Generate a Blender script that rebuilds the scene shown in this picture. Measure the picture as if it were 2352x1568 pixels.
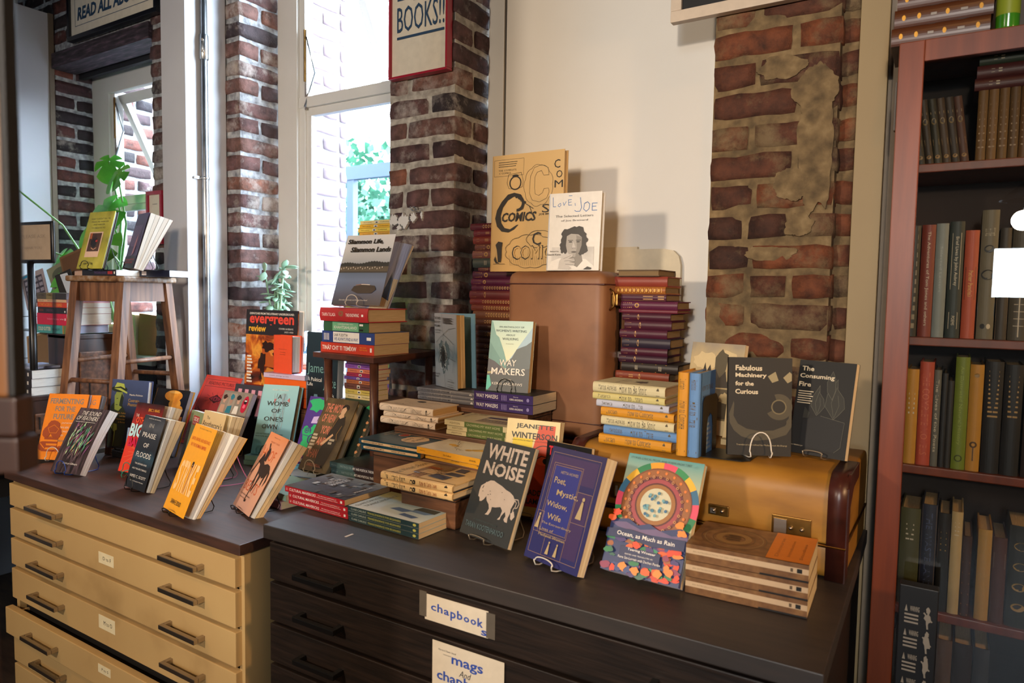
import bpy, bmesh, math, random
from mathutils import Vector, Matrix, noise
from math import radians, sin, cos, pi, atan2, hypot
for o in list(bpy.data.objects): bpy.data.objects.remove(o)
SC = bpy.context.scene; COL = SC.collection
EYE = 1.52          # all heights below are given from the eye; everything is lifted by this at the end
# ---------------------------------------------------------------- camera
cd = bpy.data.cameras.new('camera'); cam = bpy.data.objects.new('camera', cd); COL.objects.link(cam); SC.camera = cam
YAW, PITCH, ROLL = radians(32.346), radians(3.797), radians(.9626)
fw = Vector((-sin(YAW)*cos(PITCH), cos(YAW)*cos(PITCH), -sin(PITCH)))
rt = Vector((cos(YAW), sin(YAW), 0)); up = rt.cross(fw)
r2 = cos(ROLL)*rt + sin(ROLL)*up; u2 = -sin(ROLL)*rt + cos(ROLL)*up
cam.matrix_world = Matrix((( r2.x, u2.x, -fw.x, 0), (r2.y, u2.y, -fw.y, 0), (r2.z, u2.z, -fw.z, EYE), (0, 0, 0, 1)))
cd.sensor_width = 36; cd.lens = 36*1617.4/2352; cd.clip_start = .05; cd.clip_end = 100
cd.dof.use_dof = True; cd.dof.focus_distance = 2.15; cd.dof.aperture_fstop = 5.0
# ---------------------------------------------------------------- world, lights, exposure
SC.view_settings.view_transform = 'Standard'; SC.view_settings.look = 'None'
SC.view_settings.exposure = 0.0; SC.view_settings.gamma = 1; SC.view_settings.use_curve_mapping = False
w = bpy.data.worlds.new('sky'); SC.world = w; w.use_nodes = True
nt = w.node_tree; bg = nt.nodes['Background']
bg.inputs['Color'].default_value = (.74, .87, 1, 1); bg.inputs['Strength'].default_value = 42.0
cy = SC.cycles
cy.max_bounces = 7; cy.diffuse_bounces = 4; cy.glossy_bounces = 4; cy.transmission_bounces = 4; cy.transparent_max_bounces = 10
cy.caustics_reflective = False; cy.caustics_refractive = False; cy.sample_clamp_indirect = 4; cy.use_denoising = True
cy.use_adaptive_sampling = True; cy.adaptive_threshold = .02
def light(kind, name, loc, energy, color, size=.1, rot=None, size_y=None, portal=False, spot=None, blend=.6, aim=None):
    l = bpy.data.lights.new(name, kind); l.energy = energy; l.color = color
    if kind == 'AREA':
        l.size = size
        if size_y: l.shape = 'RECTANGLE'; l.size_y = size_y
        l.cycles.is_portal = portal
    else: l.shadow_soft_size = size
    if kind == 'SPOT': l.spot_size = radians(spot); l.spot_blend = blend
    o = bpy.data.objects.new(name, l); COL.objects.link(o); o.location = loc
    if rot: o.rotation_euler = rot
    if aim: o.rotation_euler = (Vector(aim)-Vector(loc)).to_track_quat('-Z', 'Y').to_euler()
    return o
P2 = pi/2
# openings that let the sky in (portals only guide the sampling)
light('AREA', 'window_portal', (-2.2, 2.2, .75), 1, (1, 1, 1), .84, (-P2, 0, 0), 2.5, True)
light('AREA', 'window_portal', (-3.72, 2.2, .45), 1, (1, 1, 1), .6, (-P2, 0, 0), 1.5, True)
light('AREA', 'window_portal', (.6, -3.95, .6), 1, (1, 1, 1), .8, (P2, 0, 0), 1.2, True)
WARM = (1, .60, .27)
light('SPOT', 'shop_spot_light', (.30, -1.9, .50), 250, (1, .83, .66), .06, spot=52, blend=.8, aim=(-1.25, 2.0, .1))
light('SPOT', 'shop_spot_light', (-1.55, -1.3, .60), 175, (1, .80, .60), .10, spot=85, blend=.6, aim=(-1.9, 1.9, .0))
light('SPOT', 'ceiling_spot_light', (-2.9, -.3, 1.0), 48, (1, .60, .28), .05, spot=70, aim=(-2.0, 1.1, -.85))
light('SPOT', 'side_spot_light', (1.35, .75, .35), 80, (1, .60, .28), .08, spot=75, aim=(-1.0, 1.35, -.5))
light('SPOT', 'ceiling_spot_light', (.15, .35, 1.5), 14, (1, .48, .16), .06, spot=70, aim=(-.35, 1.7, -.3))
# ---------------------------------------------------------------- materials
def lin(h):
    if isinstance(h, str):
        h = h.lstrip('#'); c = [int(h[i:i+2], 16)/255 for i in (0, 2, 4)]
    else: c = h
    return tuple(x/12.92 if x <= .04045 else ((x+.055)/1.055)**2.4 for x in c) + (1,)
MATS = {}
def new_mat(name):
    m = bpy.data.materials.new(name); m.use_nodes = True; t = m.node_tree
    return m, t, t.nodes['Principled BSDF']
def mat(h, rough=.5, metal=0, var=.06, scale=40, name=None, coat=0):
    """plain procedural surface: base colour with a slight mottling"""
    key = (h, rough, metal, var, scale, coat)
    if key in MATS: return MATS[key]
    m, t, b = new_mat(name or 'surface_' + str(h).strip('#')); n = t.nodes; L = t.links
    b.inputs['Roughness'].default_value = rough; b.inputs['Metallic'].default_value = metal
    if coat: b.inputs['Coat Weight'].default_value = coat; b.inputs['Coat Roughness'].default_value = .2
    if var:
        c = n.new('ShaderNodeTexCoord'); z = n.new('ShaderNodeTexNoise'); z.inputs['Scale'].default_value = scale; z.inputs['Detail'].default_value = 3
        L.new(c.outputs['Object'], z.inputs['Vector'])
        r = n.new('ShaderNodeMapRange'); r.inputs['To Min'].default_value = 1-var*2; r.inputs['To Max'].default_value = 1+var*2
        L.new(z.outputs['Fac'], r.inputs['Value'])
        v = n.new('ShaderNodeVectorMath'); v.operation = 'SCALE'; v.inputs[0].default_value = lin(h)[:3]
        L.new(r.outputs['Result'], v.inputs['Scale']); L.new(v.outputs['Vector'], b.inputs['Base Color'])
    else: b.inputs['Base Color'].default_value = lin(h)
    MATS[key] = m; return m
def ramp(t, stops, interp='LINEAR'):
    r = t.nodes.new('ShaderNodeValToRGB'); r.color_ramp.interpolation = interp; e = r.color_ramp.elements
    while len(e) < len(stops): e.new(.5)
    for i, (p, c) in enumerate(stops): e[i].position = p; e[i].color = lin(c)
    return r
def noisy(name, stops, scale=(1, 1, 1), ns=5, rough=.5, detail=5, bump=0, coord='Object', distort=0, metal=0, coat=0):
    m, t, b = new_mat(name); n = t.nodes; L = t.links
    c = n.new('ShaderNodeTexCoord'); mp = n.new('ShaderNodeMapping'); mp.inputs['Scale'].default_value = scale
    z = n.new('ShaderNodeTexNoise'); z.inputs['Scale'].default_value = ns; z.inputs['Detail'].default_value = detail; z.inputs['Distortion'].default_value = distort
    L.new(c.outputs[coord], mp.inputs['Vector']); L.new(mp.outputs['Vector'], z.inputs['Vector'])
    r = ramp(t, stops); L.new(z.outputs['Fac'], r.inputs['Fac']); L.new(r.outputs['Color'], b.inputs['Base Color'])
    b.inputs['Roughness'].default_value = rough; b.inputs['Metallic'].default_value = metal
    if coat: b.inputs['Coat Weight'].default_value = coat; b.inputs['Coat Roughness'].default_value = .25
    if bump:
        bp = n.new('ShaderNodeBump'); bp.inputs['Strength'].default_value = bump; bp.inputs['Distance'].default_value = .004
        L.new(z.outputs['Fac'], bp.inputs['Height']); L.new(bp.outputs['Normal'], b.inputs['Normal'])
    return m
def uvgrad(name, stops, axis=1, wob=.0, ns=6, rough=.35):
    """printed picture: colours banded along the cover's height (axis 1) or width (axis 0)"""
    m, t, b = new_mat(name); n = t.nodes; L = t.links
    u = n.new('ShaderNodeTexCoord'); s = n.new('ShaderNodeSeparateXYZ'); L.new(u.outputs['UV'], s.inputs[0])
    z = n.new('ShaderNodeTexNoise'); z.inputs['Scale'].default_value = ns; z.inputs['Detail'].default_value = 5; L.new(u.outputs['UV'], z.inputs['Vector'])
    a = n.new('ShaderNodeMath'); a.operation = 'MULTIPLY_ADD'; L.new(z.outputs['Fac'], a.inputs[0]); a.inputs[1].default_value = wob; L.new(s.outputs[axis], a.inputs[2])
    a2 = n.new('ShaderNodeMath'); a2.operation = 'SUBTRACT'; L.new(a.outputs[0], a2.inputs[0]); a2.inputs[1].default_value = wob/2
    r = ramp(t, stops); L.new(a2.outputs[0], r.inputs['Fac']); L.new(r.outputs['Color'], b.inputs['Base Color'])
    b.inputs['Roughness'].default_value = rough; return m
def pages(name, c0, c1):
    m, t, b = new_mat(name); n = t.nodes; L = t.links
    u = n.new('ShaderNodeTexCoord'); mp = n.new('ShaderNodeMapping'); mp.inputs['Scale'].default_value = (60, 1.5, 1)
    z = n.new('ShaderNodeTexNoise'); z.inputs['Scale'].default_value = 1.6; z.inputs['Detail'].default_value = 4
    L.new(u.outputs['UV'], mp.inputs['Vector']); L.new(mp.outputs['Vector'], z.inputs['Vector'])
    r = ramp(t, [(.3, c0), (.6, c1)]); L.new(z.outputs['Fac'], r.inputs['Fac']); L.new(r.outputs['Color'], b.inputs['Base Color'])
    b.inputs['Roughness'].default_value = .85; return m
PG = pages('cream_pages', '#b89f78', '#e6d2ac'); PW = pages('white_pages', '#b9b6b0', '#ebe8df')  # warm lamp light and window light are put into the paper colours
PT = pages('tan_pages', '#a5875c', '#dabb8a'); PD = pages('aged_pages', '#5d4a33', '#8d7450'); PB = pages('blue_lit_pages', '#8f97b4', '#bcc3dc')  # the pale blue puts cool window light into the paper colour
def glass(name, tint=(1, 1, 1), refl=1.0, rough=.0):
    m = bpy.data.materials.new(name); m.use_nodes = True; t = m.node_tree; n = t.nodes; L = t.links; n.clear()
    o = n.new('ShaderNodeOutputMaterial'); mx = n.new('ShaderNodeMixShader'); tr = n.new('ShaderNodeBsdfTransparent'); g = n.new('ShaderNodeBsdfGlossy')
    f = n.new('ShaderNodeLayerWeight'); pw = n.new('ShaderNodeMath'); pw.operation = 'POWER'; pw.inputs[1].default_value = 5; L.new(f.outputs['Facing'], pw.inputs[0])
    ma = n.new('ShaderNodeMath'); ma.operation = 'MULTIPLY_ADD'; ma.inputs[1].default_value = .95; ma.inputs[2].default_value = .04; L.new(pw.outputs[0], ma.inputs[0])
    mu = n.new('ShaderNodeMath'); mu.operation = 'MULTIPLY'; mu.inputs[1].default_value = refl; mu.use_clamp = True
    tr.inputs['Color'].default_value = (*tint, 1); g.inputs['Roughness'].default_value = rough
    L.new(ma.outputs[0], mu.inputs[0]); L.new(mu.outputs[0], mx.inputs['Fac']); L.new(tr.outputs[0], mx.inputs[1]); L.new(g.outputs[0], mx.inputs[2]); L.new(mx.outputs[0], o.inputs['Surface'])
    return m
GLASS = glass('window_glass', (.96, .98, 1), 1); GLASS2 = glass('cabinet_glass', (.88, .88, .86), 1.6)
def brick_mat(name, stops, mortar=False, patch=None):
    m, t, b = new_mat(name); n = t.nodes; L = t.links
    c = n.new('ShaderNodeTexCoord'); a = n.new('ShaderNodeAttribute'); a.attribute_name = 'rnd'; s = n.new('ShaderNodeSeparateColor'); L.new(a.outputs['Color'], s.inputs[0])
    r = ramp(t, stops); L.new(s.outputs[0], r.inputs['Fac'])
    z = n.new('ShaderNodeTexNoise'); z.inputs['Scale'].default_value = 22; z.inputs['Detail'].default_value = 8; z.inputs['Roughness'].default_value = .65; L.new(c.outputs['Object'], z.inputs['Vector'])
    z2 = n.new('ShaderNodeTexNoise'); z2.inputs['Scale'].default_value = 9; z2.inputs['Detail'].default_value = 9; z2.inputs['Roughness'].default_value = .7; L.new(c.outputs['Object'], z2.inputs['Vector'])
    m1 = n.new('ShaderNodeMix'); m1.data_type = 'RGBA'; m1.blend_type = 'MULTIPLY'; m1.inputs['Factor'].default_value = 1
    r1 = ramp(t, [(.25, '#5a5a5a'), (.5, '#c8c8c8'), (.75, '#ffffff')]); L.new(z.outputs['Fac'], r1.inputs['Fac'])
    L.new(r.outputs['Color'], m1.inputs['A']); L.new(r1.outputs['Color'], m1.inputs['B'])
    m2 = n.new('ShaderNodeMix'); m2.data_type = 'RGBA'
    ad = n.new('ShaderNodeMath'); ad.operation = 'MULTIPLY_ADD'; ad.inputs[1].default_value = .16; L.new(s.outputs[1], ad.inputs[0]); L.new(z2.outputs['Fac'], ad.inputs[2])
    lime, lo, hi = patch or ('#9a938b', .66, .80)
    r2 = n.new('ShaderNodeMapRange'); r2.inputs['From Min'].default_value = lo; r2.inputs['From Max'].default_value = hi; r2.inputs['To Max'].default_value = .8; L.new(ad.outputs[0], r2.inputs['Value'])
    L.new(r2.outputs[0], m2.inputs['Factor']); L.new(m1.outputs['Result'], m2.inputs['A']); m2.inputs['B'].default_value = lin(lime)
    L.new(m2.outputs['Result'], b.inputs['Base Color']); b.inputs['Roughness'].default_value = .8
    bp = n.new('ShaderNodeBump'); bp.inputs['Strength'].default_value = 1.0; bp.inputs['Distance'].default_value = .008
    L.new(z.outputs['Fac'], bp.inputs['Height']); L.new(bp.outputs['Normal'], b.inputs['Normal'])
    return m
BRICK = brick_mat('old_brick', [(0, '#3f3438'), (.3, '#5f4344'), (.6, '#7b5550'), (.85, '#896358'), (1, '#ab6645')], patch=('#b5aca4', .60, .78))
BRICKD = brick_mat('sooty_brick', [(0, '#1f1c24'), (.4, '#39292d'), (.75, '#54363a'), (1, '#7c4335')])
BRICKR = brick_mat('rough_red_brick', [(0, '#4c2e22'), (.5, '#6f3f29'), (1, '#92502c')], patch=('#7f6b4c', .58, .74))
MORTAR = noisy('lime_mortar', [(.3, '#857f76'), (.6, '#b5afa4'), (.8, '#d0cbc0')], ns=40, rough=.9, bump=1, detail=8)
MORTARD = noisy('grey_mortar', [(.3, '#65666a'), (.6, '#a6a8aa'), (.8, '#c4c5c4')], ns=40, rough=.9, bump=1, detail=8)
MORTARR = noisy('sandy_mortar', [(.3, '#54452f'), (.6, '#7d6848'), (.8, '#95805c')], ns=30, rough=.9, bump=1, detail=8)
WOODTOP = noisy('dark_walnut_laminate', [(.3, '#27150f'), (.55, '#3d2218'), (.8, '#4a2a1c')], (1.5, 14, 14), 5, .52, 6)
BLACKTOP = noisy('black_brown_laminate', [(.3, '#1c1512'), (.6, '#2b211c'), (.8, '#33271f')], (1.5, 16, 16), 5, .52, 6)
BLACKWOOD = noisy('black_brown_wood', [(.3, '#140f0d'), (.6, '#251b16'), (.85, '#30231b')], (2, 30, 30), 5, .45, 6, .15)
for _m in (WOODTOP, BLACKTOP): _m.node_tree.nodes['Principled BSDF'].inputs['Specular IOR Level'].default_value = 1.0
CREAM = noisy('cream_enamel', [(.25, '#987a4e'), (.4, '#b89866'), (.7, '#c0a26e')], ns=2.5, rough=.42, detail=6)
CREAMTRIM = noisy('cream_trim_paint', [(.3, '#94805c'), (.7, '#9d8963')], ns=3, rough=.6)
WOOD = noisy('worn_brown_wood', [(.25, '#3a2418'), (.5, '#6a4630'), (.75, '#8a6244')], (14, 14, 1.2), 4, .55, 8, .2)
WOODH = noisy('worn_brown_board', [(.25, '#2e1c12'), (.5, '#5c3b26'), (.75, '#80563a')], (1.5, 14, 14), 4, .5, 8, .2)
WOODD = noisy('dark_stained_wood', [(.3, '#24140d'), (.6, '#3d2418'), (.85, '#523222')], (10, 10, 1.5), 4, .4, 6)
WOODRED = noisy('red_brown_cabinet_wood', [(.3, '#5e2810'), (.6, '#743417'), (.85, '#803d1c')], (12, 12, 1), 4, .4, 6)
WALNUT = noisy('walnut_side_table', [(.3, '#3a2015'), (.6, '#573223'), (.85, '#6d4230')], (3, 3, 3), 6, .35, 6)
WHITE = noisy('white_paint', [(.3, '#c9c8c4'), (.7, '#d8d7d3')], ns=2, rough=.5)
WHITEBOX = noisy('grey_white_paint', [(.3, '#b9bac0'), (.7, '#c5c7cd')], ns=2, rough=.55)
BOARD = noisy('off_white_board', [(.3, '#e0dcd4'), (.7, '#e8e5de')], ns=1.5, rough=.5)
STEEL = noisy('galvanised_steel', [(.3, '#8f9498'), (.7, '#c2c6ca')], ns=12, rough=.32, metal=1)
CHROME = mat('#b5aa9e', .34, 1, .03, name='dulled_chrome')
BLACKMETAL = mat('#0d0d0f', .35, 0, 0, name='black_metal'); WIREW = mat('#d8d2c6', .3, 0, 0, name='white_wire'); WIREB = mat('#0a0a0c', .3, 0, 0, name='black_wire')
WIREBL = mat('#1b3f8f', .3, 0, 0, name='blue_wire'); WIREG = mat('#2e8f74', .3, 0, 0, name='green_wire'); WIREP = mat('#d77fb0', .3, 0, 0, name='pink_wire'); WIRES = mat('#a59a88', .3, .7, 0, name='steel_wire')
TAN = noisy('tan_leather', [(.25, '#664128'), (.5, '#85593a'), (.75, '#936747')], ns=6, rough=.5, detail=8, bump=.15)
YCANVAS = noisy('mustard_canvas', [(.25, '#7a5218'), (.5, '#966822'), (.75, '#a8782e')], (1, 1, 3), 7, .5, 8, bump=.25)
DLEATHER = noisy('dark_brown_leather', [(.3, '#2b120c'), (.6, '#47201a'), (.8, '#6b3422')], ns=14, rough=.35, detail=8, bump=.2)
MOTTLE = noisy('mottled_brown_leather', [(.3, '#2a1a10'), (.5, '#6b4a2c'), (.7, '#9a7448')], ns=25, rough=.5, detail=8, bump=.3)
BRASS = noisy('aged_brass', [(.3, '#6a4a22'), (.7, '#a98245')], ns=20, rough=.35, metal=1)
# ---------------------------------------------------------------- helpers
def tag(o, label=None, cat=None, group=None, kind=None):
    if label: o['label'] = label
    if cat: o['category'] = cat
    if group: o['group'] = group
    if kind: o['kind'] = kind
    return o
def empty(name, loc, label, cat, group=None, rz=0, mw=None):
    o = bpy.data.objects.new(name, None); COL.objects.link(o); o.empty_display_size = .05
    if mw is not None: o.matrix_world = mw
    else: o.location = loc; o.rotation_euler = (0, 0, rz)
    return tag(o, label, cat, group)
class MB:
    """collects shapes into one mesh"""
    def __init__(s): s.bm = bmesh.new(); s.mats = []; s.uv = s.bm.loops.layers.uv.new('UVMap'); s.col = None
    def mi(s, m):
        if m not in s.mats: s.mats.append(m)
        return s.mats.index(m)
    def face(s, pts, m, uvs=None, smooth=False):
        vs = [s.bm.verts.new(p) for p in pts]
        try: f = s.bm.faces.new(vs)
        except ValueError: return
        f.material_index = s.mi(m); f.smooth = smooth
        if uvs:
            for l, q in zip(f.loops, uvs): l[s.uv].uv = q
        return f
    def box(s, a, b, m, bev=0, M=None):
        x0, y0, z0 = a; x1, y1, z1 = b
        P = [Vector(p) for p in ((x0,y0,z0),(x1,y0,z0),(x1,y1,z0),(x0,y1,z0),(x0,y0,z1),(x1,y0,z1),(x1,y1,z1),(x0,y1,z1))]
        if M: P = [M @ p for p in P]
        vs = [s.bm.verts.new(p) for p in P]; fs = []
        for q in ((0,3,2,1),(4,5,6,7),(0,1,5,4),(1,2,6,5),(2,3,7,6),(3,0,4,7)):
            f = s.bm.faces.new([vs[i] for i in q]); f.material_index = s.mi(m); fs.append(f)
        if bev:
            es = list({e for f in fs for e in f.edges})
            bmesh.ops.bevel(s.bm, geom=es, offset=bev, segments=2, affect='EDGES', profile=.6)
        return s
    def tube(s, pts, r, m, n=8, closed=False, rr=None):
        pts = [Vector(p) for p in pts]; N = len(pts); rings = []; prev = None
        for i, p in enumerate(pts):
            a = pts[(i-1) % N] if (closed or i) else p; b = pts[(i+1) % N] if (closed or i < N-1) else p
            d = (b-a).normalized() if (b-a).length > 1e-9 else Vector((0, 0, 1))
            if prev is None: prev = d.orthogonal().normalized()
            u = (prev - d*prev.dot(d)); u = u.normalized() if u.length > 1e-6 else d.orthogonal().normalized(); prev = u; v = d.cross(u)
            R = rr[i] if rr else r
            rings.append([s.bm.verts.new(p + R*(cos(2*pi*k/n)*u + sin(2*pi*k/n)*v)) for k in range(n)])
        k0 = s.mi(m)
        for i in range(N if closed else N-1):
            A, B = rings[i], rings[(i+1) % N]
            for k in range(n):
                f = s.bm.faces.new((A[k], A[(k+1) % n], B[(k+1) % n], B[k])); f.material_index = k0; f.smooth = True
        if not closed:
            for R in (rings[0][::-1], rings[-1]):
                f = s.bm.faces.new(R); f.material_index = k0
        return s
    def lathe(s, prof, m, n=24, c=(0, 0, 0), M=None):
        rings = []
        for r, z in prof:
            ps = [Vector((c[0]+r*cos(2*pi*k/n), c[1]+r*sin(2*pi*k/n), c[2]+z)) for k in range(n)]
            rings.append([s.bm.verts.new(M @ p if M else p) for p in ps])
        k0 = s.mi(m)
        for A, B in zip(rings, rings[1:]):
            for k in range(n):
                f = s.bm.faces.new((A[k], A[(k+1) % n], B[(k+1) % n], B[k])); f.material_index = k0; f.smooth = True
        return s
    def prism(s, poly, z0, z1, m, f3=None, m2=None):
        """polygon (x, y) extruded along z; f3 maps (x, y, z) to a point"""
        f3 = f3 or (lambda x, y, z: Vector((x, y, z)))
        A = [s.bm.verts.new(f3(x, y, z0)) for x, y in poly]; B = [s.bm.verts.new(f3(x, y, z1)) for x, y in poly]; n = len(poly)
        fa = s.bm.faces.new(A[::-1]); fb = s.bm.faces.new(B); fa.material_index = fb.material_index = s.mi(m)
        for i in range(n):
            f = s.bm.faces.new((A[i], A[(i+1) % n], B[(i+1) % n], B[i])); f.material_index = s.mi(m2 or m)
        return s
    def slab(s, f0, f1, nu, nv, m):
        """closed solid between two (u, v) surfaces"""
        k0 = s.mi(m); G = []
        for f in (f0, f1): G.append([[s.bm.verts.new(f(i/nu, j/nv)) for j in range(nv+1)] for i in range(nu+1)])
        def q(a, b, c, d, uv):
            f = s.bm.faces.new((a, b, c, d)); f.material_index = k0
            for l, t in zip(f.loops, uv): l[s.uv].uv = t
        for g, F in enumerate(G):
            for i in range(nu):
                for j in range(nv):
                    uv = [(i/nu, j/nv), ((i+1)/nu, j/nv), ((i+1)/nu, (j+1)/nv), (i/nu, (j+1)/nv)]
                    vs = [F[i][j], F[i+1][j], F[i+1][j+1], F[i][j+1]]
                    if g: q(*vs[::-1], uv[::-1])
                    else: q(*vs, uv)
        A, B = G
        for i in range(nu):
            q(A[i][0], B[i][0], B[i+1][0], A[i+1][0], [(0, i/nu), (1, i/nu), (1, (i+1)/nu), (0, (i+1)/nu)])
            q(A[i+1][nv], B[i+1][nv], B[i][nv], A[i][nv], [(0, (i+1)/nu), (1, (i+1)/nu), (1, i/nu), (0, i/nu)])
        for j in range(nv):
            q(A[0][j+1], B[0][j+1], B[0][j], A[0][j], [(0, (j+1)/nv), (1, (j+1)/nv), (1, j/nv), (0, j/nv)])
            q(A[nu][j], B[nu][j], B[nu][j+1], A[nu][j+1], [(0, j/nv), (1, j/nv), (1, (j+1)/nv), (0, (j+1)/nv)])
        return s
    def build(s, name, parent=None, loc=None, smooth=None):
        bmesh.ops.recalc_face_normals(s.bm, faces=[f for f in s.bm.faces if len(f.verts) and not f.tag])
        me = bpy.data.meshes.new(name); s.bm.to_mesh(me); s.bm.free()
        for m in s.mats: me.materials.append(m)
        o = bpy.data.objects.new(name, me); COL.objects.link(o)
        if parent: o.parent = parent
        if loc: o.location = loc
        return o
# ---------------------------------------------------------------- lettering
TXT = {}
def glyphs(text, bold=0):
    k = (text, bold)
    if k not in TXT:
        c = bpy.data.curves.new('lettering', 'FONT'); c.body = text; c.resolution_u = 2; c.offset = bold; c.align_x = 'CENTER'
        o = bpy.data.objects.new('lettering', c); COL.objects.link(o)
        me = o.to_mesh(); V = [tuple(v.co[:2]) for v in me.vertices]; F = [tuple(p.vertices) for p in me.polygons]
        o.to_mesh_clear(); bpy.data.objects.remove(o); bpy.data.curves.remove(c)
        x0 = min((v[0] for v in V), default=0); x1 = max((v[0] for v in V), default=1); y0 = min((v[1] for v in V), default=0); y1 = max((v[1] for v in V), default=1)
        TXT[k] = ([((x-x0)/max(x1-x0, 1e-6), (y-y0)/max(y1-y0, 1e-6)) for x, y in V], F)
    return TXT[k]
def art(mb, S, elems, W, H, e0=1):
    """flat print on a surface: S(a, b, layer) -> point, a and b given in fractions of W and H"""
    for i, e in enumerate(elems):
        lay = e0 + i; k = e[0]
        def put(pts, m):
            f = mb.face([S(a*W, b*H, lay) for a, b in pts], m, [(a, b) for a, b in pts])
            if f: f.tag = True
        if k == 'r': _, a0, b0, a1, b1, m = e; put([(a0, b0), (a1, b0), (a1, b1), (a0, b1)], m)
        elif k == 'p':
            if len(e[1]) > 4:
                vs = [mb.bm.verts.new(S(a*W, b*H, lay)) for a, b in e[1]]
                es = [mb.bm.edges.new((vs[j], vs[(j+1) % len(vs)])) for j in range(len(vs))]
                g = bmesh.ops.triangle_fill(mb.bm, use_beauty=True, edges=es)
                for f in g['geom']:
                    if isinstance(f, bmesh.types.BMFace): f.material_index = mb.mi(e[2]); f.tag = True
            else: put(e[1], e[2])
        elif k == 'e':
            _, a, b, ra, rb, m = e[:6]; n = e[6] if len(e) > 6 else 20
            put([(a+ra*cos(2*pi*j/n), b+rb*sin(2*pi*j/n)) for j in range(n)], m)
        elif k == 'o':      # ring, or arc between two angles (degrees), radii as fractions of W
            _, a, b, r0, r1, m = e[:6]; t0, t1 = (e[6], e[7]) if len(e) > 7 else (0, 360); n = max(4, int(abs(t1-t0)/12)); q = W/H
            for j in range(n):
                p, s2 = radians(t0+(t1-t0)*j/n), radians(t0+(t1-t0)*(j+1)/n)
                put([(a+r0*cos(p), b+r0*q*sin(p)), (a+r1*cos(p), b+r1*q*sin(p)), (a+r1*cos(s2), b+r1*q*sin(s2)), (a+r0*cos(s2), b+r0*q*sin(s2))], m)
        elif k == 'l':      # brush line, width in metres
            pts = [Vector((a*W, b*H)) for a, b in e[1]]; hw = e[2]/2
            for p, q in zip(pts, pts[1:]):
                d = q-p
                if d.length < 1e-6: continue
                d.normalize(); nn = Vector((-d.y, d.x))*hw; p2 = p-d*hw*.6; q2 = q+d*hw*.6
                f = mb.face([S(*(p2-nn), lay), S(*(q2-nn), lay), S(*(q2+nn), lay), S(*(p2+nn), lay)], e[3])
                if f: f.tag = True
        elif k == 't':      # text filling the box a0, b0, a1, b1
            _, txt, a0, b0, a1, b1, m = e[:7]; op = e[7] if len(e) > 7 else {}
            V, F = glyphs(txt, op.get('bold', 0)); sh = op.get('shear', 0); rot = op.get('rot', 0)
            vs = []
            ca, cb = (a0+a1)/2*W, (b0+b1)/2*H
            for x, y in V:
                X = (a0+(a1-a0)*x)*W + sh*(y-.5)*(b1-b0)*H; Y = (b0+(b1-b0)*y)*H
                if rot: dx, dy = X-ca, Y-cb; X, Y = ca+dx*cos(rot)-dy*sin(rot), cb+dx*sin(rot)+dy*cos(rot)
                vs.append(mb.bm.verts.new(S(X, Y, lay)))
            k0 = mb.mi(m)
            for f in F:
                try: g = mb.bm.faces.new([vs[j] for j in f]); g.material_index = k0; g.tag = True
                except ValueError: pass
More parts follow.
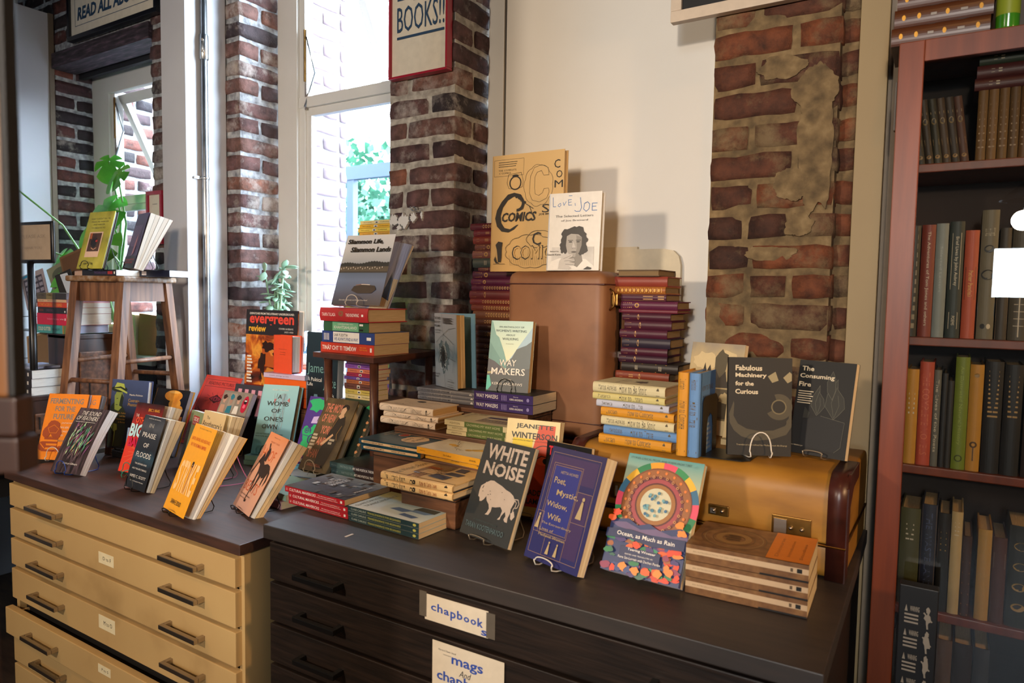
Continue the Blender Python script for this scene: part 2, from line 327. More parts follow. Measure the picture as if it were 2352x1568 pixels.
# ---------------------------------------------------------------- books
EPS = .00012
def book(mw, W, H, T, cover, pg=None, kind='pb', pfan=None, front=(), spine=(), spinem=None, label='', group=None, fan=0, fan0=0, gap=0, bend=0, rc=0, topm=None, leaves=3, name=None, inner=None):
    """x spine to fore edge, y front to back, z up; mw places it"""
    pg = pg or PG; hb = kind == 'hb'; tc = .0028 if hb else .0007; ov = .0035 if hb else .0; bulge = min(.004, T*.18) if hb else 0
    root = empty(name or ('hardcover_book' if hb else 'paperback_book'), None, label, 'book', group, mw=mw)
    def B(x, y, z):
        v = z/H
        return Vector((x, y + bend*v*v, z))
    c = MB(); spm = spinem or cover
    nv = 6 if bend else 1
    def back(u, v): return T + (fan0 + (fan-fan0)*v)*u**1.4
    r = rc or (.002 if hb else .0)
    # front board, back board, spine
    c.slab(lambda u, v: B(r*.6+u*(W-r*.6), 0, v*H), lambda u, v: B(r*.6+u*(W-r*.6), tc, v*H), 2, nv, cover)
    c.slab(lambda u, v: B(r*.6+u*(W-r*.6), back(u, v)-tc, v*H), lambda u, v: B(r*.6+u*(W-r*.6), back(u, v), v*H), 4 if fan else 1, nv, topm or cover)
    ns = 8 if (hb or rc) else 1
    def sp(t, off=0):
        """spine profile across the thickness, t 0 front .. 1 back"""
        if not (hb or rc): return (-off, t*T)
        if rc:          # wrapped jacket with round edges
            q = T/2; a = pi*(t-.5); ex = .62
            cx = math.copysign(abs(sin(a))**ex, sin(a)); cyv = abs(cos(a))**ex
            return (rc - (rc+off)*cyv, q + (q)*cx)
        return (-bulge*(1-(2*t-1)**2) - off, t*T)
    c.slab(lambda u, v: B(*sp(u), v*H), lambda u, v: B(sp(u)[0]+tc, sp(u)[1], v*H), ns, nv, spm)
    lay = EPS
    art(c, lambda a, b, L: B(a, -L*lay, b), front, W, H)
    def SP(a, b, L):
        t = 1-b/T; x, y = sp(t, L*lay); return B(x, y, H-a)
    art(c, SP, spine, H, T)
    for f in c.bm.faces:
        if f.material_index == 0 and not f.tag and abs(f.calc_center_median().y) < 1e-4 + abs(bend):
            for l in f.loops: l[c.uv].uv = (l.vert.co.x/W, l.vert.co.z/H)
    c.build('cover', root)
    # page block: a few sheaves that spread towards the fore edge
    p = MB(); n = leaves if (fan or gap) else 1; x0 = tc; We = W-ov-.0006; zo = ov+.0003
    for i in range(n):
        s0, s1 = i/n, (i+1)/n; g = 0 if n == 1 else .10/n
        def Y(s, u, v): return tc + s*(T-2*tc) + (s*((fan0+(fan-fan0)*v) if pfan is None else pfan) + (1-s)*gap*(.55+.45*v))*u**1.5
        hole = .0 if i == 0 else g
        dz = .0 if not fan else (.0015 if i % 2 else 0)
        p.slab(lambda u, v: B(x0+u*(We-x0-dz), Y(s0+hole*u, u, v), zo+v*(H-2*zo)), lambda u, v: B(x0+u*(We-x0), Y(s1, u, v), zo+v*(H-2*zo)), 6 if (fan or gap) else 1, nv, inner if (inner and i == 0) else pg)  # inner sheaf colour: light on the opened page is painted in
    p.build('page_block', root)
    return root
def stand_mw(o, yaw, tilt, lean=0):
    y, t = radians(yaw), radians(tilt); e = Vector((cos(y), sin(y), 0)); bk = Vector((-sin(y), cos(y), 0)); U = Vector((0, 0, 1))
    yy = bk*cos(t)-U*sin(t); zz = U*cos(t)+bk*sin(t)
    M = Matrix(((e.x, yy.x, zz.x, o[0]), (e.y, yy.y, zz.y, o[1]), (e.z, yy.z, zz.z, o[2]), (0, 0, 0, 1)))
    return M @ Matrix.Rotation(radians(lean), 4, 'Y') if lean else M
def lie_mw(A, yaw, H, T):
    """A = lower corner of the spine at the head of the book; the spine runs along yaw"""
    y = radians(yaw); e = Vector((cos(y), sin(y), 0)); bk = Vector((-sin(y), cos(y), 0)); o = Vector(A) + e*H + Vector((0, 0, T))
    return Matrix(((bk.x, 0, -e.x, o.x), (bk.y, 0, -e.y, o.y), (0, -1, 0, o.z), (0, 0, 0, 1)))
def wire_stand(o, yaw, m, label, w=.075, h=.045, depth=.12, back=.11, front=.02, r=.0014, group='wire book stands', tilt=22):
    """one bent wire: an arch before the cover, two runners under the book and a loop behind it"""
    t = math.tan(radians(tilt)); hw = w/2
    P = [(-hw*.55, -front+.004, .004), (-hw*.62, -front, .018)]
    for k in range(7):
        a = pi*(1-k/6); P.append((hw*.62*cos(a), -front+.001+h*.12, .016+(h-.016)*sin(a)**.8))
    P += [(hw*.62, -front, .018), (hw*.55, -front+.004, .004), (hw*.75, .03, r*1.2), (hw, depth*.6, r*1.2), (hw*.9, depth, r*1.2), (hw*.8, depth*.75+back*.2*t, back*.45), (hw*.5, .045+back*t*.95, back)]
    P += [(-x, y, z) for x, y, z in (P[-1], P[-2], P[-3], P[-4], P[-5])]
    # smooth once
    Q = []
    for i, p in enumerate(P):
        q = P[(i+1) % len(P)]; Q += [Vector(p)*.75+Vector(q)*.25, Vector(p)*.25+Vector(q)*.75]
    b = MB(); b.tube(Q, r, m, 6, True); s = b.build('book_stand'); s.location = o; s.rotation_euler = (0, 0, radians(yaw))
    return tag(s, label, 'book stand', group)
ORD = {2: ['lower', 'upper'], 3: ['bottom', 'middle', 'top']}
def C(h, rough=.4): return mat(h, rough, 0, .04, 60)
# ================================================================ the setting
def struct(mb, name, parent=None): return tag(mb.build(name, parent), kind='structure')
def sbox(name, a, b, m, bev=0, parent=None): k = MB(); k.box(a, b, m, bev); return struct(k, name, parent)
sbox('floor', (-7, -4.2, -1.58), (3, 2.6, -1.52), noisy('floor_boards', [(.3, '#3a2a1e'), (.7, '#5a4330')], (2, 14, 1), 3, .5))
sbox('ceiling', (-7, -4.2, 2.1), (3, 2.6, 2.2), mat('#2b2b2e', .8))
DIM = mat('#6a625a', .8)
sbox('wall_far_left', (-7.1, -4.2, -1.52), (-7, 2.6, 2.1), mat('#3b3a3d', .8))
sbox('wall_right', (3, -4.2, -1.52), (3.1, 2.6, 2.1), DIM)
for a, b in (((-7, -1.52), (-1.2, 2.1)), ((2.0, -1.52), (3, 2.1)), ((-1.2, -1.52), (2.0, .05)), ((-1.2, .05), (.23, 2.1)), ((.23, .47), (1.0, .72)), ((.23, 1.2), (1.0, 2.1)), ((.23, .72), (.42, 1.2)), ((1.0, .05), (2.0, 2.1))):
    sbox('wall_rear', (a[0], -4.1, a[1]), (b[0], -4.0, b[1]), DIM)
random.seed(7)
def pier(name, X0, X1, Y0, Y1, z0, z1, phase, bm_, mm, side=True, pitch=.08, h=.061, g=.017, jit=.0028, core=.0075, seed=1):
    """bonded brick pier: front towards the room, return on the right; every course laid brick by brick"""
    rnd = random.Random(seed); k = MB(); col = k.bm.loops.layers.float_color.new('rnd')
    k.box((X0, Y0+core, z0), (X1-(core if side else 0), Y1, z1), mm)
    def brick(x0, x1, y0, y1, za):
        c = (rnd.random(), rnd.random(), rnd.random(), 1); dx = rnd.uniform(-.003, .003); out = rnd.uniform(-.004, .003)
        nx = max(2, int((x1-x0)/.035)); ny = max(2, int((y1-y0)/.035)); nz = 3; k0 = k.mi(bm_); sd = rnd.random()*90; tw = rnd.uniform(-.004, .004)
        def P(i, j, l):
            x = x0+(x1-x0)*i/nx; y = y0+out+(y1-y0-out)*j/ny; z = za+h*l/nz
            v = noise.noise_vector(Vector((x*14+sd, y*14, z*14)))*jit*2.2 + noise.noise_vector(Vector((x*50+sd, y*50, z*50)))*jit
            r = .0045; ex = r if i in (0, nx) else 0; ey = r if j in (0, ny) else 0; ez = r if l in (0, nz) else 0
            n = (ex > 0)+(ey > 0)+(ez > 0); s = {0: 0, 1: 0, 2: .35, 3: .7}[n]
            x += s*ex*(1 if i == 0 else -1); y += s*ey*(1 if j == 0 else -1); z += s*ez*(1 if l == 0 else -1)
            return Vector((x+dx, y, z + tw*(x-x0)/max(x1-x0, .01))) + v
        V = {}
        def g3(i, j, l):
            if (i, j, l) not in V: V[(i, j, l)] = k.bm.verts.new(P(i, j, l))
            return V[(i, j, l)]
        def F(a, b2, c2, d):
            f = k.bm.faces.new((a, b2, c2, d)); f.material_index = k0; f.smooth = True
            for lp in f.loops: lp[col] = c
        for i in range(nx):
            for l in range(nz): F(g3(i, 0, l), g3(i+1, 0, l), g3(i+1, 0, l+1), g3(i, 0, l+1))
        for j in range(ny):
            for l in range(nz):
                F(g3(nx, j, l), g3(nx, j+1, l), g3(nx, j+1, l+1), g3(nx, j, l+1)); F(g3(0, j+1, l), g3(0, j, l), g3(0, j, l+1), g3(0, j+1, l+1))
        for i in range(nx):
            for j in range(ny):
                F(g3(i, j, nz), g3(i+1, j, nz), g3(i+1, j+1, nz), g3(i, j+1, nz)); F(g3(i, j+1, 0), g3(i+1, j+1, 0), g3(i+1, j, 0), g3(i, j, 0))
    n = int((z1-phase)/pitch)+1; n0 = int((z0-phase)/pitch)-1
    for q in range(n0, n+1):
        za = phase+q*pitch+g/2+rnd.uniform(-.003, .003)
        if za < z0 or za+h > z1: continue
        odd = q % 2; d = .2 if odd else .1; L = .1 if odd else .2
        x = X1; first = True
        while x > X0+.03:
            ln = (L if first else (.205 if rnd.random() < .75 else .1)) + rnd.uniform(-.008, .008); a = max(X0, x-ln)
            if a-X0 < .05: a = X0
            brick(a, x-(0 if first else 0), Y0, Y0+(d if first else .1) , za); x = a-g; first = False
        if side:
            y = Y0+d+g
            while y < Y1-.02:
                ln = (.1 if odd else .2); b2 = min(Y1, y+ln); brick(X1-.1, X1, y, b2, za); y = b2+g
    return struct(k, name)
pier('wall_middle_pier', -1.779, -1.479, 1.95, 2.30, -1.0, 2.1, .056, BRICK, MORTAR, seed=3)
pier('wall_right_pier', -.597, -.278, 1.95, 2.2, -1.0, 2.1, .076, BRICKR, MORTARR, seed=5, jit=.0026, core=.005, h=.065, g=.012)
pier('wall_corner_recess', -.29, -.236, 1.985, 2.2, -1.0, 2.1, .076, BRICKR, MORTARR, side=False, seed=8)
pier('wall_window_pier', -3.28, -2.625, 1.95, 2.26, -1.52, 2.1, .027, BRICK, MORTARD, seed=11)
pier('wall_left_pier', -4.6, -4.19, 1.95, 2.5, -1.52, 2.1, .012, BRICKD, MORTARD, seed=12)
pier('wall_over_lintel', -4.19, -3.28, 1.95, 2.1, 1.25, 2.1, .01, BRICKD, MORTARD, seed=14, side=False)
k = MB(); rr = random.Random(3)
for q, (cx, cz, rx, rz) in enumerate(((-1.745, .262, .022, .024), (-1.70, .258, .026, .026), (-1.655, .268, .016, .020), (-1.72, .235, .012, .010), (-1.615, .272, .006, .016))):
    pl_ = [(cx+rx*cos(2*pi*i/26)*rr.uniform(.5, 1.15), cz+rz*sin(2*pi*i/26)*rr.uniform(.5, 1.2)) for i in range(26)]
    k.prism(pl_, 1.9415-.0003*q, 1.952, WHITE, lambda x, z, y: Vector((x, y, z)))
struct(k, 'wall_paint_splash')
k = MB()
for q, (cx, cz, rx, rz) in enumerate(((-.325, .40, .045, .17), (-.335, .53, .050, .06), (-.385, .30, .045, .040), (-.43, .12, .07, .018), (-.36, .19, .035, .03), (-.42, .60, .06, .03))):
    pl_ = []
    for i in range(72):
        t = 2*pi*i/72; f_ = 1+.16*noise.noise(Vector((cos(t)*1.6+q*7, sin(t)*1.6, q)))*2+.05*noise.noise(Vector((cos(t)*9, sin(t)*9+q, 3)))*2
        pl_.append((min(-.2795, cx+rx*f_*cos(t)), cz+rz*f_*sin(t)))
    k.prism(pl_, 1.9455-.0004*q, 1.958, MORTARR, lambda x, z, y: Vector((x, y, z)))
struct(k, 'wall_plaster_smears')
r = tag(MB().tube([(-1.66+.035*t+.004*sin(t*40), 1.938-.008*abs(sin(t*17)), .297+.007*sin(t*23)) for t in [j/60 for j in range(61)]], .0014, STEEL, 6).build('twisted_wire'), 'twisted bit of wire stuck in the mortar above the white paint splash', 'wire')
# masonry below the windows and the ledge of the blocked opening
k = MB(); k.box((-1.479, 1.95, -1.52), (-.597, 2.2, -.42), MORTAR); k.box((-2.625, 1.95, -1.52), (-1.779, 2.2, -.43), MORTARD); k.box((-4.19, 1.95, -1.52), (-3.28, 2.2, -.36), BRICKD)
k.box((-.236, 1.99, -1.52), (3, 2.2, 2.1), DIM); k.box((-1.779, 1.97, -1.52), (-1.479, 2.25, -1.0), MORTAR); k.box((-7, 1.95, -1.52), (-4.6, 2.2, 2.1), DIM); struct(k, 'wall_back')
k = MB(); k.box((-2.66, 1.90, -.44), (-1.78, 2.17, -.40), WHITE, .004); struct(k, 'window_1_sill')
k = MB(); k.box((-4.19, 1.93, -.375), (-3.28, 2.17, -.335), WHITE, .004); struct(k, 'window_2_sill')
k = MB(); k.box((-4.19, 1.935, 1.172), (-3.27, 2.06, 1.25), noisy('charred_timber', [(.3, '#17141a'), (.55, '#3b3038'), (.75, '#6b5560')], (3, 20, 20), 4, .7, 8, .3)); k.box((-4.19, 2.06, 1.19), (-3.28, 2.2, 1.24), mat('#1c1d24', .7)); k.box((-4.19, 2.075, 1.15), (-3.28, 2.10, 1.2), mat('#15161c', .7)); struct(k, 'trim_lintel')
# blocked opening: off-white boards
k = MB(); k.box((-1.405, 2.150, -.42), (-.597, 2.175, 2.1), BOARD); k.box((-1.479, 2.145, -.42), (-1.413, 2.175, 2.1), WHITE, .002); k.box((-.655, 2.146, -.42), (-.597, 2.151, 2.1), BOARD, .001); k.box((-1.42, 2.17, -.42), (-1.40, 2.175, 2.1), mat('#8f8f92', .7)); struct(k, 'wall_boarded_opening')
# cream post beside the brick
k = MB(); k.box((-.236, 1.925, -1.52), (-.172, 2.02, 2.1), CREAMTRIM, .002); struct(k, 'trim_post')
k = MB(); k.box((-.172, 1.95, -1.52), (-.150, 2.02, 2.1), mat('#8a7f70', .6), .001); struct(k, 'trim_batten')
# white partition on the left, and the boxed column with the conduit
k = MB(); k.box((-4.33, -.4, -1.52), (-4.195, 1.95, 1.46), WHITEBOX, .003); k.box((-4.2, 1.925, -1.52), (-4.186, 1.949, 1.46), mat('#6f6252', .7)); struct(k, 'wall_left_partition')
k = MB(); k.box((-2.885, 1.76, -1.52), (-2.716, 1.95, 2.1), WHITEBOX, .003); struct(k, 'wall_boxed_column')
# ---------------------------------------------------------------- windows
def window_frame(n, X0, X1, zs, zt, zr, cas, low):
    """sash window: casing, fixed lower light, upper light tipped open on side stays"""
    Y = 2.157; root = bpy.data.objects.new('window_%d' % n, None); COL.objects.link(root); tag(root, kind='structure')
    wm = WHITE
    f = MB(); f.box((X0, Y-.012, zs), (X0+cas, Y+.02, zt), wm, .002); f.box((X0+.001, Y-.0125, zt-.11), (X1, Y+.0205, zt-.001), wm, .002); f.box((X0+cas, Y+.003, zs), (X0+cas+.035, Y+.05, zt-.11), wm, .002)
    f.box((X0+cas+.001, Y-.003, zr), (X1, Y+.051, zr+.045), wm, .003); f.box((X0+cas+.001, Y+.0025, zs+.001), (X1, Y+.0505, zs+.05), wm, .002)
    f.build('window_frame', root)
    s = MB(); a = X0+cas+.035
    s.box((a, Y+.012, zs+.05), (a+.03, Y+.04, zr), wm, .002); s.box((a+.001, Y+.0115, zr-.035), (X1, Y+.0405, zr-.0005), wm, .002); s.build('lower_sash', root)
    p = MB(); p.box((a+.03, Y+.024, zs+.05), (X1, Y+.028, zr-.035), GLASS); p.build('pane', root)
    # tipped upper light, pivots at its head and swings out at the foot
    top = zt-.115; ang = radians(26); L = top-(zr+.05)
    M = Matrix.Translation((0, Y+.03, top)) @ Matrix.Rotation(ang, 4, 'X')
    u = MB(); u.box((a+.004, -.015, -L), (a+.05, .015, 0), wm, .002, M); u.box((a+.004, -.015, -.05), (X1, .015, 0), wm, .002, M); u.box((a+.004, -.015, -L), (X1, .015, -L+.05), wm, .002, M); uo = u.build('upper_sash', root)
    p = MB(); p.box((a+.05, -.002, -L+.05), (X1, .002, -.05), GLASS, 0, M); p.build('pane', uo)
    h = MB(); zz = zr+.33 if n == 1 else top-.02
    x = a+.004; h.box((x, Y-.002, zz-.34), (x+.012, Y+.004, zz), CHROME); h.box((x-.002, Y-.006, zz-.22), (x+.006, Y+.002, zz), BRASS)
    h.tube([(x+.008, Y-.008, zz-.33), (x+.03, Y+.03, zz-.18)], .005, STEEL, 6); h.tube([(x+.03, Y+.03, zz-.18), (x+.01, Y, zz-.03)], .004, STEEL, 6); h.build('window_stay', root)
    return root
window_frame(1, -2.62, -1.76, -.40, 2.1, .80, .125, True)
window_frame(2, -4.19, -3.26, -.335, 1.18, .46, .17, True)
# ---------------------------------------------------------------- outside
k = MB(); k.box((-12, 2.3, -1.9), (8, 14, -1.8), mat('#50525a', .9)); tag(k.build('ground_outside'), kind='structure')
pier('wall_outer_reveal', -3.2, -2.86, 2.42, 2.8, -1.0, 2.9, .02, mat('#6f6064', .9), mat('#8a888c', .9), seed=21)
pier('wall_outer_reveal', -5.2, -4.66, 2.55, 2.9, -1.0, 2.4, .03, mat('#b09690', .9), mat('#d8d4d0', .9), seed=23)
k = MB(); gm = mat('#37485c', .7)
k.box((-4.0, 3.9, .85), (-1.5, 3.96, .95), gm); k.box((-3.28, 3.905, -1.8), (-3.18, 3.955, .9), gm); k.box((-3.99, 3.905, -1.8), (-3.92, 3.955, .93), gm); k.box((-4.0, 3.9, -.1), (-1.5, 3.94, -.03), gm); k.box((-5.6, 3.905, -1.8), (-5.5, 3.955, .48), gm); k.box((-6.6, 3.9, .42), (-5.4, 3.96, .5), gm)
tag(k.build('steel_railing_frame'), 'tall blue-grey steel frame standing outside beyond the panes', 'railing')
LEAFOUT = noisy('outdoor_leaves', [(.35, '#1c4a34'), (.6, '#356a50'), (.8, '#5f8f78')], ns=8, rough=.6)
def tree(label, c, R, n, seed):
    rnd = random.Random(seed); root = empty('leafy_tree', (c[0], c[1], -1.8), label, 'tree', 'trees outside the windows')
    t = MB(); t.tube([(0, 0, 0), (.05, 0, .9), (0, .05, c[2]+1.8)], .09, WOOD, 8); t.build('trunk', root)
    f = MB()
    for i in range(n):
        d = Vector((rnd.gauss(0, 1), rnd.gauss(0, 1), rnd.gauss(0, 1))).normalized()*R*rnd.random()**.4; p = Vector((0, 0, c[2]+1.8))+d; a = Vector((rnd.gauss(0, 1), rnd.gauss(0, 1), rnd.gauss(0, 1))).normalized()*.05; b = a.orthogonal().normalized()*.03
        f.face([p-a, p-b*1, p+a, p+b*1], LEAFOUT)
    f.build('foliage', root)
tree('low leafy tree outside, seen through the tall pane beside the stacked yellow booklets', (-4.7, 4.7, .55), .85, 2600, 1)
tree('leafy tree outside, seen beneath the tipped sash of the small window', (-8.4, 4.8, .75), .8, 1200, 2)
k = MB(); k.box((-9, 8, -1.8), (2, 8.4, .45), noisy('hazy_pale_wall', [(.3, '#3c4a5a'), (.7, '#4c5a6a')], ns=3, rough=.9)); k.box((-9, 7.96, -.25), (2, 8, -.05), mat('#323e4c', .9)); tag(k.build('neighbouring_building'), 'low grey-blue building across the lane, faint through the tall pane', 'building')
# ---------------------------------------------------------------- conduit and wall fittings
r = empty('electrical_conduit', (-2.700, 1.835, -1.52), 'galvanised steel conduit clamped upright on the white boxed column', 'pipe')
k = MB(); k.tube([(0, 0, 0), (0, 0, 3.6)], .0145, STEEL, 16); k.build('pipe', r)
k = MB(); k.lathe([(.0155, 0), (.0185, .003), (.0185, .10), (.0155, .103)], STEEL, 16, (0, 0, 2.47)); 
for z in (2.50, 2.545): k.tube([(.012, -.012, z), (.022, -.022, z)], .005, CHROME, 8)
k.build('coupling', r)
for z in (1.98,):
    k = MB(); k.lathe([(.0155, 0), (.017, .002), (.017, .010), (.0155, .012)], STEEL, 16, (0, 0, z)); k.box((-.012, -.045, z), (-.008, -.014, z+.012), STEEL, .001); k.build('clamp', r)
k = MB(); k.box((-4.194, 1.45, .25), (-4.18, 1.62, .62), mat('#cfcfd4', .4), .006); tag(k.build('switch_plate'), 'white blank wall plate fixed to the white partition wall', 'wall plate')
# ---------------------------------------------------------------- left flat-file cabinet
INK = mat('#1d1b1e', .6, 0, 0); PAPER = mat('#d8cba6', .7); INKB = mat('#2c4a9c', .6, 0, 0)
def cabinet(name, label, loc, rz, Wd, Dp, slab, body, topm, drawers, facem, handles, hm, inset=.012, over=.012):
    """origin at the floor under the front left corner of the top; drawers are (z0, z1, pull)"""
    R0 = empty(name, loc, label, 'cabinet', 'flat-file cabinets', rz); H = -loc[2]
    k = MB(); k.box((0, 0, slab[0]), (Wd, Dp, slab[1]), topm, .002); k.build('worktop', R0)
    k = MB(); x0, x1, y0 = over, Wd-over, .022
    k.box((x0, y0, .0), (x0+.02, Dp-.01, slab[0]), body); k.box((x1-.02, y0, 0), (x1, Dp-.01, slab[0]), body); k.box((x0+.02, Dp-.03, 0), (x1-.02, Dp-.01, slab[0]), body)
    k.box((x0+.02, y0+.02, 0), (x1-.02, y0+.03, slab[0]), mat('#120d0a', .8)); k.box((x0+.02, y0, slab[0]-.012), (x1-.02, y0+.02, slab[0]), body)
    for z0, z1, pull in drawers: k.box((x0+.02, y0+.004, z0-.008), (x1-.02, y0+.02, z0-.001), body)
    k.box((x0+.02, y0-.0, 0), (x1-.02, y0+.02, .05), body); k.build('carcass', R0)
    for i, (z0, z1, pull) in enumerate(drawers):
        k = MB(); k.box((x0+inset, y0-.018-pull, z0), (x1-inset, y0+.004-pull, z1), facem, .0022)
        if pull:
            k.box((x0+.03, y0+.004-pull, z0+.01), (x0+.04, y0+.1, z1-.02), body); k.box((x1-.04, y0+.004-pull, z0+.01), (x1-.03, y0+.1, z1-.02), body)
        d = k.build('drawer', R0)
        for (ha, hb, hz) in handles(i, z0, z1):
            q = MB(); yb = y0-.018-pull; s = .012
            q.box((ha, yb-.032, hz-s), (hb, yb-.032+s, hz), hm, .0015); q.box((ha, yb-.032+s, hz-s), (ha+s, yb+.001, hz), hm, .001); q.box((hb-s, yb-.032+s, hz-s), (hb, yb+.001, hz), hm, .001)
            q.build('handle', d)
        yield R0, d, i, y0-.018-pull
Z = lambda z: z+1.52
LC = (-2.636, 1.041, -1.52)
def hl(i, z0, z1): return [(.196, .372, z1-.040), (.922, 1.075, z1-.040)]
dz = [(-.718, -.645, 0), (-.818, -.729, 0), (-.916, -.829, 0), (-1.030, -.930, 0), (-1.143, -1.055, .022), (-1.246, -1.152, 0), (-1.348, -1.256, 0), (-1.455, -1.358, 0)]
for R0, d, i, yf in cabinet('flat_file_cabinet', 'cream enamel flat-file drawer cabinet with a dark walnut worktop', LC, 0, 1.220, .79, (Z(-.632), Z(-.605)), CREAM, WOODTOP, [(Z(a), Z(b), p) for a, b, p in dz], CREAM, hl, CHROME):
    lab = {1: ('D to F', .575, .655, -.790, -.757), 3: ('M to O', .568, .655, -.985, -.945), 4: ('P to S', .602, .668, -1.098, -1.073)}.get(i)
    if lab:
        t, a, b, z0, z1 = lab; k = MB(); e = yf-.0006
        k.box((a, e, Z(z0)), (b, yf, Z(z1)), PAPER); art(k, lambda u, v, L: Vector((a+u, e-L*.0001, Z(z0)+v)), [('t', t, .3, .35, .82, .66, INK)], b-a, z1-z0)
        tag(k.build('paper_label', d), 'small cream paper label reading ' + t)
DC = (-1.362, 1.066, -1.52)
def hd(i, z0, z1): return [(.127, .255, z1-.045), (.96, 1.09, z1-.045)]
dd = [(-.678, -.590, 0), (-.778, -.686, 0), (-.878, -.786, 0), (-.978, -.886, 0), (-1.078, -.986, 0), (-1.19, -1.086, 0)]
for R0, d, i, yf in cabinet('flat_file_cabinet', 'black-brown wooden flat-file drawer cabinet with paper signs taped on', DC, radians(1.4), 1.221, .77, (Z(-.583), Z(-.55)), BLACKWOOD, BLACKTOP, [(Z(a), Z(b), p) for a, b, p in dd], BLACKWOOD, hd, BLACKMETAL, .006):
    if i == 0:
        k = MB(); k.box((.480, yf-.0008, Z(-.657)), (.632, yf, Z(-.604)), mat('#cfc3ae', .7)); k.box((.466, yf-.0012, Z(-.652)), (.484, yf-.0004, Z(-.600)), mat('#5d564d', .25)); k.box((.628, yf-.0012, Z(-.656)), (.648, yf-.0004, Z(-.606)), mat('#5d564d', .25))
        art(k, lambda u, v, L: Vector((.480+u, yf-.0008-L*.0001, Z(-.657)+v)), [('t', c, .10+j*.106, .42+ (.14 if c in 'hbk' else 0)*0 - (.14 if c == 'p' else 0) - .012*j, .10+j*.106+.085, .42+(.32 if c in 'hbk' else .2)-.012*j, INKB, {'bold': .02}) for j, c in enumerate('chapbook')] + [('t', 's', .90, .06, .985, .26, INKB, {'bold': .02})], .152, .053)
        tag(k.build('paper_sign', d), 'taped paper strip stamped chapbooks in blue')
    if i == 1:
        k = MB(); z0, z1 = Z(-.835), Z(-.692); yy = yf-.004; k.box((.503, yy-.0008, z0), (.672, yy, z1), mat('#cfc3ae', .7))
        art(k, lambda u, v, L: Vector((.503+u, yy-.0008-L*.0001, z0+v)), [('t', 'Harvard News Stand', .09, .88, .34, .91, INK), ('t', 'newsstand', .16, .83, .27, .85, INK), ('t', 'mags', .28, .70, .72, .84, INKB, {'bold': .02}), ('t', 'And', .40, .60, .55, .69, INK, {'shear': .3}), ('t', 'chapbooks', .07, .42, .95, .60, INKB, {'bold': .02})], .169, .143)
        tag(k.build('paper_sign', d), 'larger paper sign stamped mags and chapbooks in blue')
# ---------------------------------------------------------------- dark table at the far left, stool, boxes
r = empty('work_table', (-3.2, 1.2, -1.52), 'dark wooden table with a worn top at the end of the cream cabinet', 'table')
k = MB(); k.box((-.9, -1.4, .887), (.495, .54, .917), noisy('worn_dark_top', [(.3, '#2b2521'), (.6, '#4a3f34'), (.8, '#6a5a44')], (3, 8, 3), 5, .35, 6), .003); k.build('tabletop', r)
k = MB(); k.box((-.88, -1.37, .80), (.47, .52, .887), mat('#14100d', .6)); k.build('apron', r)
for x in (-.86, .40):
    for y in (-1.35, .45): k = MB(); k.box((x, y, 0), (x+.06, y+.06, .80), WOODD, .003); k.build('leg', r)
# stool
def stool():
    c0 = Vector((-2.580, 1.418, 0)); u = Vector((-.955, -.297, 0)); v = Vector((-.297, .955, 0)); zt = .045
    r = empty('wooden_stool', (-2.8, 1.53, -.604), 'worn four-legged wooden stool carrying propped books', 'stool'); off = Vector((-2.8, 1.53, -.604))
    def P(a, b, z): return c0+u*a+v*b+Vector((0, 0, z))-off
    s = .270
    k = MB(); k.prism([(-.0, -.0), (s, -.0), (s, s), (0, s)], zt-.022, zt, noisy('worn_seat_board', [(.3, '#4a2f1c'), (.5, '#7a5a3a'), (.7, '#8f8478')], (6, 6, 6), 8, .5, 8, .3), lambda x, y, z: P(x, y, z)); o = k.build('seat', r)
    b = o.modifiers.new('edge', 'BEVEL'); b.width = .006; b.segments = 2
    tops = [(.03, .03), (s-.03, .03), (s-.03, s-.03), (.03, s-.03)]; spl = .078; H = zt-.022+.604
    def leg_at(a, b, z):
        f = (zt-.022-z)/H; da = (-1 if a < s/2 else 1)*.010*f; db = (-1 if b < s/2 else 1)*spl*f; return a+da, b+db
    for a, b in tops:
        k = MB(); w = .017; vs = []
        for z in (zt-.022, -.603):
            x, y = leg_at(a, b, z); vs.append([P(x-w, y-w, z), P(x+w, y-w, z), P(x+w, y+w, z), P(x-w, y+w, z)])
        V = [k.bm.verts.new(p) for q in vs for p in q]
        for q in ((0,1,2,3), (7,6,5,4), (0,4,5,1), (1,5,6,2), (2,6,7,3), (3,7,4,0)): k.bm.faces.new([V[i] for i in q]).material_index = k.mi(WOOD)
        k.build('leg', r)
    for i in range(4):
        (a0, b0), (a1, b1) = tops[i], tops[(i+1) % 4]; d = Vector((a1-a0, b1-b0)).normalized(); w = .008; n = Vector((-d.y, d.x))
        z0, z1 = zt-.095, zt-.022
        k = MB(); k.prism([(a0+d.x*.01-n.x*w, b0+d.y*.01-n.y*w), (a1-d.x*.01-n.x*w, b1-d.y*.01-n.y*w), (a1-d.x*.01+n.x*w, b1-d.y*.01+n.y*w), (a0+d.x*.01+n.x*w, b0+d.y*.01+n.y*w)], z0, z1, WOOD, lambda x, y, z: P(x, y, z)); k.build('apron', r)
        zz = -.275 if i % 2 else -.345
        p, q = leg_at(a0, b0, zz), leg_at(a1, b1, zz); k = MB(); k.tube([P(*p, zz), P(*q, zz)], .009, WOOD, 10); k.build('rung', r)
stool()
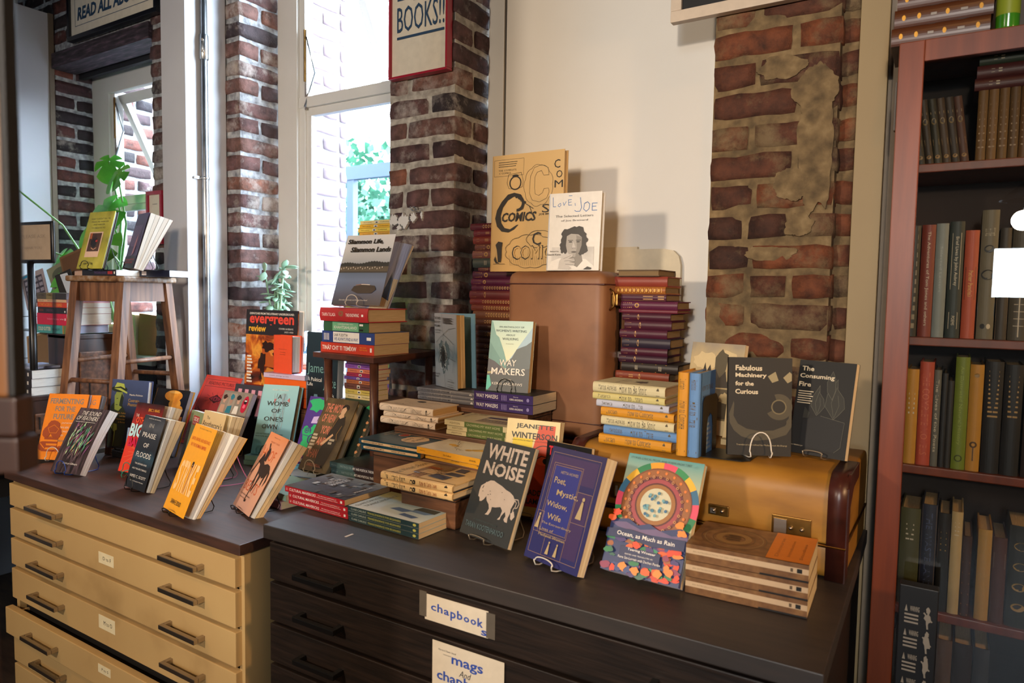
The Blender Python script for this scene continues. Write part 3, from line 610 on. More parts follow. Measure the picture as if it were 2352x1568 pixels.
def panel_box(loc, s, label, rz=0):
    r = empty('wooden_box', loc, label, 'box', 'dark panelled boxes', rz); X, Y, H = s
    k = MB(); k.box((0, 0, 0), (X, Y, H), WOODD, .006); k.build('body', r)
    k = MB(); k.box((X-.002, .03, .03), (X+.006, Y-.03, H-.07), WOODH, .004)
    for y in (.32, .68): k.box((X+.002, Y*y-.004, .05), (X+.008, Y*y+.004, H*.55), mat('#0c0705', .9), .001)
    k.build('side_panel', r)
    k = MB(); k.box((-.004, .0, H-.02), (X+.004, Y+.002, H), WOODD, .003); k.build('lid', r)
panel_box((-3.14, 1.41, -.603), (.185, .20, .416), 'tall dark wooden box with a slotted side panel under the stacked paperbacks')
panel_box((-3.20, 1.262, -.603), (.205, .135, .182), 'low dark wooden box carrying three identical black paperbacks')
# low table between the two cabinets (four turned legs)
r = empty('side_table', (-1.63, 1.72, -.605), 'small dark walnut table raised on round legs, carrying four thick books', 'table')
k = MB(); f3 = lambda x, y, z: Vector((x+1.63, y-1.72, z+.605)); k.prism([(-1.760, 1.576), (-1.463, 1.542), (-1.50, 1.885), (-1.80, 1.916)], -.211, -.195, WALNUT, f3); k.prism([(-1.735, 1.592), (-1.472, 1.562), (-1.51, 1.87), (-1.78, 1.90)], -.217, -.211, WALNUT, f3); k.build('tabletop', r)
for x, y in ((-1.718, 1.602), (-1.484, 1.567), (-1.512, 1.862), (-1.772, 1.885)):
    k = MB(); k.tube([f3(x, y, -.212), f3(x, y, -.45), f3(x-.002, y, -.605)], .012, WALNUT, 14, rr=[.0135, .0125, .0095]); k.build('leg', r)
def plain_box(a, b, label, m=None, name='wooden_riser'):
    c = ((a[0]+b[0])/2, (a[1]+b[1])/2, a[2]); k = MB(); m = m or WOODH
    k.box((a[0]-c[0], a[1]-c[1], 0), (b[0]-c[0], b[1]-c[1], b[2]-a[2]), m, .003); k.box((a[0]-c[0]-.001, a[1]-c[1]-.001, (b[2]-a[2])-.014), (b[0]-c[0]+.001, b[1]-c[1]+.001, (b[2]-a[2])-.012), mat('#120a06', .9))
    return tag(k.build(name, None, c), label, 'riser', 'dark wooden risers under the book stacks')
plain_box((-1.13, 1.29, -.549), (-.965, 1.392, -.4705), 'low dark wooden riser under the two cream jacketed hardcovers')
plain_box((-1.325, 1.397, -.549), (-.965, 1.50, -.4265), 'dark wooden riser under the teal paperbacks and the yellow-spined pair')
plain_box((-1.345, 1.503, -.549), (-.972, 1.640, -.3805), 'dark wooden riser under the green-spined paperbacks')
plain_box((-1.40, 1.643, -.549), (-.985, 1.778, -.3295), 'tallest dark wooden riser, under the grey and purple paperbacks')
plain_box((-2.41, 1.70, -.605), (-1.775, 1.87, -.4205), 'long dark riser behind the pale blue book, under the red-covered art book')
plain_box((-1.70, 1.63, -.605), (-1.53, 1.79, -.3475), 'dark block under the stack of coloured slim books below the small table')
# ---------------------------------------------------------------- suitcases
def rbox(mb, a, b, r, m, seg=4):
    """box whose long edges are rounded"""
    k0 = len(mb.bm.verts); mb.box(a, b, m); mb.bm.verts.ensure_lookup_table()
    es = {e for v in mb.bm.verts[k0:] for e in v.link_edges}
    bmesh.ops.bevel(mb.bm, geom=list(es), offset=r, segments=seg, affect='EDGES', profile=.5)
    for f in mb.bm.faces: f.smooth = True
def suit_tall():
    a, b = (-1.158, 1.79, -.414), (-.835, 1.99, .071); c = Vector((-1.0, 1.89, -.414)); A = Vector(a)-c; B = Vector(b)-c
    r = empty('leather_suitcase', c, 'tan leather suitcase standing on end behind the purple paperbacks', 'suitcase')
    k = MB(); rbox(k, A, Vector((B.x, .035, B.z)), .028, TAN); k.build('shell', r)
    k = MB(); rbox(k, Vector((A.x, .038, A.z)), B, .028, TAN); tag(k.build('lid', r))
    k = MB(); rbox(k, (A.x+.006, .030, A.z+.006), (B.x-.006, .043, B.z-.006), .004, mat('#2b1a10', .6), 2); k.build('seam', r)
    k = MB(); k.box((A.x-.0015, A.y-.0015, B.z-.040), (B.x+.0015, .036, B.z-.036), DLEATHER, .001); k.build('stitched_edge', r)
    k = MB(); k.box((A.x-.001, A.y-.001, A.z+.05), (B.x+.001, .036, A.z+.053), DLEATHER, .001); k.build('stitched_edge', r)
    for z in (.405, .245, .06):
        k = MB(); 
        if z > .4: k.tube([(B.x+.001, -.06, z-.03), (B.x+.012, -.06, z-.02), (B.x+.016, -.06, z), (B.x+.012, -.06, z+.02), (B.x+.001, -.06, z+.03)], .003, BRASS, 8); k.box((B.x-.001, -.05, z-.018), (B.x+.02, .02, z+.018), BRASS, .004)
        else: k.box((B.x-.001, .0, z-.01), (B.x+.016, .05, z+.01), CHROME, .003)
        k.build('latch', r)
suit_tall()
k = MB(); rbox(k, (-1.165, 1.805, -.549), (-.775, 1.944, -.4155), .012, MOTTLE); k.box((-1.167, 1.803, -.49), (-.773, 1.946, -.484), mat('#1c110a', .6)); tag(k.build('vanity_case'), 'mottled brown leather case lying flat under the tan suitcase', 'case')
def suit_yellow():
    a, b = (-.765, 1.478, -.549), (-.166, 1.842, -.345); c = Vector((-.465, 1.66, -.549)); A = Vector(a)-c; B = Vector(b)-c; sz = .066
    r = empty('canvas_suitcase', c, 'mustard canvas suitcase with dark leather corners lying flat', 'suitcase')
    def half(z0, z1, rr, name):
        k = MB(); n = 6; prof = []
        # profile in (y, z), rounded along the long edges
        pts = [(A.y, z0)]
        if z0 < .01:
            for i in range(n+1): t = pi+pi/2*i/n; pts.append((A.y+rr+rr*cos(t), z0+rr+rr*sin(t)))
            for i in range(n+1): t = 1.5*pi+pi/2*i/n; pts.append((B.y-rr+rr*cos(t), z0+rr+rr*sin(t)))
            pts = pts[1:]+[(B.y, z1), (A.y, z1)]
        else:
            pts = [(A.y, z0), (B.y, z0)]
            for i in range(n+1): t = pi/2*i/n; pts.append((B.y-rr+rr*cos(t), z1-rr+rr*sin(t)))
            for i in range(n+1): t = pi/2+pi/2*i/n; pts.append((A.y+rr+rr*cos(t), z1-rr+rr*sin(t)))
        k.prism(pts, A.x, B.x, YCANVAS, lambda y, z, x: Vector((x, y, z)))
        for f in k.bm.faces: f.smooth = len(f.verts) == 4
        o = k.build(name, r); m = o.modifiers.new('edge', 'BEVEL'); m.width = .006; m.segments = 3; m.limit_method = 'ANGLE'; m.angle_limit = radians(60); return pts
    half(0, sz, .02, 'base'); pts = half(sz+.003, B.z, .045, 'lid')
    k = MB(); k.tube([(A.x-.001, A.y-.0015, sz+.001), (B.x+.0015, A.y-.0015, sz+.001), (B.x+.0015, B.y, sz+.001), (A.x-.001, B.y, sz+.001)], .0035, BRASS, 8, True); k.build('metal_rim', r)
    # leather end binding following the front edge and the top
    for X0, X1 in ((B.x-.032, B.x+.002), (A.x-.002, A.x+.03)):
        k = MB(); e = .0025; path = [(A.y-e, .0), (A.y-e, B.z-.045)] + [(A.y+.045+(.045+e)*cos(t), B.z-.045+(.045+e)*sin(t)) for t in [pi-pi/2*i/6 for i in range(1, 7)]] + [(-.02, B.z+e)]
        for (y0, z0), (y1, z1) in zip(path, path[1:]):
            k.face([(X0, y0, z0), (X1, y0, z0), (X1, y1, z1), (X0, y1, z1)], DLEATHER, smooth=True)
        bmesh.ops.remove_doubles(k.bm, verts=k.bm.verts, dist=1e-5)
        # the side flap
        sx = X1 if X1 > 0 else X0
        k.prism([(A.y-e, .0), (A.y+.035, .0), (A.y+.035, B.z-.06), (A.y+.08, B.z-.03), (-.02, B.z-.026), (-.02, B.z+e), (A.y+.03, B.z+e), (A.y+.004, B.z-.02)], sx-.0015, sx+.0015, DLEATHER, lambda y, z, x: Vector((x, y, z)))
        o = k.build('leather_corner', r); m = o.modifiers.new('thick', 'SOLIDIFY'); m.thickness = .0015; m.offset = 1
    def latch(x0, x1, z0, z1, studs):
        k = MB(); k.box((x0, A.y-.0045, z0), (x1, A.y+.002, z1), BRASS, .0015); k.box((x0+.004, A.y-.0065, z0+.003), (x0+(x1-x0)*.4, A.y-.003, z1-.006), CHROME, .001)
        for s in studs: k.lathe([(.0001, .006), (.0035, .005), (.004, 0)], CHROME, 10, M=Matrix.Translation((x0+(x1-x0)*s, A.y-.0045, (z0+z1)/2)) @ Matrix.Rotation(P2, 4, 'X'))
        k.build('latch', r)
    latch(B.x-.135, B.x-.060, .070, .114, (.5, .78)); latch(B.x-.265, B.x-.222, .090, .112, (.3, .7)); latch(A.x+.115, A.x+.145, .09, .125, (.5,))
suit_yellow()
# ---------------------------------------------------------------- pictures on the wall
def frame(name, label, loc, W, H, fm, mw, inner, elems, T=.02, group=None, cat='picture', rz=0, bev=.002, coverglass=True):
    r = empty(name, loc, label, cat, group, rz)
    k = MB(); k.box((0, -T, 0), (W, 0, mw), fm, bev); k.box((0, -T, H-mw), (W, 0, H), fm, bev); k.box((0, -T, mw), (mw, 0, H-mw), fm, bev); k.box((W-mw, -T, mw), (W, 0, H-mw), fm, bev); k.build('frame', r)
    k = MB(); k.box((mw, -T*.6, mw), (W-mw, -T*.3, H-mw), inner); w, h = W-2*mw, H-2*mw
    art(k, lambda a, b, L: Vector((mw+a, -T*.6-L*.0003, mw+b)), elems, w, h); k.build('print', r)
    return r
NAVY = mat('#22415f', .6, 0, 0); REDF = mat('#9c1f33', .3, 0, .02); CRM = mat('#d9d0bd', .6)
frame('framed_sign', 'red-framed poster about book duty hung on the brick pier between window and boards', (-1.752, 1.945, .752), .262, .50, REDF, .008, CRM,
      [('t', 'NO', .08, .80, .80, 1.06, mat('#c9304f', .6, 0, 0), {'bold': .03}), ('t', 'DUTY', .08, .595, .90, .775, NAVY, {'bold': .03}), ('r', .10, .535, .37, .552, NAVY), ('r', .66, .535, .95, .552, NAVY), ('r', .40, .515, .63, .582, NAVY), ('t', 'ON', .44, .528, .60, .568, CRM, {'bold': .03}), ('t', 'BOOKS!!', .10, .31, .95, .49, NAVY, {'bold': .0}), ('r', .10, .262, .95, .280, NAVY)], .03)
frame('framed_sign', 'black-framed poster hung above the charred timber lintel', (-3.965, 1.94, 1.265), .80, .55, mat('#15181f', .3), .022, CRM,
      [('r', .055, .09, .955, .096, NAVY), ('r', .052, .09, .056, 1, NAVY), ('t', 'READ ALL ABOUT IT', .09, .14, .97, .27, NAVY, {'bold': .04, 'shear': .15}), ('p', [(.09, .36), (.22, .33), (.30, .42), (.42, .42), (.42, .8), (.09, .8)], mat('#1f5d5c', .6, 0, 0))], .03)
frame('framed_sign', 'black panel in a white frame hung over the top corner of the white boards', (-.715, 1.945, .758), .46, .40, mat('#cbbba8', .5), .030, mat('#16181d', .4), [], .025)
frame('framed_print', 'small red-framed print hung on the brick beside the boxed column', (-3.30, 1.945, .21), .13, .25, REDF, .018, CRM, [('l', [(.3, .2), (.7, .2)], .002, INK), ('l', [(.35, .5), (.6, .55)], .003, INK), ('l', [(.3, .8), (.7, .8)], .002, INK)], .02)
k = MB(); pl = [(-1.0, -.42), (-.735, -.42), (-.735, .10), (-.742, .128), (-.76, .146), (-.79, .152), (-.88, .152), (-.88, .16), (-1.0, .16)]
k.prism(pl, 2.128, 2.144, mat('#ddd0b4', .6), lambda x, z, y: Vector((x, y, z))); tag(k.build('blank_board'), 'plain cream board with a rounded corner leaning on the white boards behind the old books', 'board')
# ================================================================ books
K = C('#161616'); KW = C('#e8e4dc'); GOLD = C('#b8904a', .35); MID = C('#555250')
BLK = C('#17181a', .35); NVY = C('#1f2358', .35); RED = C('#b3262e', .38); ORG = C('#e86a1c', .4); YEL = C('#e6a21a', .4); CRE = C('#dccfb4', .5); GRN = C('#3f5a2c', .4)
T_ = lambda s, a0, b0, a1, b1, m, **o: ('t', s, a0, b0, a1, b1, m, o)
def bar(n, a0, b0, a1, b1, m, seed=1):      # rows of tiny type that cannot be read in the photo
    return [('r', a0, b0+(b1-b0)*i/n, a1-(a1-a0)*.12*((i*seed*7) % 3), b0+(b1-b0)*(i+.55)/n, m) for i in range(n)]
def blob(a, b, ra, rb, m, seed=0, n=22, amp=.18):
    r = random.Random(seed); p = [r.uniform(1-amp, 1+amp) for _ in range(n)]
    return ('p', [(a+ra*p[i]*cos(2*pi*i/n), b+rb*p[i]*sin(2*pi*i/n)) for i in range(n)], m)
# ---- books standing on the cream cabinet
def sb(label, o, yaw, tilt, W, H, T, cover, front=(), stand=None, sl=None, sh=.045, **kw):
    b = book(stand_mw(o, yaw, tilt), W, H, T, cover, front=front, label=label, **kw)
    if stand:
        y = radians(yaw); e = Vector((cos(y), sin(y), 0)); bk = Vector((-sin(y), cos(y), 0))
        p = Vector(o)+e*W*kw.pop('sc', .5)-Vector((0, 0, .0065)); wire_stand(p, yaw, stand, sl, w=min(.08, W*.55), h=sh, tilt=tilt, back=.10, depth=.10)
    return b
OR = C('#f08a1c', .4); BRN = C('#a3461c', .45); GB = C('#8a8078', .5)
jar = [blob(.28, .50, .17, .09, BRN, 3, 12, .1), blob(.15, .42, .11, .09, BRN, 4, 10, .15), blob(.38, .40, .13, .09, BRN, 5, 10, .12), ('p', [(.17, .47), (.30, .51), (.42, .46), (.38, .41), (.22, .41)], BRN), ('l', [(.16, .47), (.30, .52), (.43, .46), (.38, .40), (.22, .40), (.16, .47)], .0014, OR), ('r', .12, .30, .46, .33, BRN), ('r', .10, .10, .46, .29, OR)] + [('r', .10, .12+i*.06, .46, .15+i*.06, BRN) for i in range(3)] + [('e', .10, .20, .10, .07, BRN), ('l', [(.04, .24), (.16, .17)], .003, OR), ('e', .56, .16, .10, .05, BRN), ('l', [(.10, .34), (.48, .34)], .002, BRN)]
sb('orange paperback about fermenting at the end of the cream cabinet, on a white wire stand', (-2.683, 1.155, -.597), 27, 19, .15, .232, .024, OR,
   [T_('FERMENTING', .07, .845, .90, .93, GB, bold=.03), T_('FOR THE', .23, .73, .73, .81, GB, bold=.03), T_('FUTURE', .22, .61, .72, .69, GB, bold=.03), T_('JAPANESE', .46, .54, .80, .563, KW), T_('PICKLES', .34, .475, .66, .50, KW), T_('MICROBES', .40, .415, .78, .438, KW), T_('FOOD', .36, .355, .56, .378, KW), T_('DAN HARRIS', .42, .27, .72, .30, GB)] + jar, WIREW, 'white wire stand holding the orange fermenting paperback', .055, fan=.03, fan0=.004, gap=.010, pg=PB)
book(stand_mw((-2.660, 1.185, -.597), 27, 19), .15, .228, .014, OR, pg=PB, label='second copy leaning behind the orange fermenting paperback', group=None, fan=.02, gap=.01, front=[T_('FERMENTING', .07, .845, .90, .93, GB)])
FE = noisy('feather_print', [(.25, '#1b1718'), (.5, '#3a2f33'), (.62, '#5c4a52'), (.75, '#2a2426')], (30, 2, 3), 4, .35, 6)
rf = random.Random(5); fea = []
for i in range(95):
    a = rf.uniform(.22, .86); b = rf.uniform(.16, .70); c = rf.choice(['#4f8f6a', '#8fc49a', '#b9d8a8', '#8a4f86', '#b277a6', '#5f9f86', '#caa27a', '#7a3040']) if b > .25 else '#6b5a60'
    l = rf.uniform(.08, .20)*(1 if b < .5 else .6); s = rf.uniform(-.02, .12); fea.append(('p', [(a, b), (a+.020+s*.4, b+l*.5), (a+s, b+l), (a-.018+s*.4, b+l*.5)], C(c, .35)))
sb('dark feather-patterned paperback on a blue wire stand at the cabinet corner', (-2.471, 1.107, -.597), 12, 25, .132, .222, .024, FE,
   fea + [T_('THE SOUND', .26, .875, .90, .94, KW, shear=.2), T_('OF FEATHERS', .18, .795, .90, .86, KW, shear=.2), ('r', .2, .765, .86, .770, KW), T_('Kathryn Gillespie', .42, .115, .90, .15, KW)], WIREBL, 'blue wire stand holding the feather-patterned paperback', .05, pg=PW, fan=.012, bend=.022)
book(stand_mw((-2.350, 1.275, -.598), 26, 14), .13, .13, .012, C('#8fa8c4'), pg=PB, label='small pale blue book behind the feather-patterned paperback')
# Feldman cover
CB = uvgrad('cover_blue_grey', [(0, '#141a2c'), (.45, '#1b2236'), (.75, '#3a4668'), (1, '#46547c')], 1, .15)
GR = C('#7f8f45'); GRL = C('#a9b855'); GRD = C('#232c22')
sb('dark blue hardcover with a green-tinted man in a straw hat, standing by the stool leg', (-2.560, 1.332, -.570), 14, 8, .165, .245, .022, CB,
   [('p', [(.02, .02), (.02, .60), (.10, .66), (.30, .66), (.42, .55), (.48, .30), (.40, .02)], GRD), ('p', [(.13, .56), (.10, .76), (.16, .83), (.30, .83), (.36, .74), (.33, .60), (.24, .54)], GR), ('p', [(.25, .62), (.33, .60), (.36, .74), (.30, .80), (.27, .72)], GRD), ('e', .22, .86, .22, .045, GRD), ('p', [(.08, .88), (.14, .955), (.34, .94), (.38, .87), (.25, .90)], GRL), ('p', [(.07, .865), (.22, .845), (.44, .80), (.45, .82), (.25, .875)], GRL), ('l', [(.17, .72), (.20, .725)], .002, GRD), ('l', [(.16, .63), (.21, .63)], .002, GRD), ('p', [(.08, .30), (.14, .36), (.24, .35), (.26, .27), (.16, .24)], GR), ('l', [(.20, .27), (.18, .03)], .004, GR), T_('Martha Feldman', .52, .775, .88, .80, KW), T_('Castrato', .50, .685, .80, .73, GOLD), T_('Phantoms', .50, .625, .82, .67, GOLD), T_('Moreschi, Fellini', .10, .50, .46, .525, GOLD), T_('and the', .30, .46, .46, .483, GOLD), T_('Sacred Vernacular', .06, .415, .46, .44, GOLD), T_('in Rome', .28, .37, .46, .395, GOLD)],
   WIREB, 'black wire stand holding the dark blue hardcover', .02, kind='hb', pg=PW)
BG = uvgrad('cover_red_burst', [(0, '#e8452e'), (.45, '#dc3b2c'), (.70, '#a52a22'), (1, '#2a1412')], 1, .10)
rays = []
for i in range(34):
    a = radians(i*360/34+rf.uniform(-4, 4)); r0 = .10; r1 = rf.uniform(.25, .6); ca, cb = .62, .30
    rays.append(('l', [(ca+r0*cos(a), cb+r0*.6*sin(a)), (max(.02, min(.97, ca+r1*cos(a))), max(.02, min(.50, cb+r1*.6*sin(a))))], .0006, C('#f7a26a')))
sb('red and black big bang paperback behind the floods paperback', (-2.305, 1.235, -.597), 5, 19, .138, .230, .026, BG,
   rays + [T_('ERIC S. HAAG', .52, .885, .92, .925, C('#f3b23c')), T_('THE', .13, .79, .24, .83, KW), T_('OTHER', .18, .70, .66, .79, C('#e8562f'), bold=.03), T_('BIG', .06, .50, .52, .69, C('#bfe6ee'), bold=.04), T_('BANG', .12, .36, .75, .50, C('#cf1a4a'), bold=.04)], WIREG, 'green wire stand holding the red big bang paperback', .045, pg=PG, fan=.045, fan0=.005, gap=.028, inner=PW)
FL = uvgrad('cover_river_grey', [(0, '#1c1d20'), (.3, '#191c20'), (.42, '#2c4452'), (.52, '#1b1e24'), (.72, '#2b2d32'), (.85, '#4a4c52'), (1, '#2a2c30')], 1, .22, 5)
sb('dark paperback in praise of floods on a black wire stand', (-2.112, 1.150, -.597), -4, 17, .122, .220, .026, FL,
   [T_('A BOOK OF RIVERS', .22, .955, .80, .965, KW), T_('IN', .36, .84, .56, .895, C('#a9a69e')), T_('PRAISE', .16, .70, .80, .765, KW), T_('OF', .35, .565, .60, .625, KW), T_('FLOODS', .14, .425, .84, .495, KW), T_('THE UNTAMED RIVER', .20, .325, .78, .347, KW), T_('AND THE LIFE IT BRINGS', .14, .255, .84, .277, KW), T_('JAMES C. SCOTT', .12, .135, .90, .185, KW), T_('AUTHOR OF AGAINST THE GRAIN', .2, .095, .84, .108, KW)], WIREB, 'black wire stand holding the floods paperback', .05, pg=PG, fan=.038, fan0=.006, gap=.016, inner=PW, bend=.004)
AP = uvgrad('cover_parchment', [(0, '#b9955e'), (.6, '#cfae78'), (1, '#dcc18e')], 1, .1)
sb('parchment-coloured apothecary paperback behind the yellow one', (-2.060, 1.328, -.597), -9, 15, .145, .215, .028, AP,
   [T_('The', .18, .88, .32, .925, K), T_("Apothecary's", .04, .74, .92, .86, K), T_('Handbook', .15, .62, .85, .71, K), ('e', .5, .35, .25, .17, C('#8a6a3a'))], WIREB, 'black wire stand holding the apothecary paperback', .05, pg=PG, fan=.034, fan0=.010, gap=.020)
STK = C('#eda51d', .42); STR = C('#c4401c', .45); PCH = C('#f2c583', .45)
sb('bright yellow strike paperback with long letters, nearest the cabinet edge', (-1.818, 1.095, -.597), -12, 22.5, .142, .240, .030, STK,
   [T_('THE UNTOLD STORIES OF TOIL', .24, .955, .80, .968, K), T_('LABOR, UNIONS, AND RESISTANCE', .08, .81, .92, .855, STR, bold=.01), T_('IN THE ROMAN EMPIRE', .14, .745, .84, .785, STR, bold=.01)] +
   [T_(c, x, .225, x+w_, .575, PCH, bold=.03) for c, x, w_ in (('S', .08, .14), ('T', .235, .13), ('R', .38, .14), ('I', .545, .05), ('K', .62, .15), ('E', .79, .12))] +
   [('l', [(.57, .24), (.57, .54)], .0035, C('#b06a28')), ('e', .57, .575, .03, .018, K), ('l', [(.54, .56), (.55, .53)], .003, K), ('l', [(.60, .56), (.59, .53)], .003, K), T_('SARAH E. BOND', .24, .085, .70, .135, K, bold=.01)], WIREB, 'black wire stand holding the bright yellow strike paperback', .02, pg=PT, fan=.060, fan0=.012, gap=.050, inner=PW)
HF = uvgrad('cover_peach', [(0, '#c89a86'), (.5, '#d9a182'), (1, '#e08e5a')], 1, .1)
HK = C('#2a1d18')
horse = [('p', [(.20, .66), (.26, .74), (.32, .70), (.40, .64), (.50, .60), (.64, .63), (.78, .62), (.86, .58), (.84, .52), (.80, .46), (.78, .36), (.74, .37), (.74, .46), (.66, .44), (.60, .46), (.56, .34), (.50, .24), (.47, .25), (.51, .36), (.50, .46), (.44, .48), (.40, .36), (.36, .30), (.34, .31), (.37, .40), (.36, .50), (.30, .58), (.20, .60), (.14, .60)], HK), ('p', [(.36, .64), (.34, .76), (.42, .82), (.50, .76), (.48, .64)], HK), ('p', [(.84, .58), (.92, .54), (.94, .44), (.88, .36), (.88, .46)], HK), ('l', [(.28, .72), (.20, .62), (.12, .50), (.05, .44)], .004, HK), ('l', [(.42, .40), (.44, .26), (.42, .12)], .004, HK), ('l', [(.40, .78), (.30, .86)], .005, HK), ('l', [(.16, .54), (.06, .36)], .002, HK), ('e', .46, .12, .04, .015, HK)]
sb('peach hoof beats paperback with a black horse drawing, at the end of the row', (-1.690, 1.222, -.597), -20, 29.5, .141, .222, .026, HF,
   [T_('TIMOTHY C. W.', .30, .945, .62, .957, HK), T_('WILLIAM T. TAYLOR', .24, .88, .72, .90, C('#a8562e')), T_('HOOF', .12, .66, .80, .80, C('#c9602c')), T_('BEATS', .08, .23, .80, .36, C('#c0603a'))] + horse + [T_('How Horses Shaped', .10, .165, .62, .19, HK), T_('Human History', .14, .125, .52, .148, HK)], WIREB, 'black wire stand holding the peach hoof beats paperback', .02, pg=PT, fan=.032, fan0=.010, gap=.014, inner=PW)
plain_box((-2.55, 1.345, -.6045), (-2.41, 1.445, -.578), 'low black slab under the dark blue hardcover', BLACKMETAL, 'display_base')
# gold-edged toy book
GD = C('#14120f', .25); GLD = C('#c98f2a', .3)
AMB = noisy('amber_plastic_print', [(.3, '#c97a1a'), (.6, '#eea63a'), (.8, '#f7c468')], ns=30, rough=.3)
sb('black art book with an amber carved toy and mustard boards, behind the red paperback', (-2.54, 1.436, -.602), 5, 20.5, .18, .245, .024, GD,
   [('e', .56, .90, .27, .085, AMB), ('e', .66, .78, .18, .085, AMB), ('e', .84, .68, .11, .08, AMB), ('e', .56, .955, .18, .02, C('#f2bd62')), ('r', .30, .52, 1, .60, C('#8a5a22')), ('p', [(.3, .3), (.9, .46), (1, .40), (1, .2), (.6, .05)], C('#3c362e'))], None, topm=GLD, kind='hb', pg=PB, spinem=GLD)
RP = C('#cf4036', .45); RPI = uvgrad('cover_rose_red', [(0, '#8f2c46'), (.4, '#b23c4c'), (.8, '#cf4a4a'), (1, '#d64a3e')], 1, .05); RK = C('#3c1420')
eye = [('p', [(.34, .665), (.42, .70), (.52, .715), (.62, .70), (.70, .665), (.62, .632), (.52, .62), (.42, .632)], RK), ('p', [(.37, .665), (.44, .693), (.52, .703), (.60, .693), (.67, .665), (.60, .640), (.52, .632), (.44, .640)], RPI), ('o', .52, .667, .075, .06, RK), ('e', .52, .667, .025, .017, RK)] + [('l', [(.52+.20*cos(a), .667+.055*sin(a)), (.52+.30*cos(a), .667+.095*sin(a))], .0012, RK) for a in [i*pi/6 for i in range(12)]]
bk = [('l', [(.12, .50), (.16, .34), (.44, .37), (.50, .30), (.56, .37), (.86, .34), (.90, .50)], .004, RK), ('l', [(.14, .54), (.24, .48), (.42, .50), (.50, .36), (.58, .50), (.78, .48), (.88, .54)], .002, RK), ('l', [(.14, .52), (.30, .45), (.46, .46), (.50, .34)], .002, RK), ('l', [(.88, .52), (.72, .45), (.54, .46), (.50, .34)], .002, RK)]
sb('tilted red paperback about reading pictures with an eye and open book', (-2.59, 1.622, -.603), 0, 28, .228, .290, .028, RP,
   [('r', .06, .04, .94, .96, RPI), ('l', [(.08, .06), (.08, .94), (.92, .94), (.92, .06), (.08, .06)], .0014, RK), ('l', [(.08, .84), (.92, .84)], .0014, RK), T_('READING PICTURES', .16, .865, .86, .91, RK)] + eye + bk + [T_('A HISTORY OF', .14, .20, .72, .24, RK), T_('ILLUSTRATION', .14, .13, .80, .17, RK), ('l', [(.08, .27), (.92, .27)], .0014, RK)], None, pg=PB)
ST = C('#3a3a44'); PK = C('#dd9fb4')
sb('charcoal paperback with pink stripes behind the mouth book', (-2.31, 1.635, -.598), 3, 13, .165, .250, .012, ST, [('r', .12+i*.22, .55, .24+i*.22, .93, PK) for i in range(4)] + [('r', .10, .15, .5, .4, PK)], None)
SK = C('#c9a08c'); BG2 = C('#8f857c'); MOU = C('#c2183c')
faces = []
for i in range(4):
    a = .02+i*.245; faces.append(('r', a, .66, a+.235, .97, C(['#9a8f84', '#a59a8d', '#8b8379', '#978c80'][i])))
faces += [blob(.13, .86, .06, .05, SK, 1), blob(.12, .90, .07, .035, C('#3a2420'), 2), ('p', [(.05, .66), (.06, .78), (.20, .78), (.23, .66)], SK), blob(.37, .86, .05, .06, C('#b08a78'), 3), blob(.37, .91, .07, .04, C('#2c7f96'), 4), ('p', [(.28, .66), (.30, .76), (.44, .78), (.47, .66)], C('#2c7f96')), blob(.62, .86, .05, .055, SK, 5), blob(.60, .91, .07, .04, C('#26201f'), 6), ('p', [(.53, .66), (.55, .78), (.68, .78), (.71, .66)], KW), blob(.86, .82, .10, .13, MOU, 7, 20, .06), blob(.86, .86, .06, .04, C('#2a0a10'), 8), ('r', .82, .865, .90, .885, KW), blob(.86, .79, .045, .03, C('#e86a86'), 9)]
sb('paperback with four faces, a red open mouth and pink letters, leaning mid cabinet', (-2.318, 1.538, -.600), 0, 26, .165, .250, .020, BG2,
   faces + [('r', 0, .36, 1, .64, C('#241a1c')), T_('HUMOUR', .06, .51, .62, .62, KW, bold=.02), T_('TH', .66, .40, .92, .52, C('#d8407c'), bold=.03), ('r', 0, 0, 1, .35, C('#857b72'))] + [('r', .02+i*.245, .03, .235+i*.245, .33, C(['#a09488', '#8f8478', '#9c9084', '#8a8075'][i])) for i in range(4)] + [blob(.87, .2, .07, .09, C('#6a4a48'), 3), blob(.40, .2, .07, .09, SK, 4)], WIREW, 'white wire stand behind the yellow strike paperback', .02, topm=BLK, pg=PB)
SG = C('#8a9a72')
sb('small sage green paperback with a red block on its cover, behind the parchment one', (-2.225, 1.395, -.598), -14, 15, .115, .192, .024, SG, [('r', .28, .76, .72, .92, C('#b5272a')), T_('SIDE', .33, .83, .68, .90, KW, bold=.02), T_('NOTES', .33, .775, .68, .815, KW)], None, pg=PW, fan=.036, gap=.012, inner=PW)
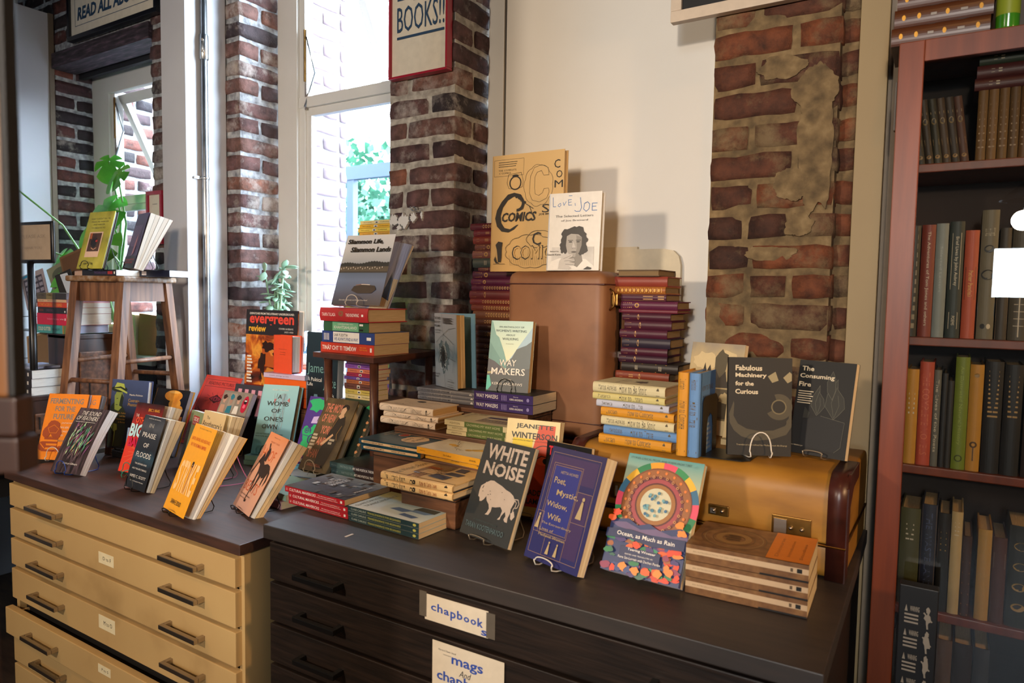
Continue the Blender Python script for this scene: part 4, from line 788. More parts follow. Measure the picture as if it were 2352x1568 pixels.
# womb
WB = uvgrad('cover_sky_blue', [(0, '#5fa6cc'), (.5, '#84bccb'), (1, '#93c8cf')], 1, .08); WR = C('#b07a80'); WL = C('#7f8f98')
lines = []
for j in range(12):
    ph = rf.random()*6; lines.append(('l', [(.55+.14*sin(ph+t*1.6)*(1-.3*t)+.05*cos(t*5+j), .88-.62*t) for t in [i/9 for i in range(10)]], .0006, WL if j % 3 else WR))
sb("pale blue hardcover a womb of one's own with thin line figures", (-2.062, 1.563, -.568), 17, 19, .144, .248, .030, WB,
   [('e', .62, .80, .13, .08, C('#86b4c2'))] + lines + [('p', [(.74, .78), (.80, .82), (.82, .75)], C('#b5646a')), ('p', [(.38, .79), (.44, .80), (.40, .73)], C('#b5646a')), T_('TARA MULDER', .28, .915, .74, .935, KW), T_('A', .47, .80, .58, .86, K), T_('WOMB', .20, .695, .80, .76, K), T_('OF', .36, .595, .62, .655, K), T_("ONE'S", .20, .475, .72, .54, K), T_('OWN', .18, .365, .60, .43, K), T_('LOST HISTORIES OF ANCIENT WOMEN', .05, .285, .80, .30, K), T_("FROM ROME AND BEYOND", .05, .25, .6, .265, K)], WIREB, 'black wire stand holding the pale blue hardcover', .045, kind='hb', pg=PT)
for i in range(2): book(lie_mw((-2.075, 1.545+.004*i, -.604+i*.0165), 14, .236, .016), .14, .236, .016, WB, label=['lower', 'upper'][i]+' pale blue copy lying flat beneath the standing pale blue hardcover', group='pale blue copies lying flat')
# monster book
MP = C('#4a2f8c'); MG = C('#22b573'); ML = C('#c9b4e8')
mon = [blob(.35, .88, .30, .10, MG, 1, 16, .3), blob(.75, .92, .12, .06, MG, 2, 12, .3), ('p', [(.30, .70), (.72, .74), (.66, .62), (.26, .60)], ML), blob(.80, .60, .12, .08, ML, 3), blob(.18, .47, .14, .08, MG, 4), blob(.52, .50, .20, .10, MG, 5), blob(.38, .34, .26, .12, MG, 6, 20, .2), blob(.50, .18, .30, .12, MG, 7, 18, .25), ('o', .52, .51, .09, .07, MP), ('o', .52, .51, .045, .03, MP), ('o', .20, .49, .07, .05, MP), ('e', .20, .49, .025, .015, MP), ('o', .42, .37, .13, .10, MP), ('e', .42, .37, .05, .035, MP), ('l', [(.40, .44), (.60, .44), (.68, .48)], .003, MP), ('l', [(.12, .42), (.30, .41)], .002, MP), blob(.15, .22, .09, .07, MG, 8), ('l', [(.5, .72), (.46, .64)], .002, K), ('r', .05, .03, .9, .08, KW)]
sb('purple and green monster-covered book behind the small table leg', (-1.868, 1.580, -.575), 4, 22, .135, .232, .014, MP, mon, None)
# Moys
MO = noisy('brown_painted_print', [(.3, '#2e261a'), (.5, '#5a4a30'), (.7, '#74633f')], ns=14, rough=.38, detail=4); SAL = C('#d98268'); DRS = C('#171413'); SKN = C('#d9b08a')
moys = [('p', [(.55, .72), (.62, .79), (.80, .77), (.86, .66), (.84, .50), (.80, .30), (.70, .05), (.44, .02), (.40, .22), (.46, .42), (.50, .60)], DRS), ('e', .70, .885, .11, .05, C('#15100e')), ('p', [(.61, .87), (.60, .82), (.65, .78), (.73, .80), (.76, .86), (.70, .90)], SKN), ('p', [(.63, .80), (.72, .80), (.76, .76), (.66, .73), (.58, .76)], SKN), ('p', [(.42, .40), (.62, .52), (.66, .50), (.46, .36), (.36, .36)], SKN), ('l', [(.60, .74), (.52, .58)], .0012, GOLD), ('l', [(.80, .64), (.74, .52), (.80, .44)], .0012, GOLD)]
sb('olive-brown hardcover on the moys of new york and shanghai with a woman in black', (-1.682, 1.445, -.54), 0, 31, .135, .238, .030, MO,
   [T_('THE MOYS', .08, .80, .66, .925, SAL, bold=.02), T_('OF NEW', .10, .66, .52, .775, SAL, bold=.02), T_('YORK', .20, .50, .56, .615, SAL, bold=.02), T_('AND', .22, .345, .50, .455, SAL, bold=.02), T_('SHANGHAI', .10, .17, .68, .29, SAL, bold=.02)] + moys + [('r', .04, .46-.045*i, .18+.03*(i % 2), .49-.045*i, C('#b5ab97')) for i in range(5)] + [('r', .60, .42-.045*i, .76-.05*i, .45-.045*i, C('#b5ab97')) for i in range(2)] + [T_('CHARLOTTE BROOKS', .22, .06, .66, .10, SAL)], WIREW, 'cream wire stand holding the olive-brown hardcover', .045, kind='hb', pg=PG)
book(stand_mw((-1.650, 1.49, -.545), 0, 31), .14, .24, .012, C('#1d3a28'), kind='pb', label='black and green floral book tucked behind the olive-brown hardcover', front=[('r', .7, 0, 1, .97, C('#1d2a20')), ('p', [(.7, .9), (.98, 1), (.98, .85)], C('#27a35c'))]+[blob(.93, .1+.1*i, .04, .02, C('#c98a5a'), i) for i in range(8)])
# small flat things between
book(lie_mw((-1.765, 1.30, -.6045), -6, .21, .022), .14, .21, .022, C('#b98a98'), label='dusty pink paperback lying flat under the black wire stand', spine=[T_('THE KNOT', .18, .25, .62, .8, K, bold=.02)], front=[('r', .1, .1, .9, .9, C('#8aa894'))])
book(lie_mw((-1.745, 1.315, -.5820), -8, .20, .018), .13, .20, .018, C('#9fc0aa'), label='pale green paperback lying on top of the dusty pink one')
book(lie_mw((-1.80, 1.475, -.604), 12, .20, .02), .15, .20, .02, C('#dfe6ee'), label='white paperback with blue edges lying behind the peach paperback', front=[('l', [(.2, .3), (.5, .5), (.8, .4)], .001, NVY), ('l', [(.2, .6), (.6, .75)], .001, NVY), ('r', 0, 0, .04, 1, C('#2a5ba8'))])
plain_box((-1.62, 1.46, -.604), (-1.375, 1.575, -.5315), 'dark block under the two grey-green theory paperbacks', BLACKWOOD)
wire_stand(Vector((-1.74, 1.36, -.602)), -5, WIREB, 'empty black wire stand behind the red-spined paperbacks', .09, .03, .10, .06)
wire_stand(Vector((-1.93, 1.30, -.603)), -15, WIREP, 'pink wire stand between the yellow and peach paperbacks', .09, .05, .12, .10)
wire_stand(Vector((-2.13, 1.42, -.603)), 10, WIREW, 'bare white wire stand behind the pink one', .08, .04, .12, .10)
wire_stand(Vector((-2.20, 1.22, -.603)), 40, WIREG, 'bare green wire stand between the floods and yellow paperbacks', .07, .03, .11, .09)
# art book, orange gift book and what they stand on
EV = noisy('fiery_face_print', [(.30, '#1c0f0a'), (.42, '#7a2c10'), (.52, '#c9681c'), (.62, '#eaa23a'), (.75, '#8f3a14')], (9, 9, 9), 1.6, .35, 5, distort=1.2)
EVK = C('#26262b', .35)
sb('large art book evergreen review with a fiery face under a charcoal band', (-2.355, 1.757, -.418), 0, 3, .296, .345, .03, EV,
   [blob(.52, .50, .22, .13, C('#b5561c'), 3, 18, .2), blob(.56, .56, .11, .06, C('#d98a3a'), 4), blob(.44, .60, .10, .06, C('#2a120a'), 6, 16, .4), blob(.72, .52, .14, .10, C('#1f0e0a'), 5, 16, .35), ('e', .56, .575, .035, .012, C('#141010')), ('e', .57, .578, .012, .006, KW), blob(.60, .26, .26, .10, C('#c98432'), 8, 18, .2), blob(.34, .40, .07, .12, C('#2a140c'), 11, 16, .4), ('r', 0, 0, 1, .16, C('#7a1c12')), ('r', 0, .72, 1, 1, EVK), T_('DISPATCHES FROM THE LITERARY UNDERGROUND:', .07, .945, .93, .968, KW, bold=.02), T_('evergreen', .07, .81, .93, .93, C('#e2493a'), bold=.03), T_('review', .06, .755, .40, .825, C('#e9b02c'), bold=.03), T_('COVERS & ESSAYS', .65, .79, .92, .808, KW), T_('1957-1973', .76, .755, .92, .772, KW)] + bar(9, .05, .18, .16, .5, KW), None, kind='hb', pg=PW, topm=C('#f0ece4'))
GO = C('#e8532c', .45)
for i, (t, m, l) in enumerate(((.035, C('#e25a20'), 'lowest'), (.035, C('#e25a20'), 'middle'), (.030, C('#e8641f'), 'upper'))):
    book(lie_mw((-2.155, 1.698, -.419+[0, .0352, .0704][i]), 6, .2, t-.0005), .15, .2, t-.0005, m, label=l+' orange paperback in the pile behind the pale blue hardcover', group='orange paperbacks in a pile', pg=PB)
book(lie_mw((-2.155, 1.694, -.3180+.0002), 4, .205, .017), .15, .205, .017, C('#cbb8d4'), label='lilac paperback lying on top of the orange pile', pg=PB, spine=[T_('Little things press', .15, .35, .62, .65, MID)])
sb('small bright orange-red hardcover standing on the lilac paperback', (-2.135, 1.722, -.3005), -3, 1, .105, .138, .032, GO, [T_('Pauline Harvey', .30, .62, .72, .645, K), T_('Travel tales', .36, .54, .66, .562, K), T_('stories', .34, .485, .66, .505, K)], None, kind='hb', pg=PW, fan=.012, fan0=.010)
# Joyce
JO = uvgrad('cover_dark_teal', [(0, '#14161a'), (.5, '#1c2a32'), (1, '#243640')], 1, .1); TEAL = C('#6f9c98')
sb('dark teal biography with pale teal name, behind the leg of the small table', (-1.968, 1.722, -.4185), 0, 3, .158, .275, .03, JO,
   [T_('James', .05, .44, .66, .60, TEAL), T_('Joyce', .58, .26, .97, .43, TEAL), T_('A Political', .07, .365, .52, .415, KW), T_('Life', .07, .305, .24, .35, KW), ('p', [(.24, .03), (.30, .20), (.40, .20), (.48, .03)], C('#5d7f8c')), T_('Frank', .66, .185, .93, .225, KW), T_('Callanan', .62, .125, .93, .165, KW)], None, pg=PW)
# jade plant, cup, pots on the sill
JADE = noisy('jade_leaf', [(.3, '#5c7f62'), (.6, '#86a58c'), (.8, '#b0c6b4')], ns=12, rough=.35)
def jade():
    r = empty('jade_plant', (-2.49, 2.05, -.398), 'jade plant with drooping thick leaves in a pot on the sill', 'plant'); rnd = random.Random(4)
    k = MB(); k.lathe([(.0, 0), (.040, 0), (.052, .085), (.056, .085), (.056, .10), (.048, .10), (.046, .09), (.0, .088)], C('#9c4a34', .6), 24); k.build('pot', r)
    st = MB(); lv = MB()
    tips = []
    for i in range(9):
        a = rnd.uniform(0, 6.28); q = rnd.uniform(.02, .09); h = rnd.uniform(.36, .53); p = [Vector((.005*cos(a), .005*sin(a), .09)), Vector((-.02+.02*cos(a), .02*sin(a), .25)), Vector((-.03+q*cos(a), q*sin(a)*.5, h))]
        st.tube(p, .005, C('#7c9a78'), 6, rr=[.006, .005, .003]); tips.append(p)
    def leaf(p, d, L, w):
        d = d.normalized(); s = d.cross(Vector((0, 0, 1))); s = s.normalized() if s.length > .1 else Vector((1, 0, 0)); n = s.cross(d); rings = []
        for t, ww in ((0, .15), (.25, .6), (.55, 1), (.82, .8), (1, .1)):
            c = p+d*L*t - Vector((0, 0, L*.25*t*t)); rings.append([lv.bm.verts.new(c+s*w*ww*cos(q)+n*w*.28*ww*sin(q)) for q in [k2*pi/4 for k2 in range(8)]])
        for A, B in zip(rings, rings[1:]):
            for k2 in range(8): f = lv.bm.faces.new((A[k2], A[(k2+1) % 8], B[(k2+1) % 8], B[k2])); f.smooth = True; f.material_index = lv.mi(JADE)
    for p in tips:
        for j in range(9):
            t = rnd.uniform(.55, 1.02); c = p[1].lerp(p[2], (t-.5)*2) if t > .5 else p[1]; leaf(c, Vector((rnd.gauss(0, 1), rnd.gauss(0, .7), rnd.uniform(-.6, .8))), rnd.uniform(.045, .075), rnd.uniform(.013, .019))
    st.build('stems', r); lv.build('foliage', r)
jade()
k = MB(); k.lathe([(.0, 0), (.036, 0), (.048, .07), (.052, .07), (.052, .085), (.044, .085), (.0, .08)], C('#a24a30', .6), 24)
for z in (.02, .045): k.tube([(.044*cos(a)+.0*z, .044*sin(a), z) for a in [i*pi/12 for i in range(24)]], .003, C('#c07a62', .6), 6, True)
tag(k.build('terracotta_pot', None, (-2.36, 2.045, -.398)), 'terracotta pot with a raised pattern on the window sill', 'pot')
k = MB(); k.lathe([(.0, 0), (.03, 0), (.046, .03), (.050, .05), (.046, .05), (.040, .03), (.0, .012)], C('#e3ddd0', .3), 24); tag(k.build('white_bowl', None, (-2.36, 2.045, -.312)), 'white bowl resting in the terracotta pot on the sill', 'bowl')
k = MB(); k.lathe([(.0, 0), (.022, 0), (.026, .005), (.032, .13), (.030, .13), (.024, .01), (.0, .008)], glass('drinking_glass', (.75, .88, 1), 1.5), 24); tag(k.build('drinking_glass', None, (-2.36, 2.045, -.2985)), 'clear bluish drinking glass standing on the white bowl', 'glass')
# ---- rainbow of slim volumes, and the yellow ones in the window
rb = ['#d9c98e', '#c9b458', '#6b4038', '#a8603a', '#6a4a9c', '#a12a4e', '#e07a5c', '#9a5ab0', '#d48ab8', '#b98ac0']; names = ['pale straw', 'mustard', 'dark brown', 'rust brown', 'violet', 'crimson', 'salmon', 'purple', 'pink', 'lilac']
zs = [-.347, -.331, -.315, -.297, -.284, -.273, -.260, -.244, -.228, -.2135]; zs[-1] = -.2175
rnd = random.Random(9); zc = -.3472
ths = [.016, .016, .018, .013, .0105, .0125, .0135, .0155, .0125]
for i, t in enumerate(ths):
    dx = rnd.uniform(-.006, .006); book(lie_mw((-1.690+dx+.004*(i > 4), 1.650, zc), -1, .126, t-.0004), .07, .126, t-.0004, C(rb[i], .5), pg=PG, label=names[i]+'-spined slim book in the coloured stack under the small table', group='coloured slim books under the small table', spine=[T_('Selected stories', .10, .35, .34, .65, K), ('r', .46, .22, .56, .78, KW), ('r', .48, .3, .54, .6, K), T_('The complete essays', .62, .35, .92, .65, K)]); zc += t
zc = -.3985; n = 0
cols = ['#8a3b4a', '#b35a6a', '#6a4a8c', '#4a6aa0', '#3c7a8c', '#4a8c6a', '#7aa04a', '#a8b04a']*4
while zc < .262:
    t = .0185 if zc < .10 else .0145; top = zc > .18
    hx = ['#c8793a', '#e9d9a2', '#d9a03a', '#e8c44a', '#e6b030', '#e9d08a', '#efe0a8'][min(6, int((zc-.18)/.0145))] if top else cols[n % 32]
    dx = rnd.uniform(-.008, .008)
    book(lie_mw((-1.985+dx, 2.010, zc), -2, .18, t-.0004), .11, .18, t-.0004, C(hx, .5), label=(['rust-orange', 'straw-coloured', 'ochre', 'lemon yellow', 'golden yellow', 'pale buff', 'cream'][min(6, int((zc-.18)/.0145))]+' slim booklet near the top of the pile in the window') if top else 'coloured slim booklet low in the tall pile on the window sill', group='slim booklets piled in the window', spine=[T_('Short stories', .10, .35, .34, .65, K), ('r', .44, .22, .54, .78, KW), ('r', .46, .3, .52, .6, K), T_('Collected', .60, .35, .86, .65, K)] if top else ()); zc += t; n += 1
# ---- four thick books on the small table
def lying(label, A, yaw, H, T, W, cover, spine, **kw): return book(lie_mw(A, yaw, H, T), W, H, T, cover, spine=spine, label=label, **kw)
lying('thick red paperback with large white lettering, lowest on the small table', (-1.747, 1.597, -.1945), -2, .242, .0325, .155, C('#bf3a26', .4), [T_('TINÁ7 CHT TI TEMÍXW', .03, .28, .68, .80, KW, bold=.02), T_('WE COME', .74, .62, .86, .74, YEL), T_('FROM THIS LAND', .74, .40, .88, .52, YEL), ('r', .93, .3, .96, .7, KW)], pg=PT)
lying('thick blue and white paperback second from the small tabletop', (-1.741, 1.597, -.1618), -2, .238, .0365, .155, C('#2a3f7c', .4), [('r', .22, .05, .72, .95, KW), T_("LHA YUDIT'IH", .24, .56, .50, .82, K, bold=.01), T_('WE ALWAYS FIND A WAY', .24, .20, .70, .48, C('#2f4f86'), bold=.01)] + [('r', .04+.03*i, .2, .052+.03*i, .8, KW) for i in range(4)] + [('r', .86, .36, .94, .62, KW)], pg=PT)
lying('thick green paperback third from the small tabletop', (-1.733, 1.597, -.1250), -2, .205, .0315, .14, C('#2f5a3c', .4), [('r', .20, .04, .78, .96, C('#6fae84')), T_('CONVERSATIONS WITH', .32, .66, .66, .80, KW), T_('KHAHTSAHLANO', .24, .26, .74, .56, KW), ('r', .80, .62, .88, .82, KW), ('r', .80, .14, .88, .30, K)], pg=PT)
lying('red hardcover with a picture on its spine, topmost of the four on the small table', (-1.740, 1.590, -.0932), -4, .225, .0425, .165, C('#b02a2c', .4), [T_('TANYA TALAGA', .05, .38, .34, .62, KW, bold=.01), ('r', .38, .04, .54, .96, C('#3b2a22')), blob(.46, .6, .05, .22, C('#8a5a3a'), 3), T_('THE KNOWING', .56, .38, .83, .62, KW, bold=.01), ('r', .88, .42, .92, .58, KW)], kind='hb', pg=PT)
# Sliammon
SL = uvgrad('cover_lake_sky', [(0, '#2f3340'), (.15, '#4c566e'), (.35, '#6b7fa0'), (.455, '#5d6f88'), (.50, '#8f9aa6'), (.66, '#b9bcc0'), (.8, '#d2d3d4'), (1, '#e2e2e2')], 1, .03)
trees = ('p', [(0, .54)] + [(i/90, .578+.018*((i*7) % 5)/4+.012*sin(i*.13)+.03*(i/90)) for i in range(91)] + [(1, .54)], C('#2a3034'))
sb('large paperback with a lake photograph standing on the red hardcover', (-1.740, 1.635, -.0415), 3, 19, .204, .243, .016, SL,
   [trees, ('r', 0, .465, 1, .545, C('#5b5348')), ('r', 0, .455, 1, .475, C('#3c3a38'))] + [('r', .03+i*.05, .50+.01*(i % 3), .045+i*.05, .52+.01*(i % 3), C('#cfc8bc')) for i in range(18)] + [('p', [(.36, .20), (.40, .26), (.60, .285), (.82, .27), (.86, .22), (.78, .165), (.50, .16)], C('#2e2a2a')), ('l', [(.44, .275), (.58, .29), (.72, .28)], .003, C('#8c6a5c')), ('l', [(.55, .285), (.72, .282)], .002, KW), T_('Sliammon Life,', .06, .855, .80, .935, K, bold=.03, shear=.15), T_('Sliammon Lands', .16, .745, .98, .82, K, bold=.03, shear=.15), T_('Dorothy Kennedy and Randy Bouchard', .16, .05, .74, .075, KW)], WIREW, 'white wire stand holding the lake photograph paperback', .04, pg=PG, fan=.085, fan0=.020, gap=.085, inner=PB, leaves=2)
sb('lime green book with a tree drawing standing in the window light', (-1.86, 1.80, -.187), 0, 3, .16, .275, .014, C('#8fc24a', .45), [('r', 0, 0, .07, 1, C('#6b5a3c')), T_('Mr. Distinctive', .12, .80, .85, .87, C('#2f7a34')), blob(.3, .25, .18, .12, C('#2f7f6a'), 5)], None)
# ================================================================ stacks on the black-brown cabinet
def ordw(i, n): return ORD[n][i]
CM = uvgrad('cover_bookshop_collage', [(0, '#2d3038'), (.4, '#4a5160'), (.7, '#6f7c8c'), (1, '#9fb0c0')], 0, .35, 9); CR = C('#b01c28', .4)
cmf = [('r', rf.uniform(0, .8), rf.uniform(0, .85), 0, 0, None) for _ in range(0)]
for i in range(26):
    a, b = rf.uniform(0, .88), rf.uniform(0, .92); cmf.append(('r', a, b, min(1, a+rf.uniform(.05, .14)), min(1, b+rf.uniform(.03, .08)), C(rf.choice(['#c9d6e0', '#8fa0b0', '#3a3f4a', '#5c5a58', '#a9b4bc', '#4a3c34']), .35)))
zc = -.549; T3 = (.0152, .0152, .0155)
for i in range(3):
    lying(ordw(i, 3)+' of three red-spined paperbacks about cultural mavericks', (-1.443-(.012 if i == 2 else 0), 1.210-.001*i, zc), -1.8+.6*(i == 2), .220, T3[i]-.0003, .158, CM, [T_('LIU', .02, .3, .045, .7, KW), T_('CULTURAL MAVERICKS', .075, .28, .53, .74, KW, bold=.01), T_('The Business and Politics of', .57, .56, .87, .74, KW), T_('Independent Bookselling in China', .55, .24, .89, .44, KW), ('r', .935, .3, .965, .7, KW)], spinem=CR, group='three red-spined paperbacks',
      front=cmf+[T_('CULTURAL', .42, .60, .78, .68, C('#dfe6ee'), bold=.02), T_('MAVERICKS', .40, .50, .80, .58, C('#dfe6ee'), bold=.02), T_('Zheng Liu', .30, .06, .70, .10, KW, bold=.02)] if i == 2 else (), pg=PG); zc += T3[i]
TCV = uvgrad('cover_pale_wash', [(0, '#d9e0dc'), (.35, '#bcd0d8'), (.62, '#a8bfc4'), (.72, '#9a8f50'), (1, '#7d7a4c')], 0, .25, 3); DGS = C('#1d3a42', .4)
zc = -.549; T3 = (.0122, .0122, .0125)
for i in range(3):
    lying(ordw(i, 3)+' of three dark teal-spined paperbacks at the cabinet front', (-1.219, 1.201-.001*i, zc), -2+.3*i, .225, T3[i]-.0003, .150, TCV, [T_('CLARE CARLISLE', .045, .3, .27, .7, C('#b9c4b8')), T_('TRANSCENDENCE FOR BEGINNERS', .29, .3, .76, .7, C('#b5b45a'), bold=.01), ('e', .945, .5, .022, .26, C('#b5b45a'))], spinem=DGS, group='three dark teal-spined paperbacks',
      front=[('p', [(.45, .05), (.62, .05), (.62, .30), (.45, .34)], C('#3f4740')), ('p', [(.66, 0), (1, 0), (1, .28), (.72, .36), (.66, .2)], C('#35322c')), ('p', [(.26, .38), (.40, .30), (.42, .52), (.30, .58)], C('#5d78a0')), ('p', [(.10, .16), (.20, .12), (.24, .34), (.14, .36)], C('#56709a')), ('p', [(.34, .12), (.44, .06), (.46, .30), (.36, .34)], C('#6a86a8')), T_('CLARE CARLISLE', .06, .90, .62, .945, C('#5c6668')), T_('TRANSCENDENCE', .12, .80, .86, .85, C('#5c6668'))] if i == 2 else (), pg=PG); zc += T3[i]
PSV = uvgrad('cover_dusk', [(0, '#4d3632'), (.35, '#3a2c2a'), (.7, '#3c4440'), (1, '#4f6a68')], 1, .25); PSS = uvgrad('spine_dusk', [(0, '#241a1a'), (.6, '#2c2a2c'), (1, '#4a686a')], 1, .0)
for i in range(2):
    z = -.531+.0178*i
    lying(['lower', 'upper'][i]+' of two dark paperbacks on art and poetical theory', (-1.530-.006*i, 1.438, z), 1.0, .225, .0172, .145, PSV, [('r', 0, 0, .42, 1, C('#47605f', .4)), ('r', .42, 0, 1, 1, C('#33282a', .4)), T_('PESSOA', .03, .36, .12, .66, C('#8fa3a0')), T_('WRITINGS ON', .18, .3, .38, .7, C('#8fa3a0')), T_('ART AND POETICAL THEORY', .40, .3, .78, .7, KW, bold=.01)], group='two dark theory paperbacks', pg=PG)
# writer's room
WRC = C('#d9b882', .45); WK = C('#2a2620'); WRD = C('#6a1f33', .45); WB2 = C('#35455c', .45)
wrf = [T_("The Writer's Room", .08, .80, .92, .90, WK), ('p', [(.86, .60), (.98, .62), (.98, .70), (.90, .72)], WK), ('r', .14, .60, .70, .615, WRD), ('r', .12, .56, .70, .575, WRD), ('r', .10, .52, .66, .535, WRD), ('r', .06, .64, .60, .655, WRD), ('r', .30, .62, .62, .70, C('#8fa3c4')), ('r', .34, .40, .96, .72, C('#8a7054')), ('p', [(.36, .42), (.60, .40), (.62, .62), (.38, .66)], C('#cfae7a')), ('p', [(.18, .22), (.40, .20), (.44, .44), (.24, .46)], WB2), ('p', [(.46, .16), (.62, .14), (.64, .34), (.48, .38)], WB2), ('p', [(.70, .20), (.92, .22), (.92, .34), (.72, .34)], WB2), ('p', [(.62, .52), (.74, .50), (.76, .68), (.64, .68)], C('#8f4a2c'))] + [('l', [(rf.uniform(.2, .5), rf.uniform(.1, .7)), (rf.uniform(.5, .98), rf.uniform(.1, .7))], .0007, WK) for _ in range(14)] + [('l', [(a, rf.uniform(.1, .3)), (a+rf.uniform(-.08, .08), rf.uniform(.35, .7))], .0007, WK) for a in [.2+.05*i for i in range(16)]]
for i in range(2):
    lying(['lower', 'upper'][i]+" of two cream jacketed hardcovers the writer's room", (-1.169, 1.258, -.4700+.0182*i), -1.5, .222, .0180, .145, WRC, [T_("The Writer's Room", .05, .30, .36, .78, WK), ('e', .445, .42, .02, .17, WK), ('e', .485, .5, .02, .14, WK), T_('Katie da Cunha Lewin', .56, .38, .80, .64, C('#a05a30')), ('p', [(.90, .25), (.94, .25), (.94, .6), (.92, .78), (.90, .6)], WK)], rc=.012, kind='hb', group='two cream jacketed hardcovers', front=wrf if i else (), pg=PG, topm=C('#20242c'))
# theory of water
TW = noisy('teal_streaked_print', [(.3, '#0f2430'), (.5, '#1d4656'), (.7, '#2d6474')], (60, 3, 3), 3, .35, 5); TWL = C('#d9b88c', .45)
for i in range(2):
    A = [(-1.358, 1.384, -.4262), (-1.368, 1.386, -.4117)][i]; L = [.205, .222][i]
    lying(['lower', 'upper'][i]+' of two teal streaked paperbacks about water', A, [1.5, -.5][i], L, .0142, .145, TW, [('r', .06, .28, .94, .74, TWL), ('e', .06, .51, .018, .23, TWL), ('e', .94, .51, .018, .23, TWL), T_('LEANNE BETASAMOSAKE SIMPSON', .08, .40, .40, .62, K, bold=.01), T_('THEORY OF WATER', .52, .40, .76, .62, K, bold=.01)], group='two teal streaked paperbacks', pg=PG,
      front=[blob(.52, .38, .26, .17, TWL, 5, 24, .05), T_('theory', .34, .42, .60, .50, WK, shear=.2), T_('of water', .36, .32, .72, .39, WK, shear=.2), ('e', .70, .66, .10, .06, C('#9a3a30')), ('o', .70, .66, .115, .10, C('#c9b8a0')), T_('LEANNE', .62, .80, .92, .83, TWL), T_('BETASAMOSAKE', .50, .86, .95, .89, TWL), T_('SIMPSON', .60, .93, .92, .96, TWL)] if i else ())
EU = uvgrad('cover_cream_wash', [(0, '#d9cdb4'), (1, '#e0d4ba')], 1, .2); EY = C('#d99a20', .45)
eus = [('l', [(rf.uniform(.40, .50)+.25*sin(t*9), .92-.9*t), (rf.uniform(.40, .52)+.25*sin(t*9+.4), .88-.9*t)], .0012, C('#3a3424')) for t in [j/40 for j in range(40)]] + [('e', .42+.1*sin(t*9), .9-.85*t, .06, .05, C('#dca83c')) for t in [.2, .28, .62, .7, .76]]
for i in range(2):
    lying(['lower', 'upper'][i]+' of two yellow-spined cream paperbacks with a scribbled cover', [(-1.150, 1.405, -.4258), (-1.158, 1.380, -.4085)][i], [-6, -5][i], .212, .0168, .142, EU, [T_('Euphoria', .06, .4, .14, .6, WK), T_('Elin Cullhed', .44, .35, .56, .6, WK), T_('AN NOVEL', .84, .35, .94, .6, WK)], spinem=EY, group='two yellow-spined paperbacks', front=eus[::-1] if i else (), pg=PG)
LT = C('#e0cdb6', .5); LK = C('#4a4038')
loop = [('l', [(.1+.8*t, .5+.3*sin(t*14)) for t in [j/30 for j in range(31)]], .0006, LK), ('l', [(.2+.6*t, .75-.5*t+.1*sin(t*20)) for t in [j/30 for j in range(31)]], .0006, LK), ('l', [(.15+.1*sin(t*8), .95-.9*t) for t in [j/20 for j in range(21)]], .0006, LK), ('e', .72, .56, .09, .075, C('#3a3632')), ('e', .22, .66, .018, .012, K)]
for i in range(3):
    lying(ordw(i, 3)+' of three pale cream hardcovers with a wandering thread line', [(-1.416, 1.522, -.3800), (-1.406, 1.524, -.3598), (-1.418, 1.520, -.3433)][i], -.5, [.205, .203, .200][i], [.0200, .0163, .0220][i], .120, LT, [('l', [(.02+.94*t, .45+.28*sin(t*13)*(1-t*.4)) for t in [j/36 for j in range(37)]], .0005, LK), T_('LIGHT AND THREAD', .14, .34, .52, .56, C('#9a8c7c')), T_('HAN KANG', .60, .34, .80, .56, C('#9a8c7c')), ('e', .885, .46, .013, .17, K)], rc=.010, kind='hb', group='three pale cream hardcovers', front=loop if i == 2 else (), pg=PT, topm=LT)
GW = C('#c2b48a', .45); GWG = C('#4a5c2c', .45)
gwf = [('r', .20, .06, .78, .62, C('#8a7a5c')), ('r', .52, .12, .60, .58, C('#d6c79a')), ('r', .62, .3, .76, .6, C('#2c2440'))] + [('l', [(.3, .1+.05*i), (.45+.03*(i % 3), .14+.05*i), (.7, .08+.055*i)], .0009, C('#2c241c')) for i in range(10)] + [T_('Growing', .80, .62, .93, .90, C('#6a5a3c')), T_('My Way Home', .50, .86, .95, .93, C('#6a5a3c'))]
zc = -.3795
for i in range(3):
    t = [.0125, .0138, .0148][i]
    lying(ordw(i, 3)+' of three green and buff spined paperbacks behind the white noise book', [(-1.160, 1.506, 0), (-1.157, 1.505, 0), (-1.162, 1.500, 0)][i][:2]+(zc,), .2, .214, t-.0003, .13, GW, [('r', .31, 0, .88, 1, GWG), T_('ASHTON', .08, .3, .24, .7, C('#7a6f52')), T_('GROWING MY WAY HOME', .34, .28, .84, .72, C('#a8a47c'))], group='three green and buff spined paperbacks', front=gwf if i == 2 else (), pg=PG); zc += t
TR = C('#74757c', .4)
zc = -.3288
for i in range(3):
    t = [.0135, .0112, .0128][i]
    lying(ordw(i, 3)+' of three grey hardcovers about dreams lying on the tallest riser', (-1.418+.004*(i < 2), 1.690, zc), -1.2, .226, t-.0003, .13, TR, [T_('THE THIRD REICH OF DREAMS', .04, .34, .58, .68, C('#222326'), bold=.02), ('l', [(.59, .15), (.585, .5), (.60, .85)], .0008, KW), T_('CHARLOTTE BERADT', .62, .36, .86, .64, C('#8d8e92')), ('p', [(.91, .25), (.95, .25), (.95, .5), (.93, .75), (.91, .5)], KW), ('l', [(.24, .0), (.30, .8)], .0004, KW), ('l', [(.42, .9), (.47, .2)], .0004, KW)], kind='hb', group='three grey hardcovers', pg=PG); zc += t
WP = C('#35245c', .4)
